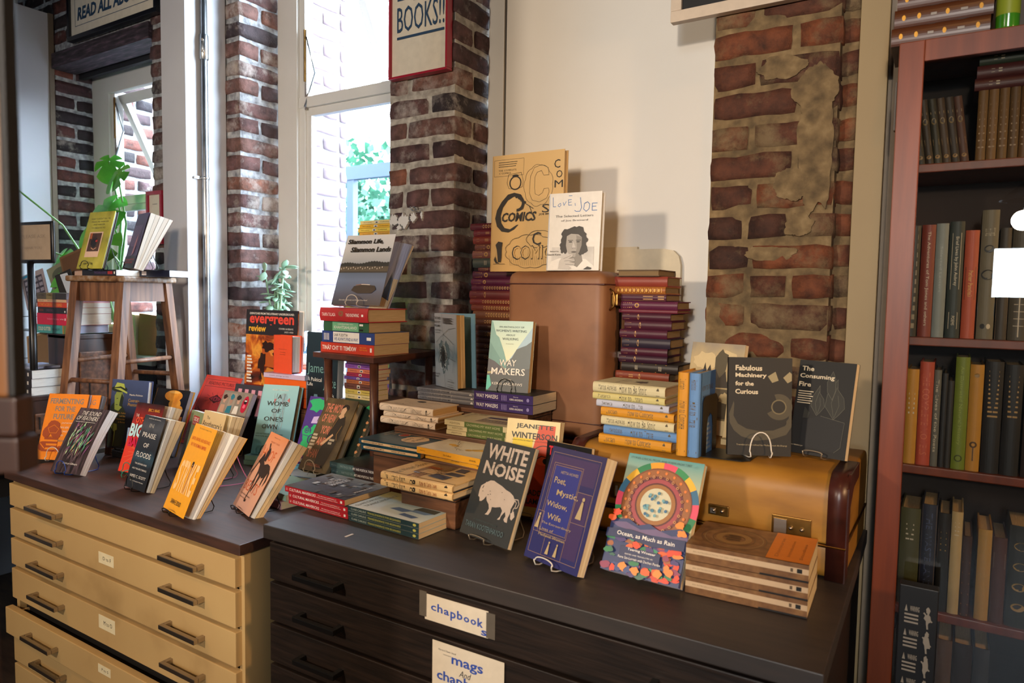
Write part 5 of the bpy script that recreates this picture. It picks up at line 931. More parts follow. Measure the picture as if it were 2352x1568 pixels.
for i in range(2):
    lying(['lower', 'upper'][i]+' of two purple-spined paperbacks way makers lying flat', (-1.172, 1.650, -.3288+.0262*i), -.3, .199, .0258, .132, C('#2c3638', .4), [T_('WAY MAKERS', .04, .30, .42, .72, KW)] + [('r', .48+.025*j, .2, .49+.025*j, .8, C('#8a7fb0')) for j in range(4)] + [T_('Edited by', .68, .64, .76, .76, KW), T_('KERRI ANDREWS', .62, .30, .84, .52, KW), ('e', .92, .5, .022, .2, C('#8a7fb0'))], spinem=WP, group='two purple-spined paperbacks', pg=PG)
# way makers standing
WC = uvgrad('cover_pale_dawn', [(0, '#c8d6b8'), (.35, '#dfe3b4'), (.6, '#c9dcc0'), (1, '#a3cdc8')], 1, .05)
wm = [('p', [(1, .92), (.72, .66), (.58, .52), (.46, .42), (.46, .3), (1, .3)], C('#9cc0d4')), ('p', [(0, 1), (.04, .98), (.14, .80), (.22, .76), (.36, .56), (.44, .42), (.44, .28), (0, .28)], C('#6fa5a0')), ('p', [(0, .7), (.3, .45), (.4, .42), (.44, .3), (0, .3)], C('#5b938f')), ('p', [(1, .72), (.88, .66), (.76, .63), (.66, .60), (.56, .48), (.44, .41), (.44, .26), (1, .26)], C('#4a5a60')), ('p', [(0, .46), (.16, .42), (.34, .34), (.50, .26), (.50, .1), (0, .1)], C('#3c3c48')), ('p', [(1, .34), (.70, .30), (.50, .28), (.30, .22), (.0, .24), (0, 0), (1, 0)], C('#343c40')), ('p', [(0, .27), (.14, .28), (.10, .25), (0, .24)], C('#a09a68')), ('l', [(.28, .40), (.36, .34), (.44, .30), (.42, .24)], .0012, C('#b56a4a')), ('p', [(0, .02), (0, .22), (.06, .22), (.12, .08), (.04, .01)], C('#4fc0b0')),
      T_('AN ANTHOLOGY OF', .20, .90, .80, .925, C('#4a6068')), T_("WOMEN'S WRITING", .13, .84, .86, .875, C('#4a6068')), T_('ABOUT', .38, .785, .60, .81, C('#4a6068')), T_('WALKING', .30, .725, .68, .76, C('#4a6068')), T_('Foreword by', .40, .665, .58, .68, MID), T_('WAY', .28, .36, .68, .45, KW, bold=.01), T_('MAKERS', .10, .235, .90, .33, KW, bold=.01), T_('Edited by', .38, .155, .60, .18, KW), T_('KERRI ANDREWS', .14, .09, .86, .125, KW)]
sb('way makers paperback with a mountain valley standing on its purple-spined copies', (-1.143, 1.668, -.2765), 10, 9.7, .130, .204, .022, WC, wm, WIREB, 'black wire stand holding the valley paperback', .045, pg=PT)
# third reich standing half open
TRC = uvgrad('cover_silver_blue', [(0, '#8f9aa8'), (.3, '#8396a8'), (.45, '#5d7688'), (.6, '#8a98a6'), (1, '#a0a5b0')], 1, .25)
cr = [blob(.42, .42, .26, .20, C('#4d6472'), 5, 26, .25), blob(.40, .42, .16, .14, C('#26343e'), 6, 26, .3), blob(.40, .42, .07, .08, C('#0e1418'), 7, 20, .3)]
for j in range(22):
    a = rf.uniform(0, 6.28); r0 = rf.uniform(.10, .16); cr.append(('l', [(.41+r0*cos(a), .42+r0*sin(a)), (.41+(r0+.05)*cos(a+.3), .42+(r0+.05)*sin(a+.3)), (.41+(r0+.02)*cos(a+.6), .42+(r0+.03)*sin(a+.6))], .0008, C('#c9d6de')))
cr += [('l', [(.41, .58), (.44, .72), (.38, .86), (.40, 1)], .0008, C('#22303a')), ('l', [(.44, .72), (.70, .80), (.98, .82)], .0008, C('#22303a')), ('l', [(.1, .6), (.3, .68), (.44, .72), (.7, .66), (.9, .6)], .0008, C('#22303a')), ('l', [(.62, .42), (.98, .38)], .0007, C('#22303a')), ('l', [(.45, .22), (.5, .05), (.48, 0)], .0008, C('#22303a')), ('l', [(.7, .55), (.86, .50), (.90, .35), (.84, .22)], .0007, C('#22303a')), T_('THE THIRD', .03, .92, .34, .955, K, bold=.01), T_('REICH OF', .03, .87, .30, .90, K, bold=.01), T_('DREAMS', .03, .82, .30, .85, K, bold=.01), T_('THE NIGHTMARES', .03, .765, .34, .785, C('#2c3c46')), T_('OF A NATION', .03, .735, .30, .75, C('#2c3c46')), T_('CHARLOTTE', .06, .165, .26, .185, C('#1c2c36'), bold=.01), T_('BERADT', .06, .13, .22, .15, C('#1c2c36'), bold=.01), T_('Translated by', .62, .12, .86, .13, K), T_('DAMION SEARLS', .62, .09, .90, .105, K), T_('Foreword by', .62, .05, .86, .062, K), T_('DUNYA MIKHAIL', .62, .02, .90, .035, K)] + bar(7, .46, .87, .90, .95, K)
b = sb('silver-blue hardcover with a cracked glass cover standing open on the grey pile', (-1.388, 1.745, -.2895), -24, -2, .139, .228, .022, TRC, cr, None, kind='hb', pg=PT, topm=C('#6f9cb8'), fan=.046, fan0=.046, pfan=.012)
# ---- burgundy and old leather stacks
BUR = ['#5c1f2c', '#6b2430', '#7a3026', '#6a3a34', '#7a4a44', '#3a4440', '#5c2a30', '#4f1a34', '#5c2040', '#5a1f38', '#6a2a2c', '#7a2f2c', '#7a3a2c', '#7a4a34', '#5a3426', '#54302a', '#4a2a26', '#4a2c28', '#4a2c26', '#4c2e26', '#42261f', '#4a2c28', '#4c2620', '#54181e', '#5c2a24', '#4a1f1a', '#3f2420', '#4a2018', '#3c1c1c', '#44261c']
LG = C('#b98f55', .35)
def old(label, A, yaw, H, T, W, col, deco, group, rnd):
    sp = []
    if deco == 'band': sp = [('r', .02, .12, .03, .88, LG), ('r', .965, .12, .975, .88, LG)]+[('r', .05+.035*j, .18, .062+.035*j+rnd.uniform(0, .012), .82, LG) for j in range(5)]+[('o', .30, .5, .30*T/H*1.0, .16*T/H, LG)]
    if deco == 'full': sp = [('r', .03, .15, .10, .85, LG), ('r', .24, .12, .25, .88, LG)]+[x for j in range(12) for x in (('e', .29+.055*j, .5, .020, .30, LG, 8), ('e', .29+.055*j, .5, .010, .14, mat(col, .4)))]
    if deco == 'spot': sp = [('r', .08, .3, .14, .7, LG), ('r', .26, .35, .34, .65, LG), ('r', .02, .1, .03, .9, LG), ('e', .46, .5, .02, .3, LG)]
    if deco == 'gilt': sp = [('r', .08*j+.04, .2, .08*j+.05, .8, C('#d9a850', .35)) for j in range(12)]+[('e', .08*j+.085, .5, .02, .25, C('#d9a850', .35), 8) for j in range(11)]
    if deco == 'case': sp = [('r', .02, .08, .98, .14, C('#8a6a4a')), ('r', .02, .86, .98, .92, C('#8a6a4a')), ('r', .02, .08, .03, .92, C('#8a6a4a')), ('r', .06, .3, .10, .7, LG), ('r', .55, .25, .74, .75, LG), ('r', .84, .25, .96, .75, LG)]
    if deco == 'rib': sp = [('r', a, .05, a+.025, .95, C('#c08a3a', .35)) for a in (.18, .36, .60, .78)]+[('r', a, 0, a+.012, 1, K) for a in (.155, .335, .575, .755)]+[('r', .25+.02*j, .25, .258+.02*j, .75, C('#a9a08c')) for j in range(3)]+[('r', .67+.02*j, .25, .678+.02*j, .75, C('#a9a08c')) for j in range(3)]
    if deco == 'name': sp = [('r', .04+.03*j, .2, .055+.03*j, .8, LG) for j in range(4)]+[('e', .34, .5, .02, .36, LG)]
    return lying(label, A, yaw, H, T, W, mat(col, .42, 0, .1, 30), sp, kind='hb', group=group, pg=PD)
zt = [.238, .216, .194, .169, .147, .121, .090, .078, .052, .031, .012, -.015, -.035, -.056, -.082, -.102, -.122, -.146, -.166, -.185, -.203, -.222, -.240, -.268, -.287, -.305, -.33, -.352, -.372, -.395, -.418]
dec = ['full', 'spot', 'spot', 'band', 'band', 'rib', 'band', 'band', 'band', 'full', 'name', 'full', 'full', 'full'] + ['full', None]*8
rnd = random.Random(33); G1 = 'burgundy leather volumes piled in the corner'
wo = ['topmost', 'second', 'third', 'fourth', 'fifth', 'sixth', 'seventh', 'eighth', 'ninth', 'tenth', 'eleventh', 'twelfth', 'thirteenth', 'fourteenth', 'fifteenth', 'sixteenth', 'seventeenth', 'eighteenth', 'nineteenth', 'twentieth']
cn = ['burgundy', 'rust red', 'brick red', 'mauve', 'dusty mauve', 'dark green', 'mauve', 'plum', 'plum', 'plum', 'plain maroon', 'red-brown', 'red-brown', 'tan-brown']
for i in range(len(zt)-2, -1, -1):
    t = zt[i]-zt[i+1]; x = -1.416+[0, .014, .012, .020, .010, .012, .034, .012, .006, .008, 0, .002, .008][i] if i < 13 else -1.404+rnd.uniform(-.002, .004)
    old((wo[i]+' ' if i < 20 else 'low ')+(cn[i] if i < 14 else 'dark brown')+' old book '+('from the top ' if i else '')+'of the corner pile beside the tan suitcase' if i < 20 else 'dark leather book low in the corner pile, hidden behind the dreams hardcovers', (x, 1.962, zt[i+1]), rnd.uniform(-1, 1.5), .19, t-.0004, .12, BUR[i], dec[i], G1, rnd)
zr = [.076, .057, .029, .008, -.012, -.035, -.045, -.067, -.092, -.116, -.143, -.165, -.186, -.211, -.236, -.262, -.29, -.32, -.35, -.38, -.4145]
xl = [-.816, -.863, -.855, -.849, -.835, -.84, -.828, -.821, -.835, -.827, -.83, -.836, -.827, -.845]; xr = [-.69, -.692, -.696, -.693, -.662, -.662, -.679, -.676, -.688, -.678, -.686, -.686, -.653, -.678]
cr2 = ['#8a6f48', '#8a3a2c', '#a0622c', '#4a2036', '#5a2240', '#6a2838', '#45182c', '#45182c', '#4a1a30', '#2c2434', '#45182c', '#361a2c', '#2a2422', '#7a3522', '#5a2c22', '#44302a', '#5a2022', '#3c2a22', '#5a3022', '#442022']
dr = [None, None, 'gilt', 'case', 'band', None, 'name', 'name', 'name', 'name', 'name', 'name', 'rib', 'spot', None, None, None, None, None, None]
nm = ['pages-out small brown book on top', 'brick red cloth book, second from the top,', 'tan book with gilt tooled spine', 'slipcased plum book', 'wide plum book with gilt lettering', 'thin plain maroon book', 'uppermost maroon volume of the matching gilt set', 'second maroon volume of the matching gilt set', 'third maroon volume of the matching gilt set', 'dark navy volume among the maroon set', 'thin maroon volume under the navy one', 'lowest thin maroon volume of the gilt set', 'dark ribbed spine book with gold bands', 'rust red book with gilt corner']
for i in range(19, -1, -1):
    t = zr[i]-zr[i+1]
    a = (xl[i]+.018 if i < 14 else -.822); b = (xr[i]+.012 if i < 14 else -.67)
    lb = (nm[i]+' in the pile between suitcase and brick') if i < 14 else 'old dark book low in the old pile by the brick, hidden behind the jacketed books'
    if i == 0:
        book(lie_mw((-.700, 1.985, zr[1]), 180, .126, t-.0004), .13, .126, t-.0004, mat('#5a452c', .6), kind='hb', label=lb, group='old books piled beside the tan suitcase', pg=PD)
    else: old(lb, (a, 1.868, zr[i+1]), rnd.uniform(-1, 1), b-a, t-.0004, .115, cr2[i], dr[i], 'old books piled beside the tan suitcase', rnd)
# ---- big tan comics book and love joe on the tall suitcase
TC = uvgrad('cover_kraft', [(0, '#cda86c'), (1, '#d6b47c')], 1, .1); CK = C('#2a2622'); CL = .0009
def cloud(a, b, ra, rb, n, m, wd=CL, ph=0): return ('l', [(a+ra*(1+.07*abs(sin((t*n+ph)*pi)))*cos(2*pi*t), b+rb*(1+.07*abs(sin((t*n+ph)*pi)))*sin(2*pi*t)) for t in [j/72 for j in range(73)]], wd, m)
ccf = [('l', [(.03, .96), (.45, .96), (.45, .82), (.03, .82), (.03, .96)], CL, CK)] + [('r', .09, .935-.018*i, .36-.01*i, .940-.018*i, CK) for i in range(3)] + [T_('THE COMPLETE', .09, .862, .35, .876, CK), T_('C COMICS', .10, .838, .27, .852, CK),
  cloud(.66, .72, .19, .165, 9, CK), ('l', [(.80, .80), (.79, .86), (.70, .89), (.60, .87), (.55, .80), (.54, .66), (.58, .60), (.68, .58), (.78, .61), (.81, .66), (.80, .69), (.74, .69), (.72, .655), (.67, .635), (.62, .65), (.61, .70), (.61, .79), (.64, .83), (.70, .84), (.73, .80), (.80, .80)], CL, CK),
  T_('C', .87, .85, .95, .92, CK), T_('O', .90, .77, .98, .83, CK), T_('M', .88, .69, .99, .75, CK), T_('S', .72, .49, .82, .56, CK), ('l', [(.24, .83), (.42, .84), (.45, .77), (.44, .72), (.36, .70), (.25, .71), (.22, .76), (.24, .83)], CL, CK), ('o', .34, .755, .085, .07, CK), ('e', .34, .815, .045, .012, CK),
  # big brush C
  ('p', [(.42, .655), (.33, .672), (.24, .66), (.15, .60), (.085, .53), (.06, .46), (.09, .39), (.16, .345), (.26, .335), (.34, .36), (.40, .40), (.37, .395), (.28, .362), (.20, .375), (.15, .42), (.14, .48), (.17, .55), (.24, .61), (.33, .64), (.42, .62)], CK), ('o', .375, .58, .10, .065, CK, -95, 110), ('p', [(.42, .655), (.44, .64), (.43, .60), (.38, .62)], CK),
  T_('COMICS', .16, .425, .64, .505, CK, bold=.03, shear=.2), T_('JOE BRAINARD', .68, .465, .99, .485, CK), ('e', .47, .585, .03, .012, CK), ('l', [(.42, .60), (.48, .58), (.55, .55), (.60, .53)], .002, CK), ('l', [(.48, .58), (.46, .53), (.42, .52)], .0016, CK), ('l', [(.55, .55), (.58, .50)], .0016, CK),
  cloud(.58, .17, .34, .135, 12, CK, .0012), cloud(.70, .27, .17, .07, 6, CK, .0012, .5), T_('C', .60, .22, .72, .33, CK), T_('COMICS', .32, .10, .96, .22, CK, shear=.02), T_('COMICS', .335, .108, .945, .212, TC), ('p', [(.08, .23), (.12, .26), (.18, .25), (.17, .20), (.17, .12), (.16, .08), (.12, .08), (.11, .14), (.10, .19)], CK), ('p', [(.10, .17), (.08, .13), (.10, .085), (.14, .07), (.09, .07), (.06, .10)], CK), ('l', [(.05, .065), (.22, .065)], .001, CK)] + [('l', [(.28+.03*i, .14-.02*abs(sin(i))), (.30+.03*i, .05)], .0005, CK) for i in range(20)]
sb('tall kraft-coloured comics book standing on the tan suitcase', (-1.268, 1.865, .0725), 0, 1, .257, .362, .025, TC, ccf, None, kind='hb', pg=PT)
LJ = C('#e4e0d8', .35); BLU = C('#4a78b4', .4)
PG1 = noisy('grey_photo_print', [(.3, '#b9b6b0'), (.7, '#d9d6d0')], ns=20, rough=.35)
hair = C('#34312f'); sk1 = C('#a8a39c'); sk2 = C('#8a857e'); sk3 = C('#c4bfb8')
ljf = [('l', [(.07, .95), (.08, .83), (.13, .83)], .0018, BLU), ('l', [(.19, .86), (.17, .84), (.20, .825), (.23, .845), (.22, .87), (.19, .86)], .0016, BLU), ('l', [(.27, .88), (.29, .84), (.33, .89)], .0016, BLU), ('l', [(.43, .91), (.37, .91), (.38, .84), (.44, .84)], .0016, BLU), ('l', [(.38, .875), (.43, .88)], .0016, BLU), ('l', [(.38, .96), (.44, .96)], .0016, BLU), ('l', [(.50, .86), (.51, .83)], .0016, BLU), ('l', [(.60, .93), (.63, .80), (.60, .755), (.53, .755), (.50, .77)], .0018, BLU), ('l', [(.72, .865), (.68, .85), (.67, .78), (.72, .75), (.77, .78), (.78, .84), (.74, .87), (.70, .86)], .0018, BLU), ('l', [(.92, .85), (.83, .85), (.83, .76), (.92, .76)], .0018, BLU), ('l', [(.83, .81), (.90, .81)], .0018, BLU),
  T_('The Selected Letters', .14, .685, .86, .715, MID), T_('of Joe Brainard', .25, .625, .76, .655, MID), ('r', .10, .012, .90, .30, PG1),
  ('p', [(.02, .012), (.10, .12), (.26, .16), (.42, .14), (.60, .16), (.76, .14), (.90, .06), (.94, .012)], KW), ('p', [(.44, .10), (.46, .22), (.66, .24), (.70, .12), (.60, .04)], sk2), blob(.52, .42, .25, .145, hair, 4, 40, .12), blob(.68, .28, .10, .09, hair, 9, 20, .2), blob(.33, .30, .08, .08, hair, 11, 20, .2), ('p', [(.38, .44), (.37, .32), (.40, .24), (.47, .175), (.55, .17), (.63, .23), (.67, .32), (.67, .42), (.60, .46), (.46, .47)], sk1), ('p', [(.56, .45), (.67, .42), (.67, .32), (.63, .23), (.56, .18), (.58, .30)], sk2), ('e', .455, .365, .035, .008, hair), ('e', .60, .365, .035, .008, hair), ('l', [(.41, .385), (.50, .385)], .0016, hair), ('l', [(.56, .385), (.65, .385)], .0016, hair), ('p', [(.51, .37), (.49, .29), (.53, .275), (.56, .29)], sk3), ('l', [(.49, .285), (.56, .285)], .001, hair), ('e', .53, .235, .05, .010, C('#5c5652')), ('l', [(.48, .238), (.58, .238)], .0008, hair),
  ('p', [(.24, .02), (.26, .12), (.34, .19), (.46, .21), (.52, .20), (.50, .17), (.42, .15), (.54, .15), (.56, .12), (.44, .11), (.56, .09), (.55, .06), (.44, .06), (.50, .03), (.46, .012)], sk3), ('l', [(.34, .15), (.48, .19)], .0008, hair), ('l', [(.36, .12), (.54, .135)], .0008, hair), ('l', [(.38, .08), (.54, .075)], .0008, hair), ('p', [(.72, .012), (.80, .05), (.88, .03), (.86, .012)], hair), T_('Edited by', .07, .235, .24, .255, CK), T_('Daniel Kane', .02, .195, .28, .215, CK, bold=.01)]
sb('white hardcover of selected letters with a grey portrait, standing before the kraft book', (-1.029, 1.806, .0725), 2, 3.5, .166, .224, .026, LJ, ljf, None, kind='hb', pg=PW, spinem=C('#cfd8e4', .3))
# ---- how-to books
HW = [('How to Compete', 'Lucian', '#c98a1c', 0), ('How to Travel', 'Herodotus', '#5c86b8', .012), ('How to Be Stoic', 'Marcus Aurelius', '#c9bf98', .005), ('How to Compete', 'Lucian', '#c98a1c', .004), ('How to Live', 'Seneca', '#b4b8c8', -.008), ('How to Listen', 'Plutarch', '#c4b878', -.018), ('How to Be Stoic', 'Marcus Aurelius', '#c9bf98', -.018)]
zh = [-.3449, -.3211, -.2994, -.2778, -.2572, -.2408, -.2244, -.1998]; hn = ['lowest ochre', 'sky blue', 'fourth-from-top cream', 'middle ochre', 'lavender grey', 'pale yellow', 'topmost cream']
hn = ['ochre jacketed book, bottom', 'sky blue jacketed book, second from the bottom', 'cream jacketed book just above the blue one', 'ochre jacketed book in the middle', 'lavender grey jacketed book', 'pale yellow jacketed book, second from the top', 'cream jacketed book on top']
for i, (t, a, c, dx) in enumerate(HW):
    T = zh[i+1]-zh[i]; m = C(c, .5); dk = C('#5a5240')
    lying(hn[i]+' of the small pile on the mustard suitcase', (-.700+dx, 1.492, zh[i]+.0006), -1.4, .178, T-.0005, .115, m, [T_(a, .08, .42, .08+.012*len(a)+.08, .64, dk), T_(t, .38, .32, .38+.025*len(t), .72, dk), ('p', [(.88, .3), (.93, .3), (.92, .6), (.905, .75), (.89, .6)], dk)], rc=T*.42, kind='hb', group='small jacketed books piled on the mustard suitcase', pg=PT, topm=m,
      front=[blob(.5, .45, .16, .09, dk, 3, 18, .4)]+[T_('HOW TO BE STOIC', .2, .70, .8, .74, dk), T_('An Ancient Guide', .3, .64, .7, .665, dk)] if i == 6 else ())
def upright(label, X, c, t, a):
    T = .0245; H = .183; W = .115; m = C(c, .5); dk = C('#5a4a2c')
    # spine towards the room, front cover facing the brick side
    M = Matrix(((0, -1, 0, X+T), (1, 0, 0, 1.482), (0, 0, 1, -.3448), (0, 0, 0, 1)))
    return book(M, W, H, T, m, kind='hb', rc=.010, pg=PT, label=label, group='two jacketed books standing against the bookend', front=[T_(t.upper(), .15, .78, .85, .84, dk), T_('An Ancient Guide', .2, .70, .8, .73, dk)]+bar(6, .2, .05, .8, .4, C('#8fa0b4')), spine=[T_(a, .08, .38, .20, .62, dk), T_(t, .34, .30, .34+.024*len(t), .70, dk), ('p', [(.92, .3), (.96, .3), (.95, .7), (.93, .7)], dk)], topm=m)
upright('ochre jacketed book standing upright beside the small pile', -.5105, '#c98a1c', 'How to Compete', 'Lucian')
upright('blue jacketed book standing upright against the black bookend', -.4850, '#5c86b8', 'How to Travel', 'Herodotus')
k = MB(); X = -.4585
arch = [(1.500, 0), (1.500, .118), (1.506, .127), (1.515, .130), (1.590, .130), (1.601, .126), (1.605, .118), (1.605, 0), (1.575, 0), (1.575, .06), (1.568, .082), (1.5525, .090), (1.537, .082), (1.530, .06), (1.530, 0)]
k.prism([(y, z) for y, z in arch], X, X+.0015, BLACKMETAL, lambda y, z, x: Vector((x, y, -.3445+z)))
k.prism([(X, 1.500), (X+.085, 1.505), (X+.10, 1.52), (X+.10, 1.585), (X+.085, 1.60), (X, 1.605)], -.3445, -.3430, BLACKMETAL); tag(k.build('bookend'), 'black metal bookend with an arched cut-out on the mustard suitcase', 'bookend')
# ---- standing books on the mustard suitcase
CAS = uvgrad('cover_engraved_sky', [(0, '#6e6148'), (.35, '#8a7a58'), (.5, '#a8976f'), (.8, '#c2ae84'), (1, '#9c9280')], 1, .35, 4)
CD = C('#35302a')
cas = [blob(.30, .80, .22, .10, C('#d2be92'), 3), blob(.70, .86, .2, .06, C('#d2be92'), 4), ('p', [(.50, .62), (.48, .84), (.54, .90), (.60, .94), (.64, .90), (.72, .88), (.70, .72), (.66, .62)], C('#57503f')), ('p', [(.18, .60), (.22, .68), (.26, .66), (.30, .78), (.34, .68), (.40, .76), (.44, .66), (.52, .70), (.60, .62), (.70, .70), (.74, .58), (.80, .66), (.84, .52), (.2, .5)], CD), ('r', 0, .18, 1, .50, C('#4c4434')), blob(.4, .34, .2, .08, C('#8a7a58'), 7), blob(.75, .4, .12, .06, C('#a8976f'), 8), ('r', 0, 0, 1, .16, C('#d4bf92'))]
sb('book with an engraved castle under clouds, behind the bookend', (-.599, 1.782, -.3435), -14, 10.5, .150, .232, .016, CAS, cas, None, pg=PG)
sb('cream booklet leaning low behind the bookend', (-.47, 1.70, -.3435), -10, 12, .12, .125, .01, C('#cdb88c'), [T_('notes on travel', .3, .8, .8, .86, CD)], None)
book(lie_mw((-.46, 1.655, -.3442), -5, .13, .014), .02, .13, .014, C('#c4ad80'), label='small cream booklet lying behind the black bookend')
FM = C('#1a1713', .6); SW = C('#453f30', .6); LTR = C('#cfc3a8')
fab = [('p', [(.62, .81), (.69, .745), (.79, .77), (.74, .86)], C('#8f8466')), ('p', [(.86, .80), (.93, .745), (.995, .77), (.995, .84), (.96, .86)], C('#8f8466')), ('o', .80, .50, .21, .10, SW, -150, 110), ('o', .80, .50, .12, .10, C('#6a6148'), 0, 360)] + \
 [('p', [(.98, .58), (1, .60), (1, .30), (.92, .22), (.70, .17), (.45, .15), (.22, .19), (.10, .25), (.03, .33), (.02, .42), (.09, .55), (.10, .52), (.09, .40), (.16, .32), (.30, .27), (.50, .25), (.72, .26), (.90, .31), (.95, .36)], SW), ('p', [(.92, .36), (1, .42), (1, .30), (.92, .26)], SW), T_('Fabulous', .11, .865, .53, .92, LTR, bold=.03), T_('Machinery', .11, .785, .60, .84, LTR, bold=.03), T_('for the', .11, .71, .40, .755, LTR, bold=.03), T_('Curious', .11, .625, .47, .675, LTR, bold=.03), T_('Translated and edited by Muhammad Al-Sharqi', .14, .095, .93, .115, C('#a89a78'))]
sb('charcoal book fabulous machinery for the curious, on the mustard suitcase', (-.409, 1.524, -.337), 27, 5.2, .134, .211, .012, FM, fab, WIREW, 'white wire stand holding the fabulous machinery book', .06, pg=PG)
FB = C('#0e0f10', .6); FLM = C('#292a26', .6); FLL = C('#5c5b50', .6)
def flame(cx, cy, w, h, m, ml):
    s = [(cx, cy), (cx-w*.5, cy+h*.3), (cx-w*.45, cy+h*.6), (cx, cy+h), (cx+w*.05, cy+h*.75), (cx+w*.4, cy+h*.55), (cx+w*.5, cy+h*.3), (cx+w*.2, cy+h*.1)]
    return [('p', s, m), ('l', s+[s[0]], .0007, ml), ('l', [(cx, cy+.02), (cx-w*.2, cy+h*.4), (cx, cy+h*.8)], .0006, ml), ('l', [(cx+.01, cy+.02), (cx+w*.2, cy+h*.35), (cx+w*.1, cy+h*.6)], .0006, ml)]
fire = flame(.42, .42, .24, .32, FLM, FLL)+flame(.72, .40, .34, .42, FLM, FLL)+[('p', [(.62, .90), (.68, .82), (.70, .70), (.66, .60), (.56, .68), (.54, .78)], FLM), ('l', [(.62, .90), (.68, .82), (.70, .70), (.66, .60), (.56, .68), (.54, .78), (.62, .90)], .0007, FLL), ('p', [(.18, .38), (.20, .50), (.30, .44), (.28, .38)], FLM), ('p', [(.2, .08), (.2, .36), (.5, .42), (.92, .38), (.9, .12), (.8, .06)], C('#15171a', .6)), ('l', [(.5, .42), (.92, .38), (.9, .12), (.8, .06)], .0007, FLL), T_('The', .06, .885, .28, .935, LTR, bold=.02), T_('Consuming', .04, .795, .66, .855, LTR, bold=.02), T_('Fire', .04, .715, .26, .765, LTR, bold=.02)] + [('r', .05, .66-.025*i, .32-.03*(i % 2), .668-.025*i, LTR) for i in range(6)] + [T_('Eliot Weinberger', .02, .075, .26, .09, LTR)]
sb('black book the consuming fire with a grey flame, beside the cream post', (-.306, 1.640, -.337), -14, 12, .122, .207, .018, FB, fire, WIRES, 'thin wire stand holding the consuming fire book', .02, pg=PG)
# ---- front row on the black-brown cabinet
BI = C('#b5a494', .5)
bison = [('p', [(.16, .46), (.17, .51), (.22, .535), (.27, .56), (.33, .585), (.40, .59), (.48, .575), (.58, .56), (.68, .535), (.76, .525), (.84, .50), (.90, .455), (.88, .41), (.86, .37), (.87, .33), (.85, .28), (.86, .235), (.81, .235), (.78, .255), (.80, .29), (.77, .33), (.72, .28), (.71, .24), (.66, .235), (.70, .27), (.71, .33), (.66, .36), (.56, .34), (.50, .335), (.50, .29), (.47, .25), (.40, .245), (.43, .27), (.45, .31), (.42, .35), (.36, .38), (.33, .42), (.30, .385), (.26, .36), (.22, .355), (.205, .39), (.17, .40)], BI), ('p', [(.24, .535), (.25, .56), (.275, .55)], BI), ('l', [(.88, .47), (.95, .475), (.985, .44), (.97, .40), (.94, .39)], .002, BI), ('l', [(.90, .46), (.935, .44), (.93, .40), (.91, .38), (.90, .30)], .002, BI), ('p', [(.88, .33), (.93, .36), (.97, .31), (.93, .27), (.90, .28)], BI), ('l', [(.225, .515), (.215, .49)], .0015, C('#24282a'))] + [('e', a, b, .006, .004, C('#24282a')) for a, b in ((.38, .48), (.40, .45), (.36, .44), (.70, .44), (.44, .40), (.62, .50), (.24, .46))]
WN = mat('#24292b', .48, 0, .05, 60)
sb('black-green play script white noise with a pale bison', (-.940, 1.273, -.542), -12.7, 21.9, .156, .222, .014, WN,
   [T_('WHITE', .10, .80, .92, .955, BI, bold=.03), T_('NOISE', .12, .635, .93, .775, BI, bold=.03)] + bison + [T_('A CELEBRATION OF FAILURE', .22, .165, .70, .18, C('#3c4c4c')), T_('TARAN KOOTENHAYOO', .08, .085, .86, .14, C('#4f6468'), bold=.01)] + [('l', [(rf.uniform(.1, .9), rf.uniform(.64, .95)), (rf.uniform(.1, .9), rf.uniform(.64, .95))], .0004, WN) for _ in range(10)], WIRES, 'pale wire stand holding the white noise book', .02, pg=PG)
WJ = C('#d8c690', .4); WJR = C('#c4401c', .4); WJY = C('#d9c01c', .4)
sb('cream paperback by jeanette winterson with red and yellow bands and an eye', (-.946, 1.448, -.542), 7.5, 10, .143, .235, .018, WJ,
   [('p', [(.12, .66), (.50, .62), (.52, .80), (.14, .80)], WJY), ('p', [(.62, .955), (.92, .955), (.88, .10), (.30, .10), (.50, .62)], WJR), T_('JEANETTE', .18, .895, .88, .955, K, bold=.02), T_('WINTERSON', .10, .80, .96, .865, K, bold=.02), T_('author of Why Be Happy When You Could Be Normal?', .12, .77, .92, .785, K), ('o', .74, .60, .24, .225, K, 20, 150), ('p', [(.55, .58), (.70, .64), (.84, .62), (.95, .58), (.84, .54), (.68, .54)], C('#d9552c')), ('e', .80, .585, .07, .032, K), ('l', [(.55, .57), (.70, .635), (.84, .62), (.96, .575)], .002, K), T_('ONE ALADDIN', .10, .22, .88, .28, K, bold=.02), T_('TWO LAMPS', .18, .13, .80, .19, K, bold=.02)], WIRES, 'thin wire stand behind the white noise book', .02, pg=PG, fan=.010)
PNV = uvgrad('cover_indigo', [(0, '#2a2c60'), (.5, '#26285c'), (1, '#232452')], 1, .05); PF = C('#9a7c60', .45); PT2 = C('#b09a70', .45); PP = C('#3c2c58')
def fr(a0, b0, a1, b1, m=PF, w_=.0008): return ('l', [(a0, b0), (a1, b0), (a1, b1), (a0, b1), (a0, b0)], w_, m)
fig = lambda a, b, s: [('p', [(a-.03*s, b), (a+.03*s, b), (a+.024*s, b+.05*s), (a+.02*s, b+.085*s), (a-.0*s, b+.09*s), (a-.012*s, b+.05*s)], PT2), ('e', a+.012*s, b+.10*s, .014*s, .010*s, PT2)]
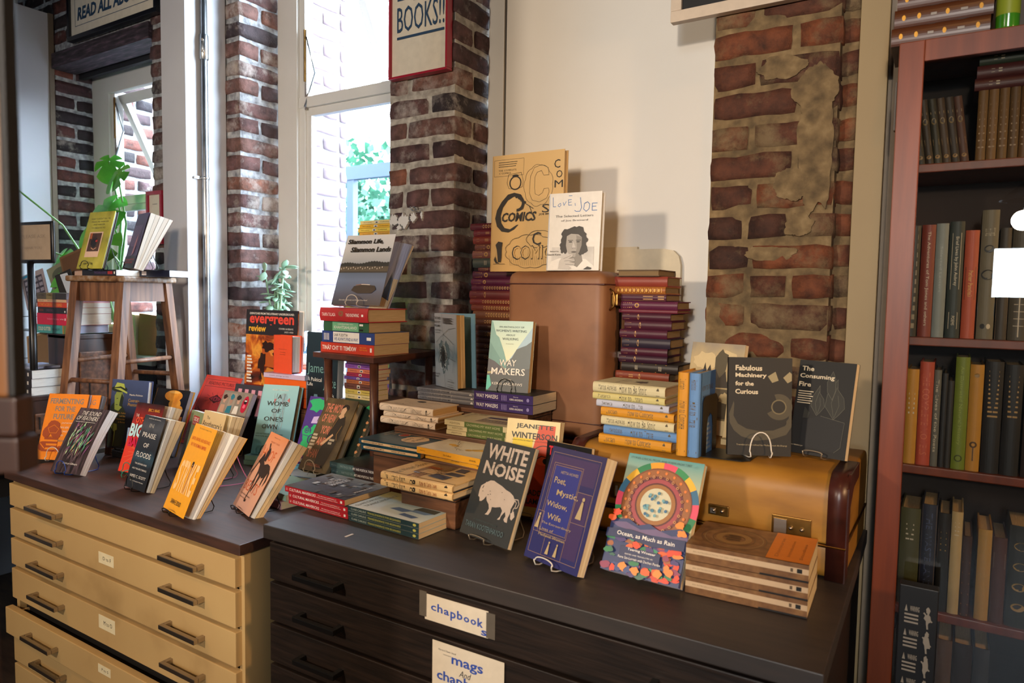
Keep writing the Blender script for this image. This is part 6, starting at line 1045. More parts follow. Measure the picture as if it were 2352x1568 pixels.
poet = [('r', .06, .72, .90, .93, PP), ('r', .64, .10, .90, .66, PP), fr(.05, .06, .93, .95), fr(.12, .24, .66, .86), fr(.15, .26, .64, .84), ('r', .155, .265, .635, .835, C('#28307a')), fr(.66, .40, .92, .66), fr(.05, .24, .17, .42), fr(.30, .06, .66, .22), T_('HETTA HOWES', .28, .775, .60, .80, PT2), T_('Poet,', .20, .675, .42, .74, PT2, bold=.01), T_('Mystic,', .30, .57, .70, .635, PT2, bold=.01), T_('Widow,', .17, .47, .56, .525, PT2, bold=.01), T_('Wife', .24, .37, .50, .42, PT2, bold=.01), T_('The Extraordinary', .17, .315, .72, .34, PT2), T_('Lives of', .17, .265, .42, .29, PT2), T_('Medieval Women', .17, .215, .66, .24, PT2)] + fig(.78, .44, 1.7) + fig(.10, .27, 1.2) + fig(.40, .08, 1.0) + fig(.55, .08, 1.0)
sb('indigo paperback poet mystic widow wife with gold framed figures', (-.742, 1.231, -.542), -14.9, 20.7, .149, .236, .020, PNV, poet, WIREW, 'white wire stand holding the indigo paperback', .026, pg=PG, fan=.016, fan0=.003)
OC = uvgrad('cover_teal_to_cream_sky', [(0, '#3a3c60'), (.42, '#b8ae88'), (.62, '#c2bb94'), (.80, '#a8b498'), (1, '#5f9a9a')], 1, .02)
CO = [C(c, .42) for c in ('#2f7d52', '#d9506a', '#3c6c8c', '#e8b23c', '#3c8c5a', '#4a5a90', '#e09a2c', '#b0406c')]
BK2 = [C('#8f4a34', .42), C('#a8553f', .42), C('#9a3a4a', .42), C('#b5654a', .42)]
oc = []
for j, c in enumerate([0, 1, 2, 3, 4, 1, 6, 0, 3, 2, 1, 4]):
    oc.append(('o', .50, .60, .535, .43, CO[c], -30+20*j, -30+20*j+20))
oc += [('e', .50, .60, .455, .455*.162/.24, C('#7a4a34', .42), 40), ('o', .50, .60, .44, .355, C('#96603a', .42)), ('o', .50, .60, .355, .32, C('#6a3a3c', .42)), ('o', .50, .60, .32, .27, C('#a04a50', .42)), ('o', .50, .60, .27, .25, C('#5c3030', .42)), ('o', .50, .60, .25, .20, C('#9c6a3c', .42)), ('e', .50, .60, .20, .20*.162/.24, C('#c9c4a8', .42), 30)]
for j in range(22):
    a = j*2*pi/22; oc.append(('e', .50+.40*cos(a), .60+.40*.675*sin(a), .018, .013, C('#d97a3a', .42), 8))
for j in range(24):
    a = j*2*pi/24; oc.append(('o', .50+.338*cos(a), .60+.338*.675*sin(a), .018, .009, C('#c08a5a', .42)))
for j in range(24):
    a = rf.uniform(0, 6.28); r_ = .175*math.sqrt(rf.random()); oc.append(('e', .50+r_*cos(a), .60+r_*.675*sin(a), .02, .014, C(rf.choice(['#4a7f94', '#3c6a8c', '#6fa0a8']), .42), 8))
oc += [('p', [(0, 0), (0, .44), (.10, .42), (.22, .44), (.36, .40), (.50, .43), (.64, .39), (.78, .42), (.90, .44), (1, .42), (1, 0)], C('#34406c', .42)), ('p', [(0, .39), (.2, .41), (.4, .37), (.6, .40), (.8, .37), (1, .40), (1, .36), (.7, .35), (.4, .34), (.1, .36)], C('#6a5a80', .42))]
for j in range(90):
    a, b = rf.uniform(.02, .98), rf.uniform(.01, .30)
    if .16 < a < .8 and .10 < b < .19: continue
    oc.append(blob(a, b, rf.uniform(.03, .08), rf.uniform(.012, .034), C(rf.choice(['#e0602c', '#d9452c', '#2f7d52', '#3c8c6a', '#4a3c74', '#e0843c', '#8f3c5c', '#3c4c80', '#a0603c', '#3a6a5c']), .42), j, 12, .25))
for a, b in ((.04, .42), (.94, .40), (.90, .46), (.08, .47), (.42, .235), (.30, .06), (.60, .05), (.46, .04), (.75, .06)): oc.append(blob(a, b, .055, .03, C(rf.choice(['#e8602c', '#e04a2c', '#e88a3c']), .42), int(a*100), 14, .25))
oc += [('p', [(0, .33), (.3, .35), (.6, .33), (1, .35), (1, .27), (.6, .25), (.3, .28), (0, .26)], C('#28325a', .42)), T_('Ocean, as Much as Rain', .14, .285, .88, .325, KW, bold=.01), ('r', .22, .11, .74, .21, C('#28325a', .42)), T_('Tsering Woeser', .32, .18, .68, .205, KW, bold=.01), T_('EDITED AND TRANSLATED BY', .30, .15, .66, .16, KW), T_('Fiona Sze-Lorrain with Dechen Pemba', .22, .115, .76, .135, KW), T_('STORIES, LYRICAL PROSE, AND POEMS FROM TIBET', .10, .935, .90, .955, C('#35504c'))]
sb('colourful paperback ocean as much as rain with a mandala, at the cabinet front', (-.575, 1.259, -.542), -2.4, 27.5, .162, .242, .016, OC, oc, None, pg=PG)
sb('black paperback trauma plot with pink-red title behind the indigo one', (-.815, 1.425, -.548), -10, 6, .13, .205, .012, BLK, [T_('TRAUMA', .05, .84, .70, .95, C('#c8303c'), bold=.03, shear=.1), T_('PLOT', .22, .71, .64, .81, C('#d97a86'), bold=.03, shear=.1), blob(.70, .66, .2, .12, C('#8a5a4a'), 4)], None)
OCB = noisy('brown_mandala_print', [(.3, '#5a3c24'), (.55, '#7a5634'), (.75, '#8f6a42')], ns=40, rough=.45, detail=6); OCO = C('#c9701c', .45)
zc = -.549
for i in range(3):
    t = .0315
    lying(ordw(i, 3)+' of three thick brown books with cream spine stripes at the cabinet corner', (-.407, 1.262-.001*i, zc), 3.0+.3*i, .212, t-.0004, .150, OCB, [('r', 0, .42, 1, .74, C('#c2a888', .5)), T_('AN INTRODUCTION TO DISCOURSES', .06, .52, .46, .62, C('#8a7458')), ('r', .86, .48, .88, .68, C('#5a4a38')), ('r', .91, .46, .95, .70, K), ('r', .62, .0, 1, .1, K)], group='three thick brown books', pg=PG,
      front=[('o', .48, .66, .40, .385, C('#5a4028')), ('o', .48, .66, .36, .35, C('#8a7048')), ('o', .48, .66, .26, .25, C('#5a4028')), ('o', .48, .66, .22, .14, C('#846238')), ('r', .40, .60, .44, .72, C('#3a2818')), ('r', .47, .60, .51, .74, C('#3a2818')), ('r', .54, .61, .58, .71, C('#3a2818')), ('r', 0, 0, 1, .34, OCO), T_('Discourse', .1, .25, .8, .28, C('#8a4a14')), T_('Introduction', .15, .16, .75, .185, C('#8a4a14')), T_('Studies', .1, .06, .7, .085, C('#8a4a14'))] if i == 2 else ()); zc += t
k = MB(); k.box((-.003, -.012, 0), (.003, .012, .0006), KW); tag(k.build('paper_scrap', None, (-1.14, 1.125, -.5495)), 'tiny white paper scrap on the black-brown cabinet top', 'scrap')
# ================================================================ books on the stool
OLV = noisy('olive_speckled_print', [(.3, '#7c7a20'), (.5, '#a5a02e'), (.75, '#bdb84a')], ns=14, rough=.35, detail=5)
ob = [T_("WHAT DOESN'T KILL ME", .12, .86, .88, .89, WK), T_('MAKES ME WEIRDER', .16, .81, .84, .835, WK), T_('AND HARDER', .26, .76, .72, .785, WK), T_('TO RELATE TO', .22, .70, .76, .725, WK), ('r', .20, .20, .74, .64, C('#d9b8a0')), ('r', .24, .30, .70, .62, C('#4a3020')), blob(.46, .46, .12, .09, C('#1c1512'), 3), blob(.47, .56, .06, .04, C('#3a241c'), 4), blob(.55, .48, .04, .02, C('#b02a20'), 5), ('r', .26, .52, .34, .62, C('#a85a2c')), ('l', [(.40, .36), (.50, .33), (.60, .36)], .003, C('#c99878')), T_('MARY LUCIA', .24, .07, .62, .10, WK)]
sb('olive green hardcover with a taped photograph, propped on the wooden stool', (-2.800, 1.362, .070), 4, 15, .156, .222, .014, OLV, ob, WIREB, 'black wire stand holding the olive hardcover on the stool', .035, kind='hb', pg=PB, topm=K, spinem=OLV)
PUR = C('#3f3252', .4)
sb('purple paperback propped open on the wooden stool beside the olive one', (-2.600, 1.425, .072), -13, 16, .120, .210, .026, PUR,
   [('r', .1+.09*i, .40, .15+.09*i, .78, C('#6a5a7c')) for i in range(8)] + [('r', 0, 0, 1, .22, C('#1c1822')), T_('WITH A NEW EPILOGUE', .1, .14, .9, .17, C('#b5302c')), T_('ESSAYS ON LOVING', .1, .09, .8, .12, C('#b5302c')), ('p', [(.55, .5), (.62, .62), (.70, .50), (.66, .28), (.50, .22)], C('#8a5a6a'))], WIREB, 'black wire stand holding the purple paperback on the stool', .03, fan=.060, fan0=.010, gap=.006, pg=PW, inner=PW, leaves=5)
lying('dark purple-spined paperback lying on the stool seat', (-2.825, 1.395, .0455), 4, .21, .022, .13, C('#1c1a20', .4), [T_('THE DARK HOURS', .36, .3, .72, .7, C('#6a4a7c')), ('r', .76, .25, .90, .75, C('#a8302c')), ('r', .94, .3, .97, .7, KW)], pg=PW)
b = lying('peach-paged paperback lying under the olive hardcover on the stool', (-3.005, 1.455, .0455), -12, .18, .020, .12, C('#d9a884', .5), (), pg=PT)
lying('white-paged paperback lying at the far corner of the stool seat', (-2.625, 1.50, .0455), 22, .13, .024, .15, C('#23283a', .4), [('r', .1, .2, .25, .8, KW)], pg=PW)
# ---- paperbacks on the tall box
def mkq(c, rz, s): return c
AX = radians(30)
CB0 = (-2.985, 1.400)     # near corner shared by the pile
def pile(label, off, H, T, W, z, m, sp, **kw):
    """spines look towards the cream cabinet end; yaw 3 deg"""
    return lying(label, (CB0[0]-H+off[0], CB0[1]+off[1], z), kw.pop('yaw', 3), H, T, W, m, sp, **kw)
z = -.1865
pile('teal and yellow paperback cold gutter bottom of the pile on the tall box', (-.006, -.012), .232, .034, .175, z, C('#4a9c98', .4), [('r', 0, 0, .14, 1, C('#e0c8a0')), T_('COLD GUTTER', .20, .30, .56, .74, C('#e8dcc0'), bold=.02), T_('DEREK WALCOTT', .60, .36, .82, .6, K), ('r', .9, 0, .92, 1, C('#d9902c')), ('r', .92, 0, 1, 1, C('#6a7c4a'))], pg=PB, front=[('r', 0, .1, 1, .9, C('#d9b48a')), ('r', 0, .35, 1, .5, C('#c9452c')), ('r', 0, .5, 1, .6, C('#e0a02c'))], yaw=6); z += .0342
pile('bright pink-red paperback in the pile on the tall box', (0, 0), .217, .046, .18, z, C('#d8103f', .4), [T_('The Bastard of Fort Stikine', .34, .44, .74, .60, C('#f0a0b0')), T_('Joe Roth', .78, .44, .90, .58, KW), ('r', .94, .42, .97, .62, KW)], pg=PW); z += .0462
pile('brown-black paperback in the pile above the pink-red one', (.003, .0), .211, .024, .18, z, C('#251a18', .4), [('r', .05, .3, .2, .7, C('#6a2c1c')), T_('ORIENTALS', .30, .3, .54, .7, C('#7a5068')), ('r', .92, .2, .96, .5, KW)], pg=PW); z += .0242
pile('orange paperback with tall orange letters in the pile on the tall box', (.004, 0), .213, .0205, .175, z, C('#d9401c', .4), [T_('IS THAT A GUN IN YOUR HAND', .04, .18, .84, .86, C('#f0902c'), bold=.03)], pg=PW); z += .0207
pile('thin peach paperback second from the top of the pile on the tall box', (.001, 0), .211, .0115, .175, z, C('#e8b88c', .5), [T_('Selected', .06, .4, .22, .75, K), T_('Stories', .36, .4, .5, .75, K)], pg=C('#b58fa0', .8)); z += .0117
pile('khaki and brown-spined paperback topmost on the tall box', (0, 0), .211, .026, .175, z, C('#5f5340', .45), [('r', .32, 0, .64, 1, C('#8c7844')), ('r', .64, 0, 1, 1, C('#33271f')), T_('LETTERS', .06, .5, .24, .75, K), T_('TO A FRIEND', .36, .5, .5, .8, K)], pg=PB, front=[('r', .3, .1, .9, .5, C('#8a6a58'))])
zc = -.4205
for i in range(3):
    book(lie_mw((-3.205+.004*i, 1.268, zc), 4, .21, .033), .14, .21, .033, C('#241c1c', .4), label=ordw(i, 3)+' of three identical thick black paperbacks on the low box', group='three identical black paperbacks', pg=PW, spine=[T_('AUTHOR OF', .08, .56, .5, .74, KW), T_('THE REDEMPTION', .08, .28, .6, .46, C('#c93038')), ('r', .85, .3, .9, .7, KW)],
         front=[T_('SILENCE', .15, .62, .85, .82, KW, bold=.02), T_('ENVY', .15, .36, .85, .56, KW, bold=.02), T_('fury', .3, .2, .7, .28, C('#c93038'))] if i == 2 else ()); zc += .0332
book(lie_mw((-3.20, 1.29, zc), 6, .17, .008), .13, .17, .008, C('#a8b4d4', .4), label='thin pale blue booklet lying on the three black paperbacks', pg=PB)
# ---- wire rack with cards behind
r = empty('card_rack', (-3.68, 1.66, -.603), 'black wire rack holding leaning cards and folders behind the piled paperbacks', 'rack')
k = MB()
for x in (-.10, .30):
    for zz in (.12, .26, .40, .46): k.tube([(x, -.12, zz), (x, .12, zz)], .0018, WIREB, 6)
for y in (-.12, .12):
    for zz in (.12, .40): k.tube([(-.10, y, zz), (.30, y, zz)], .0018, WIREB, 6)
    for x in (-.10, .30): k.tube([(x, y, 0), (x, y, .46)], .002, WIREB, 6)
k.tube([(.1, 0, 0), (.1, 0, .55)], .016, BLACKMETAL, 10)
k.box((-.10, -.12, .118), (.30, .12, .122), WIREB); k.box((-.10, -.12, .398), (.30, .12, .402), WIREB); k.build('frame', r)
cds = [('brown cardboard folder standing tallest in the card rack', (-3.50, 1.66, -.03), 22, 14, .19, .13, '#7c5636', '#6a4528', .010, -24), ('grey-green card with an oval picture in the rack', (-3.58, 1.64, -.03), 22, 14, .13, .12, '#8a846c', '#5a5c4c', .004, -30), ('black card leaning in the rack beside the white one', (-3.48, 1.62, -.04), 24, 14, .105, .08, '#1c1816', '#2a2420', .006, -26), ('white card edge-on at the end of the rack', (-3.43, 1.63, -.04), 50, 12, .105, .03, '#d9dce0', '#c9d0d8', .006, -20), ('postcard sheet with small grey pictures and a blue strip', (-3.66, 1.56, -.11), 24, 12, .17, .12, '#a8989c', '#4a4450', .004, -22), ('stack of brown postcards low in the rack', (-3.62, 1.54, -.42), 20, 14, .20, .14, '#b5916a', '#8a6a48', .02, -16)]
for i, (lb, p, yw, tl, h, w_, c1, c2, t, ln) in enumerate(cds):
    zz = p[2]
    k = MB(); k.box((0, 0, 0), (w_, t, h), C(c1, .6), .001)
    art(k, lambda a, b, L: Vector((a, -L*.0002, b)), [('e', .5, .6, .35, .25, C(c2, .5))] if i == 1 else [('r', .06, .9, .6, .97, C('#2c8fc0')), ('r', .1, .1, .9, .85, C(c2, .5))]+[('r', .15+.2*j, .2+.16*q, .3+.2*j, .3+.16*q, C('#9c94a0')) for j in range(4) for q in range(4)] if i == 4 else [('r', .06, .06, .94, .94, C(c2, .6))], w_, h)
    o = k.build('greeting_card'); o.matrix_world = stand_mw((p[0], p[1], zz), yw, tl, ln); tag(o, lb, 'card', 'cards in the wire rack')
# ---- little sign on a post
r = empty('sign_stand', (-2.98, 1.28, -.603), 'black-framed beige notice on a post at the far left', 'sign')
k = MB(); k.tube([(-.03, .02, 0), (-.03, .02, .70)], .013, BLACKMETAL, 12); k.lathe([(0, 0), (.07, 0), (.07, .01), (.013, .016)], BLACKMETAL, 20, (-.03, .02, 0)); k.build('post', r)
k = MB(); M = Matrix.Translation((-.165, 0, .692)) @ Matrix.Rotation(radians(8), 4, 'Z'); rbox(k, (0, 0, 0), (.27, .014, .158), .006, BLACKMETAL, 2); 
for v in k.bm.verts: v.co = M @ v.co
k.build('frame', r)
k = MB(); k.box((.012, -.0012, .014), (.258, .001, .145), mat('#a8937c', .7), 0, M); art(k, lambda a, b, L: M @ Vector((.012+a, -.0014-L*.0001, .014+b)), [T_('PLEASE ASK', .3, .62, .9, .72, C('#8a7762')), T_('THANK YOU', .3, .3, .8, .38, C('#8a7762'))], .246, .131); k.build('paper', r)
# ---- monstera in the small window
MON = noisy('monstera_leaf', [(.3, '#2f7a2a'), (.55, '#55a83a'), (.8, '#8fce5a')], ns=6, rough=.3, detail=4)
def monstera():
    r = empty('monstera_plant', (-3.75, 2.02, -.335), 'monstera plant with large split leaves in front of the small window', 'plant')
    k = MB(); k.lathe([(0, 0), (.07, 0), (.09, .13), (.095, .13), (.095, .15), (.08, .15), (0, .14)], C('#b5a78c', .6), 24); k.build('pot', r)
    base = Vector((0, 0, .14)); st = MB()
    L = [((-.12, -.50, .60), .18, (-.2, -.9, .35), 20), ((.16, -.12, .72), .15, (.3, -.9, .5), -30), ((.30, -.22, .55), .13, (.5, -.8, .2), -60), ((.05, -.05, .98), .09, (.5, -.6, .5), 60), ((.22, -.10, .90), .10, (.1, -.8, .5), -20), ((.10, -.32, .30), .15, (.2, -.9, .2), 150), ((.28, -.38, .34), .13, (.4, -.8, .4), -140), ((-.26, -.42, .88), .07, (.1, -.8, .6), 30), ((-.02, -.28, .45), .13, (-.1, -.9, .3), 100)]
    for i, (p, R, nrm, rot) in enumerate(L):
        p = Vector(p); mid = base.lerp(p, .55)+Vector((.05, .02, .10)); st.tube([base, base.lerp(mid, .5)+Vector((0, 0, .05)), mid, p], .0055, C('#5f8a4a'), 6, rr=[.007, .006, .005, .004])
        n = Vector(nrm).normalized(); a = n.orthogonal().normalized(); a = Matrix.Rotation(radians(rot), 3, n) @ a; b = n.cross(a)
        lf = MB(); out = []
        N = 48
        for j in range(N):
            t = 2*pi*j/N-pi; rad = R*(1-.18*abs(t)/pi)*(1+.25*cos(t)) ; 
            if abs(abs(t)-pi) < .25: rad *= .45
            sp = (j % 7 == 3) and .4 < abs(t) < 2.7
            if sp: rad *= .45
            out.append((rad*cos(t), rad*.85*sin(t)))
        c = lf.bm.verts.new(p + a*0); vs = [lf.bm.verts.new(p + a*x + b*y - n*(.35*(x*x+y*y)/R)) for x, y in out]
        for j in range(N): f = lf.bm.faces.new((c, vs[j], vs[(j+1) % N])); f.smooth = True; f.material_index = lf.mi(MON)
        lf.build('leaf', r)
    st.build('stems', r)
monstera()
for i, (x, y, rz, c, lb) in enumerate(((-3.56, 2.02, -12, '#c9b48a', 'tall kraft paper bag standing on the small window sill'), (-3.42, 2.03, 14, '#b07a4a', 'brown paper bag leaning beside the kraft one on the sill'))):
    k = MB(); k.prism([(0, 0), (.16, 0), (.145-.02*i, .20), (.015, .21)], -.03, .03, C(c, .7), lambda x2, z2, y2: Vector((x2-.08, y2, z2))); o = k.build('paper_bag', None, (x, y, -.334)); o.rotation_euler = (0, 0, radians(rz)); tag(o, lb, 'bag')
# ================================================================ bookcase on the right
BX, BY = -.131, 1.68
r = empty('glazed_bookcase', (.4, 1.8, -1.52), 'red-brown wooden bookcase with a glass door full of old books', 'bookcase')
bo = Vector((.4, 1.8, -1.52))
def bb(name, a, b, m=WOODRED, bev=.002, par=None):
    k = MB(); k.box(Vector(a)-bo, Vector(b)-bo, m, bev); return k.build(name, par or r)
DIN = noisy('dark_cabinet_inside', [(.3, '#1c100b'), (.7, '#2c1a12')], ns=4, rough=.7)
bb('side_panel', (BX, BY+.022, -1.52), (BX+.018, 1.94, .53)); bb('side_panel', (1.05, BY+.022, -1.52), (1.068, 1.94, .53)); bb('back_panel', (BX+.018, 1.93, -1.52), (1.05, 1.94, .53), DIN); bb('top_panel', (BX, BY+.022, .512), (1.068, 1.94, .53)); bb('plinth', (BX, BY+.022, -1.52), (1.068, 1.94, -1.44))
SH = [.287, -.075, -.350, -.660, -.95]
for z in SH: bb('shelf', (BX+.018, BY+.040, z-.018), (1.05, 1.93, z), WOODRED)
d = bb('door_frame', (BX, BY, -1.44), (BX+.046, BY+.020, .53)); 
k = MB(); 
for a, b in (((.47, BY, -1.44), (.516, BY+.02, .53)), ((BX+.046, BY, .487), (.47, BY+.02, .53)), ((BX+.046, BY, -1.44), (.47, BY+.02, -1.38))): k.box(Vector(a)-bo, Vector(b)-bo, WOODRED, .002)
k.box(Vector((.518, BY, -1.44))-bo, Vector((1.068, BY+.02, .53))-bo, WOODRED, .002); k.build('door_rail', r)
bb('glass_pane', (BX+.046, BY+.008, -1.38), (.47, BY+.012, .487), GLASS2, 0)
k = MB(); k.box(Vector((BX-.006, BY+.03, .36))-bo, Vector((BX-.001, BY+.05, .46))-bo, mat('#5c5650', .6), .001); k.build('hinge', r)
GB1 = 'books on the bookcase shelves'
def shelf_book(x0, x1, z0, h, c, label, deco=(), dep=.13, lean=0, y=1.735, rough=.5):
    T = x1-x0; M = Matrix(((0, 1, 0, x0), (1, 0, 0, y), (0, 0, 1, z0+.0005), (0, 0, 0, 1)))
    # spine towards the room; left-handed layout is avoided by turning the book
    M = Matrix(((0, -1, 0, x1), (1, 0, 0, y), (0, 0, 1, z0+.0005), (0, 0, 0, 1)))
    if lean: M = Matrix.Translation((x0, 0, z0)) @ Matrix.Rotation(radians(lean), 4, 'Y') @ Matrix.Translation((-x0, 0, -z0)) @ M
    return book(M, dep, h, T, C(c, rough) if isinstance(c, str) else c, spine=deco, kind='hb', label=label, group=GB1, pg=PT)
W1 = C('#c9bfa8', .5); GI = C('#a88440', .4)
z = SH[1]; row = [(-.098, -.076, .235, '#2c2a22', 'dark green book with a buff leaf pattern at the hinge end of the middle shelf', [('r', .08*j, .2, .08*j+.045, .8, C('#8a7750')) for j in range(12)]),
 (-.074, -.049, .236, '#7c3526', 'russet book with a long wavy cream title on the middle shelf', [T_('The Adventures of Tom Jones and others', .06, .38, .90, .66, W1)]),
 (-.048, -.026, .238, '#7c8686', 'pale grey cloth book with a worn spine on the middle shelf', [T_('Selected Letters', .2, .4, .6, .6, C('#99a2a0')), ('r', .66, .1, .69, .9, C('#5c625f'))]),
 (-.024, .002, .241, '#1f2c2a', 'dark green book with a framed white title brief lives', [fr(.10, .22, .58, .80, W1), T_('Brief Lives by John Aubrey', .13, .38, .55, .66, W1), fr(.78, .22, .92, .80, W1), T_('POEMS', .81, .40, .89, .62, W1)]),
 (.004, .028, .222, '#b04f34', 'terracotta book with a small framed gilt title', [fr(.34, .14, .64, .86, C('#3a2018')), T_('Pather Panchali', .37, .36, .61, .68, C('#d9b04a'))]),
 (.031, .060, .262, '#6a6452', 'grey and black patterned book with two black bands', [('r', .12, 0, .22, 1, K), T_('THE NEW YORKER', .14, .2, .20, .8, W1), ('r', .72, 0, .82, 1, K), ('e', .3, .5, .03, .3, K), ('e', .5, .5, .04, .4, K), ('e', .9, .35, .02, .15, K), ('e', .9, .7, .02, .12, W1)]),
 (.063, .082, .225, '#3a342c', 'dark book with a tan lower half and script title', [('r', .45, 0, 1, 1, C('#a88450')), T_('Zorba', .3, .3, .44, .8, W1)]),
 (.084, .118, .240, '#4a4436', 'dark book with a laddered gilt spine at the reflection', [('l', [(.3, .5), (.97, .5)], .002, W1)]+[('l', [(.34+.06*j, .25), (.34+.06*j, .75)], .001, W1) for j in range(10)]),
 (.120, .150, .235, '#3c2c24', 'brown book past the laddered one on the middle shelf', []), (.152, .19, .24, '#4a3a2a', 'wide brown book last in view on the middle shelf', [])]
for x0, x1, h, c, lb, dc in row: shelf_book(x0, x1, z, h, c, lb, dc)
z = SH[2]; row = [(-.088, -.065, .205, '#c08a2c', 'mustard book with a dark green label on the shelf below', [('r', .22, 0, .52, 1, C('#2c3a2a'))]+[('r', .25+.05*j, .25, .27+.05*j, .75, W1) for j in range(5)]),
 (-.064, -.038, .222, '#a8432c', 'brick red book with faint long lettering', [T_('THE COMPLETE NOVELS', .1, .25, .9, .75, C('#c0694a'))]), (-.037, -.024, .206, '#5c5c56', 'narrow grey book beside the brick red one', [T_('The Lives of the Poets', .1, .3, .85, .7, W1)]),
 (-.022, -.012, .200, '#15161a', 'narrow black book on the lower shelf', []), (-.0115, -.001, .185, '#22201e', 'thin dark book before the green one', []),
 (.0005, .025, .236, '#6a7c1f', 'tall olive green book with a round emblem at its foot', [T_('An Illustrated Natural History', .08, .3, .78, .6, C('#8fa040')), ('o', .90, .5, .03, .022, C('#2c3410'))]),
 (.026, .050, .222, '#b5822c', 'mustard book with a key drawn on its spine', [('r', .45, 0, .46, 1, C('#5c4018')), ('o', .75, .5, .03, .015, C('#4a3418')), ('l', [(.78, .5), (.90, .5)], .002, C('#4a3418')), ('e', .10, .5, .02, .2, C('#8a6a28'))]),
 (.052, .083, .230, '#121214', 'wide black book with eleven rows of small gilt lettering', [('r', .08+.04*j, .22, .095+.04*j, .78, GI) for j in range(11)]),
 (.085, .116, .226, '#141416', 'second wide black book with small gilt lettering', [('r', .10+.045*j, .25, .115+.045*j, .78, GI) for j in range(9)]), (.12, .15, .21, '#2c2220', 'dark brown book at the edge of the shelf below', [])]
for x0, x1, h, c, lb, dc in row: shelf_book(x0, x1, z, h, c, lb, dc)
z = SH[3]; row = [(-.102, -.088, .20, '#15171c', 'narrow black book in the dark third shelf corner', []), (-.085, -.048, .213, '#4a4a28', 'olive book with a black label on the third shelf', [('r', .14, 0, .38, 1, K)]+[('r', .16+.05*j, .3, .175+.05*j, .7, W1) for j in range(4)]),
 (-.046, -.017, .227, '#22283a', 'dark blue book with a faint tall title', [T_('THE WASTE LAND', .08, .3, .8, .7, C('#4a5478')), fr(.01, .05, .99, .95, C('#6a5a48'))]), (-.015, .007, .213, '#15130f', 'black book with a brown leather label', [('r', .16, .05, .46, .95, C('#6a3a20'))]+[('r', .19+.06*j, .25, .2+.06*j, .75, GI) for j in range(4)]),
 (.009, .029, .220, '#b8a070', 'cream book with a black label at its head', [('r', .08, .05, .26, .95, K)]+[('r', .10+.04*j, .3, .11+.04*j, .7, W1) for j in range(4)]), (.031, .047, .172, '#3a2216', 'brown book with tooled leather bands', [('r', .06+.13*j, .1, .075+.13*j, .9, C('#8a5a34')) for j in range(8)]),
 (.057, .081, .192, '#b08a44', 'straw-coloured book on the third shelf', []), (.083, .107, .18, '#4c2a1c', 'brown book with a small white label', [('r', .18, .1, .36, .9, C('#a8a090'))]), (.110, .15, .21, '#23241c', 'dark green book with gilt scrollwork', [('e', .2+.2*j, .5, .04, .3, GI) for j in range(4)])]
for x0, x1, h, c, lb, dc in row: shelf_book(x0, x1, z, h, c, lb, dc)
z = SH[4]; rnd = random.Random(12); x = -.11; i = 0
for wd, c, lb in ((.03, '#1c1a18', 'black book low in the bookcase'), (.035, '#4a2a1a', 'brown leather book low in the bookcase'), (.04, '#15161a', 'thick black book low in the bookcase'), (.03, '#5c4430', 'tan book low in the bookcase'), (.036, '#2a1c18', 'dark brown book low in the bookcase'), (.03, '#3a3a40', 'grey book low in the bookcase')):
    shelf_book(x, x+wd-.002, z, .23, c, lb); x += wd
z = SH[0]; x = -.090
for i in range(6):
    shelf_book(x, x+.0145, z, .135, ['#2a2619', '#33281a', '#2c2a1c', '#3a2a1a', '#2a2018', '#4a2c20'][i], ['first', 'second', 'third', 'fourth', 'fifth', 'sixth'][i]+' leaning gilt-spined little book from the hinge on the top shelf', [('r', .62, .15, .72, .85, GI), ('e', .35, .5, .05, .3, C('#7a6530')), ('r', .2, .2, .24, .8, C('#7a6530')), ('e', .90, .5, .03, .3, C('#8a6a34'))], dep=.10, lean=-8); x += .0155
x = .012
for i in range(8):
    shelf_book(x, x+.0165, z, .140, ['#6a4c22', '#73532a', '#6a4c22', '#5f4420', '#6a4a24', '#5c3f20', '#6a4c22', '#5c4020'][i], ['first', 'second', 'third', 'fourth', 'fifth', 'sixth', 'seventh', 'eighth'][i]+' upright ochre-brown little book in the matching top shelf set', [('r', .1+.1*j, .2, .12+.1*j, .8, C('#8a6a34')) for j in range(8)], dep=.10); x += .0178
zc = z+.1412
for i, c in enumerate(('#4a1c1a', '#4f2220', '#22301f')):
    lying(['maroon', 'russet', 'dark green'][i]+' book lying across the upright set on the top shelf', (.004+.003*i, 1.735, zc), 0, .20, .024, .10, C(c, .45), [('r', .12+.06*j, .35, .15+.06*j, .65, W1) for j in range(2)]+[('r', .5+.02*j, .35, .51+.02*j, .65, W1) for j in range(10)], kind='hb', pg=PD); zc += .0245
    if zc > .505-.024: break
# on top of the bookcase
LB = C('#4a2510', .35); zc = .5305
for i in range(4):
    lying(['lowest', 'second', 'third', 'top'][i]+' brown leather volume with gilt stars lying on the bookcase', (-.148+.004*i, 1.70, zc), 1, .172, .036, .15, LB, [('r', .36, 0, .45, 1, C('#1c1210')), ('r', .66, 0, .76, 1, C('#1c1210'))]+[('e', a, .5, .02, .16, C('#e0a840', .3)) for a in (.10, .26, .55, .88)]+[('r', .38, .42, .44, .56, C('#8f8a84')), ('r', .68, .42, .75, .56, C('#8f8a84'))], kind='hb', group='brown leather volumes lying on the bookcase', pg=PD); zc += .0365
k = MB(); k.lathe([(0, 0), (.018, 0), (.020, .006), (.020, .13), (.017, .15), (.008, .17), (.008, .20), (0, .20)], mat('#3f8a1c', .15, 0, .03, 20, coat=.6), 28); k.lathe([(.0203, .03), (.0203, .11)], mat('#8fa02c', .4), 28)
tag(k.build('green_canister', None, (.052, 1.715, .5305)), 'shiny bright green canister standing on top of the bookcase', 'canister')
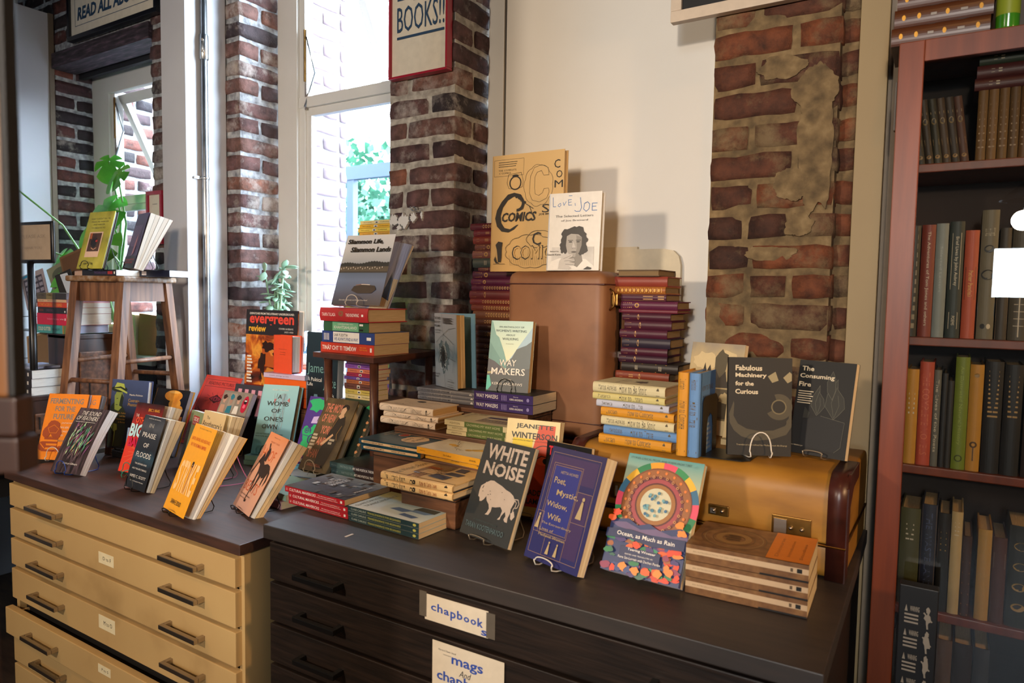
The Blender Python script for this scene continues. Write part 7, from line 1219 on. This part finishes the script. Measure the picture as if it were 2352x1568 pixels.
# black carton with warning pictures, before the bookcase
k = MB(); k.box((-.034, 0, 0), (.034, .03, .31), mat('#101114', .5), .002); wf = C('#8f8a80')
el = []
for j in range(4):
    b0 = .76-.16*j
    el += [('p', [(.16, b0+.07), (.24, b0+.07), (.20, b0+.115)], wf), T_('WARNING', .30, b0+.075, .54, b0+.11, wf, bold=.02)] + [('r', .16, b0+.045-.025*q, .52, b0+.057-.025*q, wf) for q in range(3)]
    el += [blob(.76, b0+.10, .05, .022, wf, j), blob(.76, b0+.045, .08, .045, wf, j+9, 12, .4), ('l', [(.66, b0+.08), (.86, b0+.03)], .003, wf), ('l', [(.74, b0+.02), (.76, b0-.02)], .003, wf)]
art(k, lambda a, b, L: Vector((-.034+a, -.0002-L*.0001, b)), el, .068, .31)
tag(k.build('warning_carton', None, (-.040, 1.60, -.880)), 'black carton printed with four pale warning pictures before the bookcase', 'carton')
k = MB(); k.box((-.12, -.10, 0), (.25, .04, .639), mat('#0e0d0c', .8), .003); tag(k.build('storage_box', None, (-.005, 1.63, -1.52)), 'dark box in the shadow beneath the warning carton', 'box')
# ================================================================ blurred shelf end close to the lens, and pendant lamps behind the viewer
r = empty('wooden_shelf_unit', (-.577, .232, -1.52), 'blurred orange-brown wooden shelf unit very close at the edge of view', 'shelf', None, YAW)
HON = noisy('honey_wood', [(.3, '#6a3c12'), (.6, '#825018'), (.85, '#8f5c22')], (8, 8, 1), 4, .45, 6)
for nm_, a, b, m in (('side_panel', (-.30, 0, 1.44), (.0, .012, 1.66), HON), ('edge_strip', (.0, -.001, 1.44), (.0055, .013, 3.2), mat('#120d0a', .6)), ('upper_panel', (-.30, 0, 1.66), (.0, .012, 3.2), WOODD), ('lower_shelf', (-.30, -.004, 1.412), (.008, .016, 1.44), WOODD), ('shelf_lip', (-.30, -.006, 1.385), (.010, .018, 1.411), WOODD), ('leg', (-.30, 0, 0), (-.02, .012, 1.385), WOODD)):
    k = MB(); k.box(a, b, m, .002); k.build(nm_, r)
for i, (x, y, z) in enumerate(((.32, -1.9, .62), (.95, -2.3, .70))):
    r = empty('pendant_lamp', (x, y, z), ['near', 'far'][i]+' black cone pendant lamp hanging over the shop floor, seen only as a reflection', 'lamp', 'pendant lamps')
    k = MB(); k.lathe([(.02, .12), (.05, .10), (.15, 0), (.146, 0), (.045, .092), (.015, .11)], mat('#1c1a18', .4), 32); k.build('lamp_shade', r)
    k = MB(); k.tube([(0, 0, .11), (0, 0, 2.1-z)], .003, WIREB, 6); k.build('cord', r)
    k = MB(); m, t, b = new_mat('lit_bulb'); b.inputs['Emission Color'].default_value = (1, .62, .28, 1); b.inputs['Emission Strength'].default_value = 30; k.lathe([(0, -.005), (.018, .005), (.028, .03), (.02, .055), (.012, .08)], m, 20); k.build('bulb', r)
# ---------------------------------------------------------------- lift everything from eye level to floor level
bpy.context.view_layer.update()
for o in bpy.data.objects:
    if o.parent is None and o is not cam:
        o.location.z += EYE
